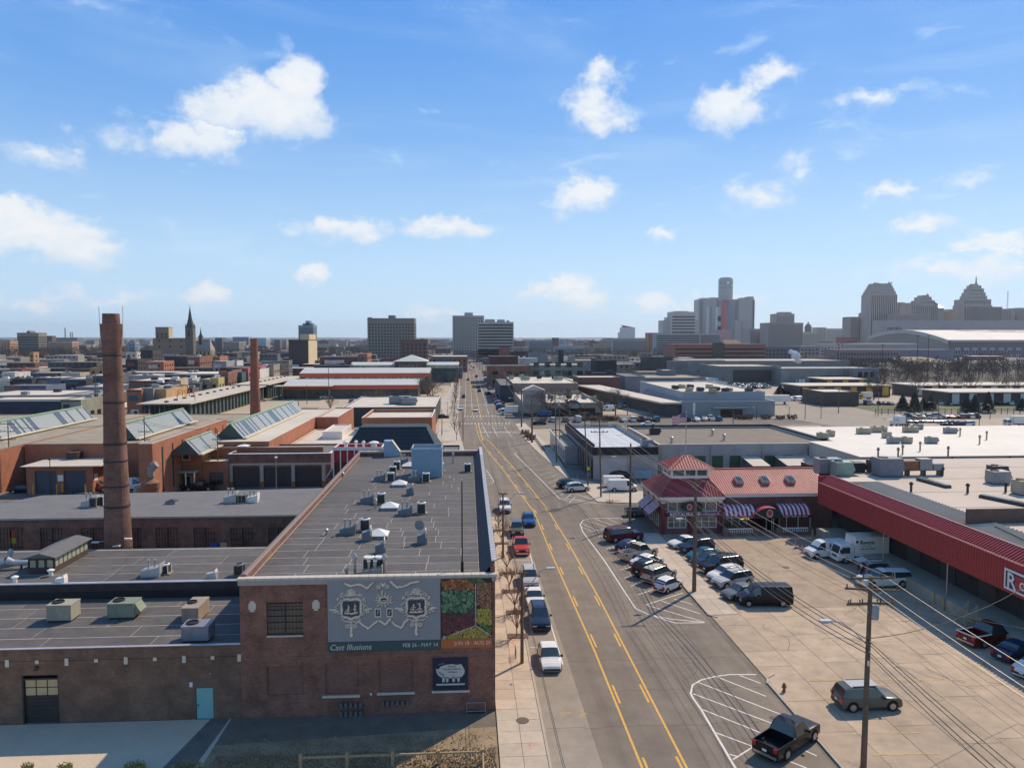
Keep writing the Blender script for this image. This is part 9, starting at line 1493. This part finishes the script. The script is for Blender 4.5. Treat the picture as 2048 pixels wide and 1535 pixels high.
for i,(x,y,h,l)in enumerate(((XA(757,283,3),287,10.5,'wide-spreading bare tree in front of the market shed'),(XA(657,283,3),286,8,'small bare tree beside the floodlight pole'),(XA(858,335,3),325,15,'big rounded bare tree at the corner of the market lot'),(XA(866,330,3),318,12,'bare tree touching the big rounded one'),(XA(612,276,3),270,4.5,'little bare tree by the white-roofed office'),(XA(1097,262,3),263,13,'vase-shaped bare tree in front of the tan store, left one'),(XA(1140,262,3),263,13,'vase-shaped bare tree in front of the tan store, second one'),(XA(1203,262,3),262,11,'vase-shaped bare tree at the right end of the tan store'),(XA(1229,270,3),268,12.5,'bare tree right of the tan store by the white minivan'),(XA(1301,262,3),262,4.2,'tiny bare tree behind the parked row'),(XA(27,330,3),330,11,'bare tree over the blue shed at the far left'),(XA(320,470,3),455,9,'bare tree in front of the orange warehouse'))):bare('bare_tree',x,y,h,l,90+i,.55,TWIG,7,5 if h>9 else 4)
proto=None;Rr=random.Random(4)
for i in range(16):
 Y=205+i*24;x=along(LEFT,Y)-1.3
 if proto is None or i%5==0:proto=bare('street_tree',x,Y,7,'slim bare street tree in the line along the left sidewalk, %s from here'%ORD[i],300+i,.3,mat('dark_twigs',(.075,.062,.05),.95,.2,2),6,4,.09,0,'street tree','street trees along the left sidewalk')
 else:
  t=proto.copy();COL.objects.link(t);t['label']='slim bare street tree in the line along the left sidewalk, %s from here'%ORD[i];t.location=(x,Y,0);t.rotation_euler=(0,0,Rr.uniform(0,6))
  for ch in list(proto.children):c2=ch.copy();COL.objects.link(c2);c2.parent=t
pr2=bare('roadside_tree',XA(1690,420,0),420,10,'leafless tree in the belt between the freight sheds and the stadium',500,.5,mat('thicket_twigs',(.1,.08,.07)),7,4,.16,0,'bare tree','leafless trees in the belt between the freight sheds and the stadium')
for i in range(84):
 Y=Rr.uniform(395,560)if i<46 else Rr.uniform(320,420)if i<66 else Rr.uniform(450,620);px=Rr.uniform(1690,2090)if i<66 else Rr.uniform(1150,1420);t=pr2.copy();COL.objects.link(t);t['label']=('leafless tree in the belt between the freight sheds and the stadium' if i<46 else 'leafless tree scattered around the freight sheds' if i<66 else 'leafless tree behind the terminal and the mill');t['group']=t['label'].replace('leafless tree','leafless trees');t.location=(XA(px,Y,0),Y,0);s=Rr.uniform(.8,1.5);t.scale=(s,s,s);t.rotation_euler=(0,0,Rr.uniform(0,6))
 for ch in list(pr2.children):c2=ch.copy();COL.objects.link(c2);c2.parent=t
SPR=mat('spruce_needles',(.030,.042,.030),.95,.35,1.5,fine=.3,fscale=12)
def spruce(px,py,pt_,w,label,seed):
 p=P(px,py);h=ZA(pt_,p.x,p.y)-1;R_=random.Random(seed);t=thing('spruce_tree',label,'spruce',p);MB().cyl((0,0,0),(0,0,h*.25),.2,.16).build('trunk',BARK,t);b=MB();r=w/2
 for k in range(1100):
  f=R_.random()**.8;z=h*(.06+.94*f);rr=r*(1-f)**.85*R_.uniform(.55,1.12)+.08;a=R_.uniform(0,2*pi);x,y=rr*cos(a),rr*sin(a);l=.5+.5*(1-f);da=R_.uniform(-.5,.5);ox,oy=cos(a+da)*l,sin(a+da)*l
  b.add([(x*.55,y*.55,z+.25),(x+ox*.5-oy*.35,y+oy*.5+ox*.35,z-.18),(x+ox*.5+oy*.35,y+oy*.5-ox*.35,z-.22)],[(0,1,2)])
 b.build('crown',SPR,t)
for i,(px,py,pt_,w,l)in enumerate(((1805,820,784,5.2,'broad dark spruce at the left of the bank group'),(1829,822,778,5.0,'tallest spruce of the left group'),(1846,820,790,4,'short spruce filling the left group'),(1861,820,785,4.6,'spruce right of the tallest one'),(1933,825,787,5.4,'left spruce of the right-hand pair'),(1949,825,783,4.6,'right spruce of the right-hand pair'),(1976,825,778,4.6,'tall pointed spruce standing alone'),(2044,820,791,4.6,'spruce at the right edge of the picture'),(1560,789,766,6,'dark evergreen beside the terminal road, left one'),(1583,790,770,6.5,'dark evergreen beside the terminal road, right one'),(1402,745,722,14,'dark round evergreen in front of the tan-roofed store'),(1378,744,728,7,'smaller dark evergreen by the tan-roofed store'),(1797,732,708,14,'dark evergreen clump beside the grass mound'))):spruce(px,py,pt_,w,l,700+i)
def shrub(px,py,w,h,label,m,cat='shrub',group=None,z=0,n=260,seed=1,leaf=.12):
 R_=random.Random(seed);p=P(px,py,z);t=thing('shrub',label,cat,p,group=group);b=MB()
 for k in range(n):
  a,c,s=R_.uniform(0,2*pi),R_.random(),R_.random()**.35;x,y,z_=w*.5*s*cos(a),w*.35*s*sin(a),h*c*s;l=leaf*R_.uniform(.7,1.5);a2=R_.uniform(0,6.28);b.add([(x,y,z_),(x+l*cos(a2),y+l*sin(a2),z_+l*.4),(x-l*.4*sin(a2),y+l*.4*cos(a2),z_+l)],[(0,1,2)])
 b.build('foliage',m,t);MB().cyl((0,0,0),(0,0,h*.5),.04).build('stem',BARK,t)
YGR=mat('yellow_green_leaves',(.26,.25,.05),.9,.35,5);BRS=mat('brown_hedge',(.16,.10,.06),.95,.3,2)
for i,(px,py,w,l)in enumerate(((270,1541,1.4,'yellow-green shrub at the bottom edge, left one'),(374,1543,2.0,'yellow-green shrub at the bottom edge, right and larger one'),(55,1542,.7,'tip of a small shrub at the bottom left'),(130,1543,.9,'tip of a small shrub at the bottom left, beside the first'))):shrub(px,py,w,.5,l,YGR,n=900,seed=i,leaf=.07)
for i,px in enumerate((1168,1180,1192,1206,1218,1228,1476,1486,1496,1531,1560,1584)):shrub(px,841 if px<1300 else 838,3.6,1.5,'low brown hedge shrub along the edge of the lots, %s from the left'%ORD[i],BRS,'shrub','hedge shrubs along the lots',n=200,seed=30+i,leaf=.35)
for i,(px,py)in enumerate(((1050,868),(1056,874),(1062,880),(1086,843))):shrub(px,py,2.6,1.4,('farthest','second farthest','nearest','isolated')[i]+' brown scrub beside the poles of the empty lot',BRS,'shrub','scrub beside the empty lot',n=200,seed=60+i,leaf=.3)
t=thing('rail_fence','low weathered timber rail fence at the bottom edge','fence',(-8,48,0));WD=mat('old_timber',(.33,.26,.14),.9,.25,3)
for px in(601,694,785,877,966):x=XA(px,48,.5)+8;MB().box(x-.1,x+.1,-.1,.1,0,.98).build('post',WD,t)
MB().box(XA(601,48,.5)+8,XA(966,48,.5)+8,-.05,.05,.7,.82).build('rail',WD,t)
x=XA(966,48,.5)+8;MB().box(x-.05,x+.05,-9,-.1,.7,.82).build('rail',WD,t)
def hydrant(px,py,label,m):
 p=P(px,py,.02);t=thing('fire_hydrant',label,'fire hydrant',p);b=MB();b.lathe([(.17,0),(.17,.06),(.11,.08),(.11,.5),(.15,.52),(.15,.57),(.12,.6),(.09,.7),(.03,.76)],12);b.build('barrel',m,t);MB().cyl((-.2,0,.42),(.2,0,.42),.055,n=8).cyl((0,-.2,.4),(0,0,.4),.07,n=8).build('nozzle',m,t)
hydrant(1568,1383,'rusty fire hydrant at the driveway corner near the hatched bay',mat('rusty_red_hydrant',(.20,.07,.03),.7,.3,8));hydrant(1155,957,'yellow-topped hydrant in the shade of the corner garage',mat('dull_yellow_hydrant',(.4,.35,.05),.6,.2,6))
for px,py,l in((1604,1105,'orange delineator post farthest from the restaurant'),(1591,1096,'orange delineator post in the middle of three'),(1575,1087,'orange and white delineator closest to the restaurant steps'),(938,815,'orange post standing in the street beyond the crossing, left one'),(964,812,'orange post standing in the street beyond the crossing, right one'),(966,802,'orange post farther up the street')):
 p=P(px,py,.05);t=thing('traffic_delineator',l,'traffic post',p);MB().box(-.22,.22,-.22,.22,0,.06).build('base',BLACK,t);MB().cyl((0,0,.06),(0,0,1.1),.07,.045).build('post_tube',ORANGE,t);MB().cyl((0,0,.72),(0,0,.84),.064).build('reflective_band',WHITE,t)
p=P(1032,1318,.12);t=thing('bike_rack','bent metal bike rack on the left sidewalk','bike rack',p);RK=mat('rack_brown',(.18,.1,.06),.5)
for i in range(3):MB().tube([(0,i*.42,0),(0,i*.42,.85),(0,i*.42+.3,.85),(0,i*.42+.3,0)],.03,5).build('hoop',RK,t)
for px,py,pt_,l,m in((1261,1050,1014,'grey street sign on a thin post at the side street corner',RTUG),(1091,903,890,'small sign post near the striped bays',DARK),(1097,903,890,'second small sign post near the striped bays',DARK)):
 p=P(px,py);h=ZA(pt_,p.x,p.y);t=thing('street_sign',l,'street sign',p);MB().cyl((0,0,0),(0,0,h),.03).build('post',STEEL,t);MB().box(-.18,.18,-.05,-.03,h-.5,h).build('sign_plate',m,t)
p=P(1226,1003,.1);t=thing('fallen_barricade','pinkish barricade frame lying on the corner island','barricade',p);PK=mat('faded_pink',(.5,.2,.16),.7)
for i in range(5):MB().cbox((random.uniform(-.7,.7),random.uniform(-.5,.5),.12+i*.05),(1.5,.12,.05),rz=random.uniform(-1,1)).build('plank',PK,t)
MB().cyl((-.6,.2,0),(-.6,.2,1.4),.03).build('post',PK,t)
t=thing('board_fence','short vertical board fence behind the striped bays','fence',P(1107,902));x1=P(1138,902).x-t.location.x;bm_=MB().box(-.11,.11,-.03,.03,0,1.6).mesh('board',mat('grey_board',(.26,.22,.18),.9,.2,2));n=int(x1/.26)
for i in range(n):inst('board',bm_,t,(.13+i*.26,0,0))
p=P(1060,880);t=thing('guard_rail','row of dark curb stops along the empty lot','curb stops',P(1068,873));bm_=MB().box(-.5,.5,-.15,.15,0,.35).mesh('curb_stop',DARK)
for i in range(9):q_=P(1066+i*2.6,872+i*3.6);inst('curb_stop',bm_,t,(q_.x-t.location.x,q_.y-t.location.y,0))
p=P(1077,830);t=thing('flagpole','white flagpole with a small drooping flag at the tan store','flagpole',p);h=ZA(790,p.x,p.y);MB().cyl((0,0,0),(0,0,h),.09,.06).build('pole',WHITE,t);b=MB();b.add([(0,0,h-.2),(1.6,.1,h-.6),(1.4,0,h-2.8),(0,0,h-1.6)],[(0,1,2,3)]);b.build('flag_cloth',MATS['flag_red'],t)
t=thing('loading_goods','row of low pallets along the works yard fence','pallets',P(160,990))
for i in range(6):MB().box(-.55,.55,-.5,.5,0,.5).build('pallet',mat('dark_green_pallet',(.05,.07,.06)),t).location=(i*1.3-3,0,0)
def person():
 p=P(1722,1150,.05);t=thing('person','person in a pale top and dark trousers loading the open tailgate','person',p,D(-8));me=bpy.data.meshes.new('body')
 V=[(0,0,.95),(0,0,1.15),(.03,0,1.38),(.07,0,1.5),(.09,0,1.62),(.0,.1,.9),(.03,.12,.5),(0,.13,.08),(.14,.14,.04),(0,-.1,.9),(-.06,-.12,.5),(-.12,-.13,.08),(.02,-.14,.04),(.04,.19,1.4),(.2,.24,1.15),(.42,.2,1.1),(.52,.18,1.1),(.04,-.19,1.4),(.2,-.22,1.15),(.42,-.18,1.12),(.52,-.16,1.12)]
 E=[(0,1),(1,2),(2,3),(3,4),(0,5),(5,6),(6,7),(7,8),(0,9),(9,10),(10,11),(11,12),(2,13),(13,14),(14,15),(15,16),(2,17),(17,18),(18,19),(19,20)]
 RD=[.15,.15,.16,.06,.1,.1,.07,.05,.045,.1,.07,.05,.045,.065,.05,.04,.035,.065,.05,.04,.035]
 me.from_pydata(V,E,[]);o=bpy.data.objects.new('body',me);COL.objects.link(o);md=o.modifiers.new('s','SKIN');md.use_smooth_shade=True
 for i,v in enumerate(me.skin_vertices[0].data if me.skin_vertices else[]):v.radius=(RD[i],RD[i])
 if not me.skin_vertices:
  bm=bmesh.new();bm.from_mesh(me);bm.verts.layers.skin.verify();bm.to_mesh(me);bm.free()
  for i,v in enumerate(me.skin_vertices[0].data):v.radius=(RD[i],RD[i]);v.use_root=(i==0)
 o.modifiers.new('u','SUBSURF').levels=1;dg=bpy.context.evaluated_depsgraph_get();m2=bpy.data.meshes.new_from_object(o.evaluated_get(dg));m2.materials.clear()
 for m_ in(mat('pale_shirt',(.5,.5,.52)),mat('dark_trousers',(.03,.03,.04)),mat('skin',(.35,.2,.14))):m2.materials.append(m_)
 for pl in m2.polygons:z=pl.center.z;pl.material_index=1 if z<.98 else(2 if z>1.47 or(pl.center.x>.4)else 0)
 bpy.data.objects.remove(o);o=bpy.data.objects.new('body',m2);COL.objects.link(o);o.parent=t;b=MB();b.lathe([(.03,-.02),(.1,.02),(.11,.1),(.05,.15)],10,(.07,0,1.62));b.build('hair',BLACK,t)
 b=MB();b.box(.1,.14,-.02,.02,1.56,1.6);
person()
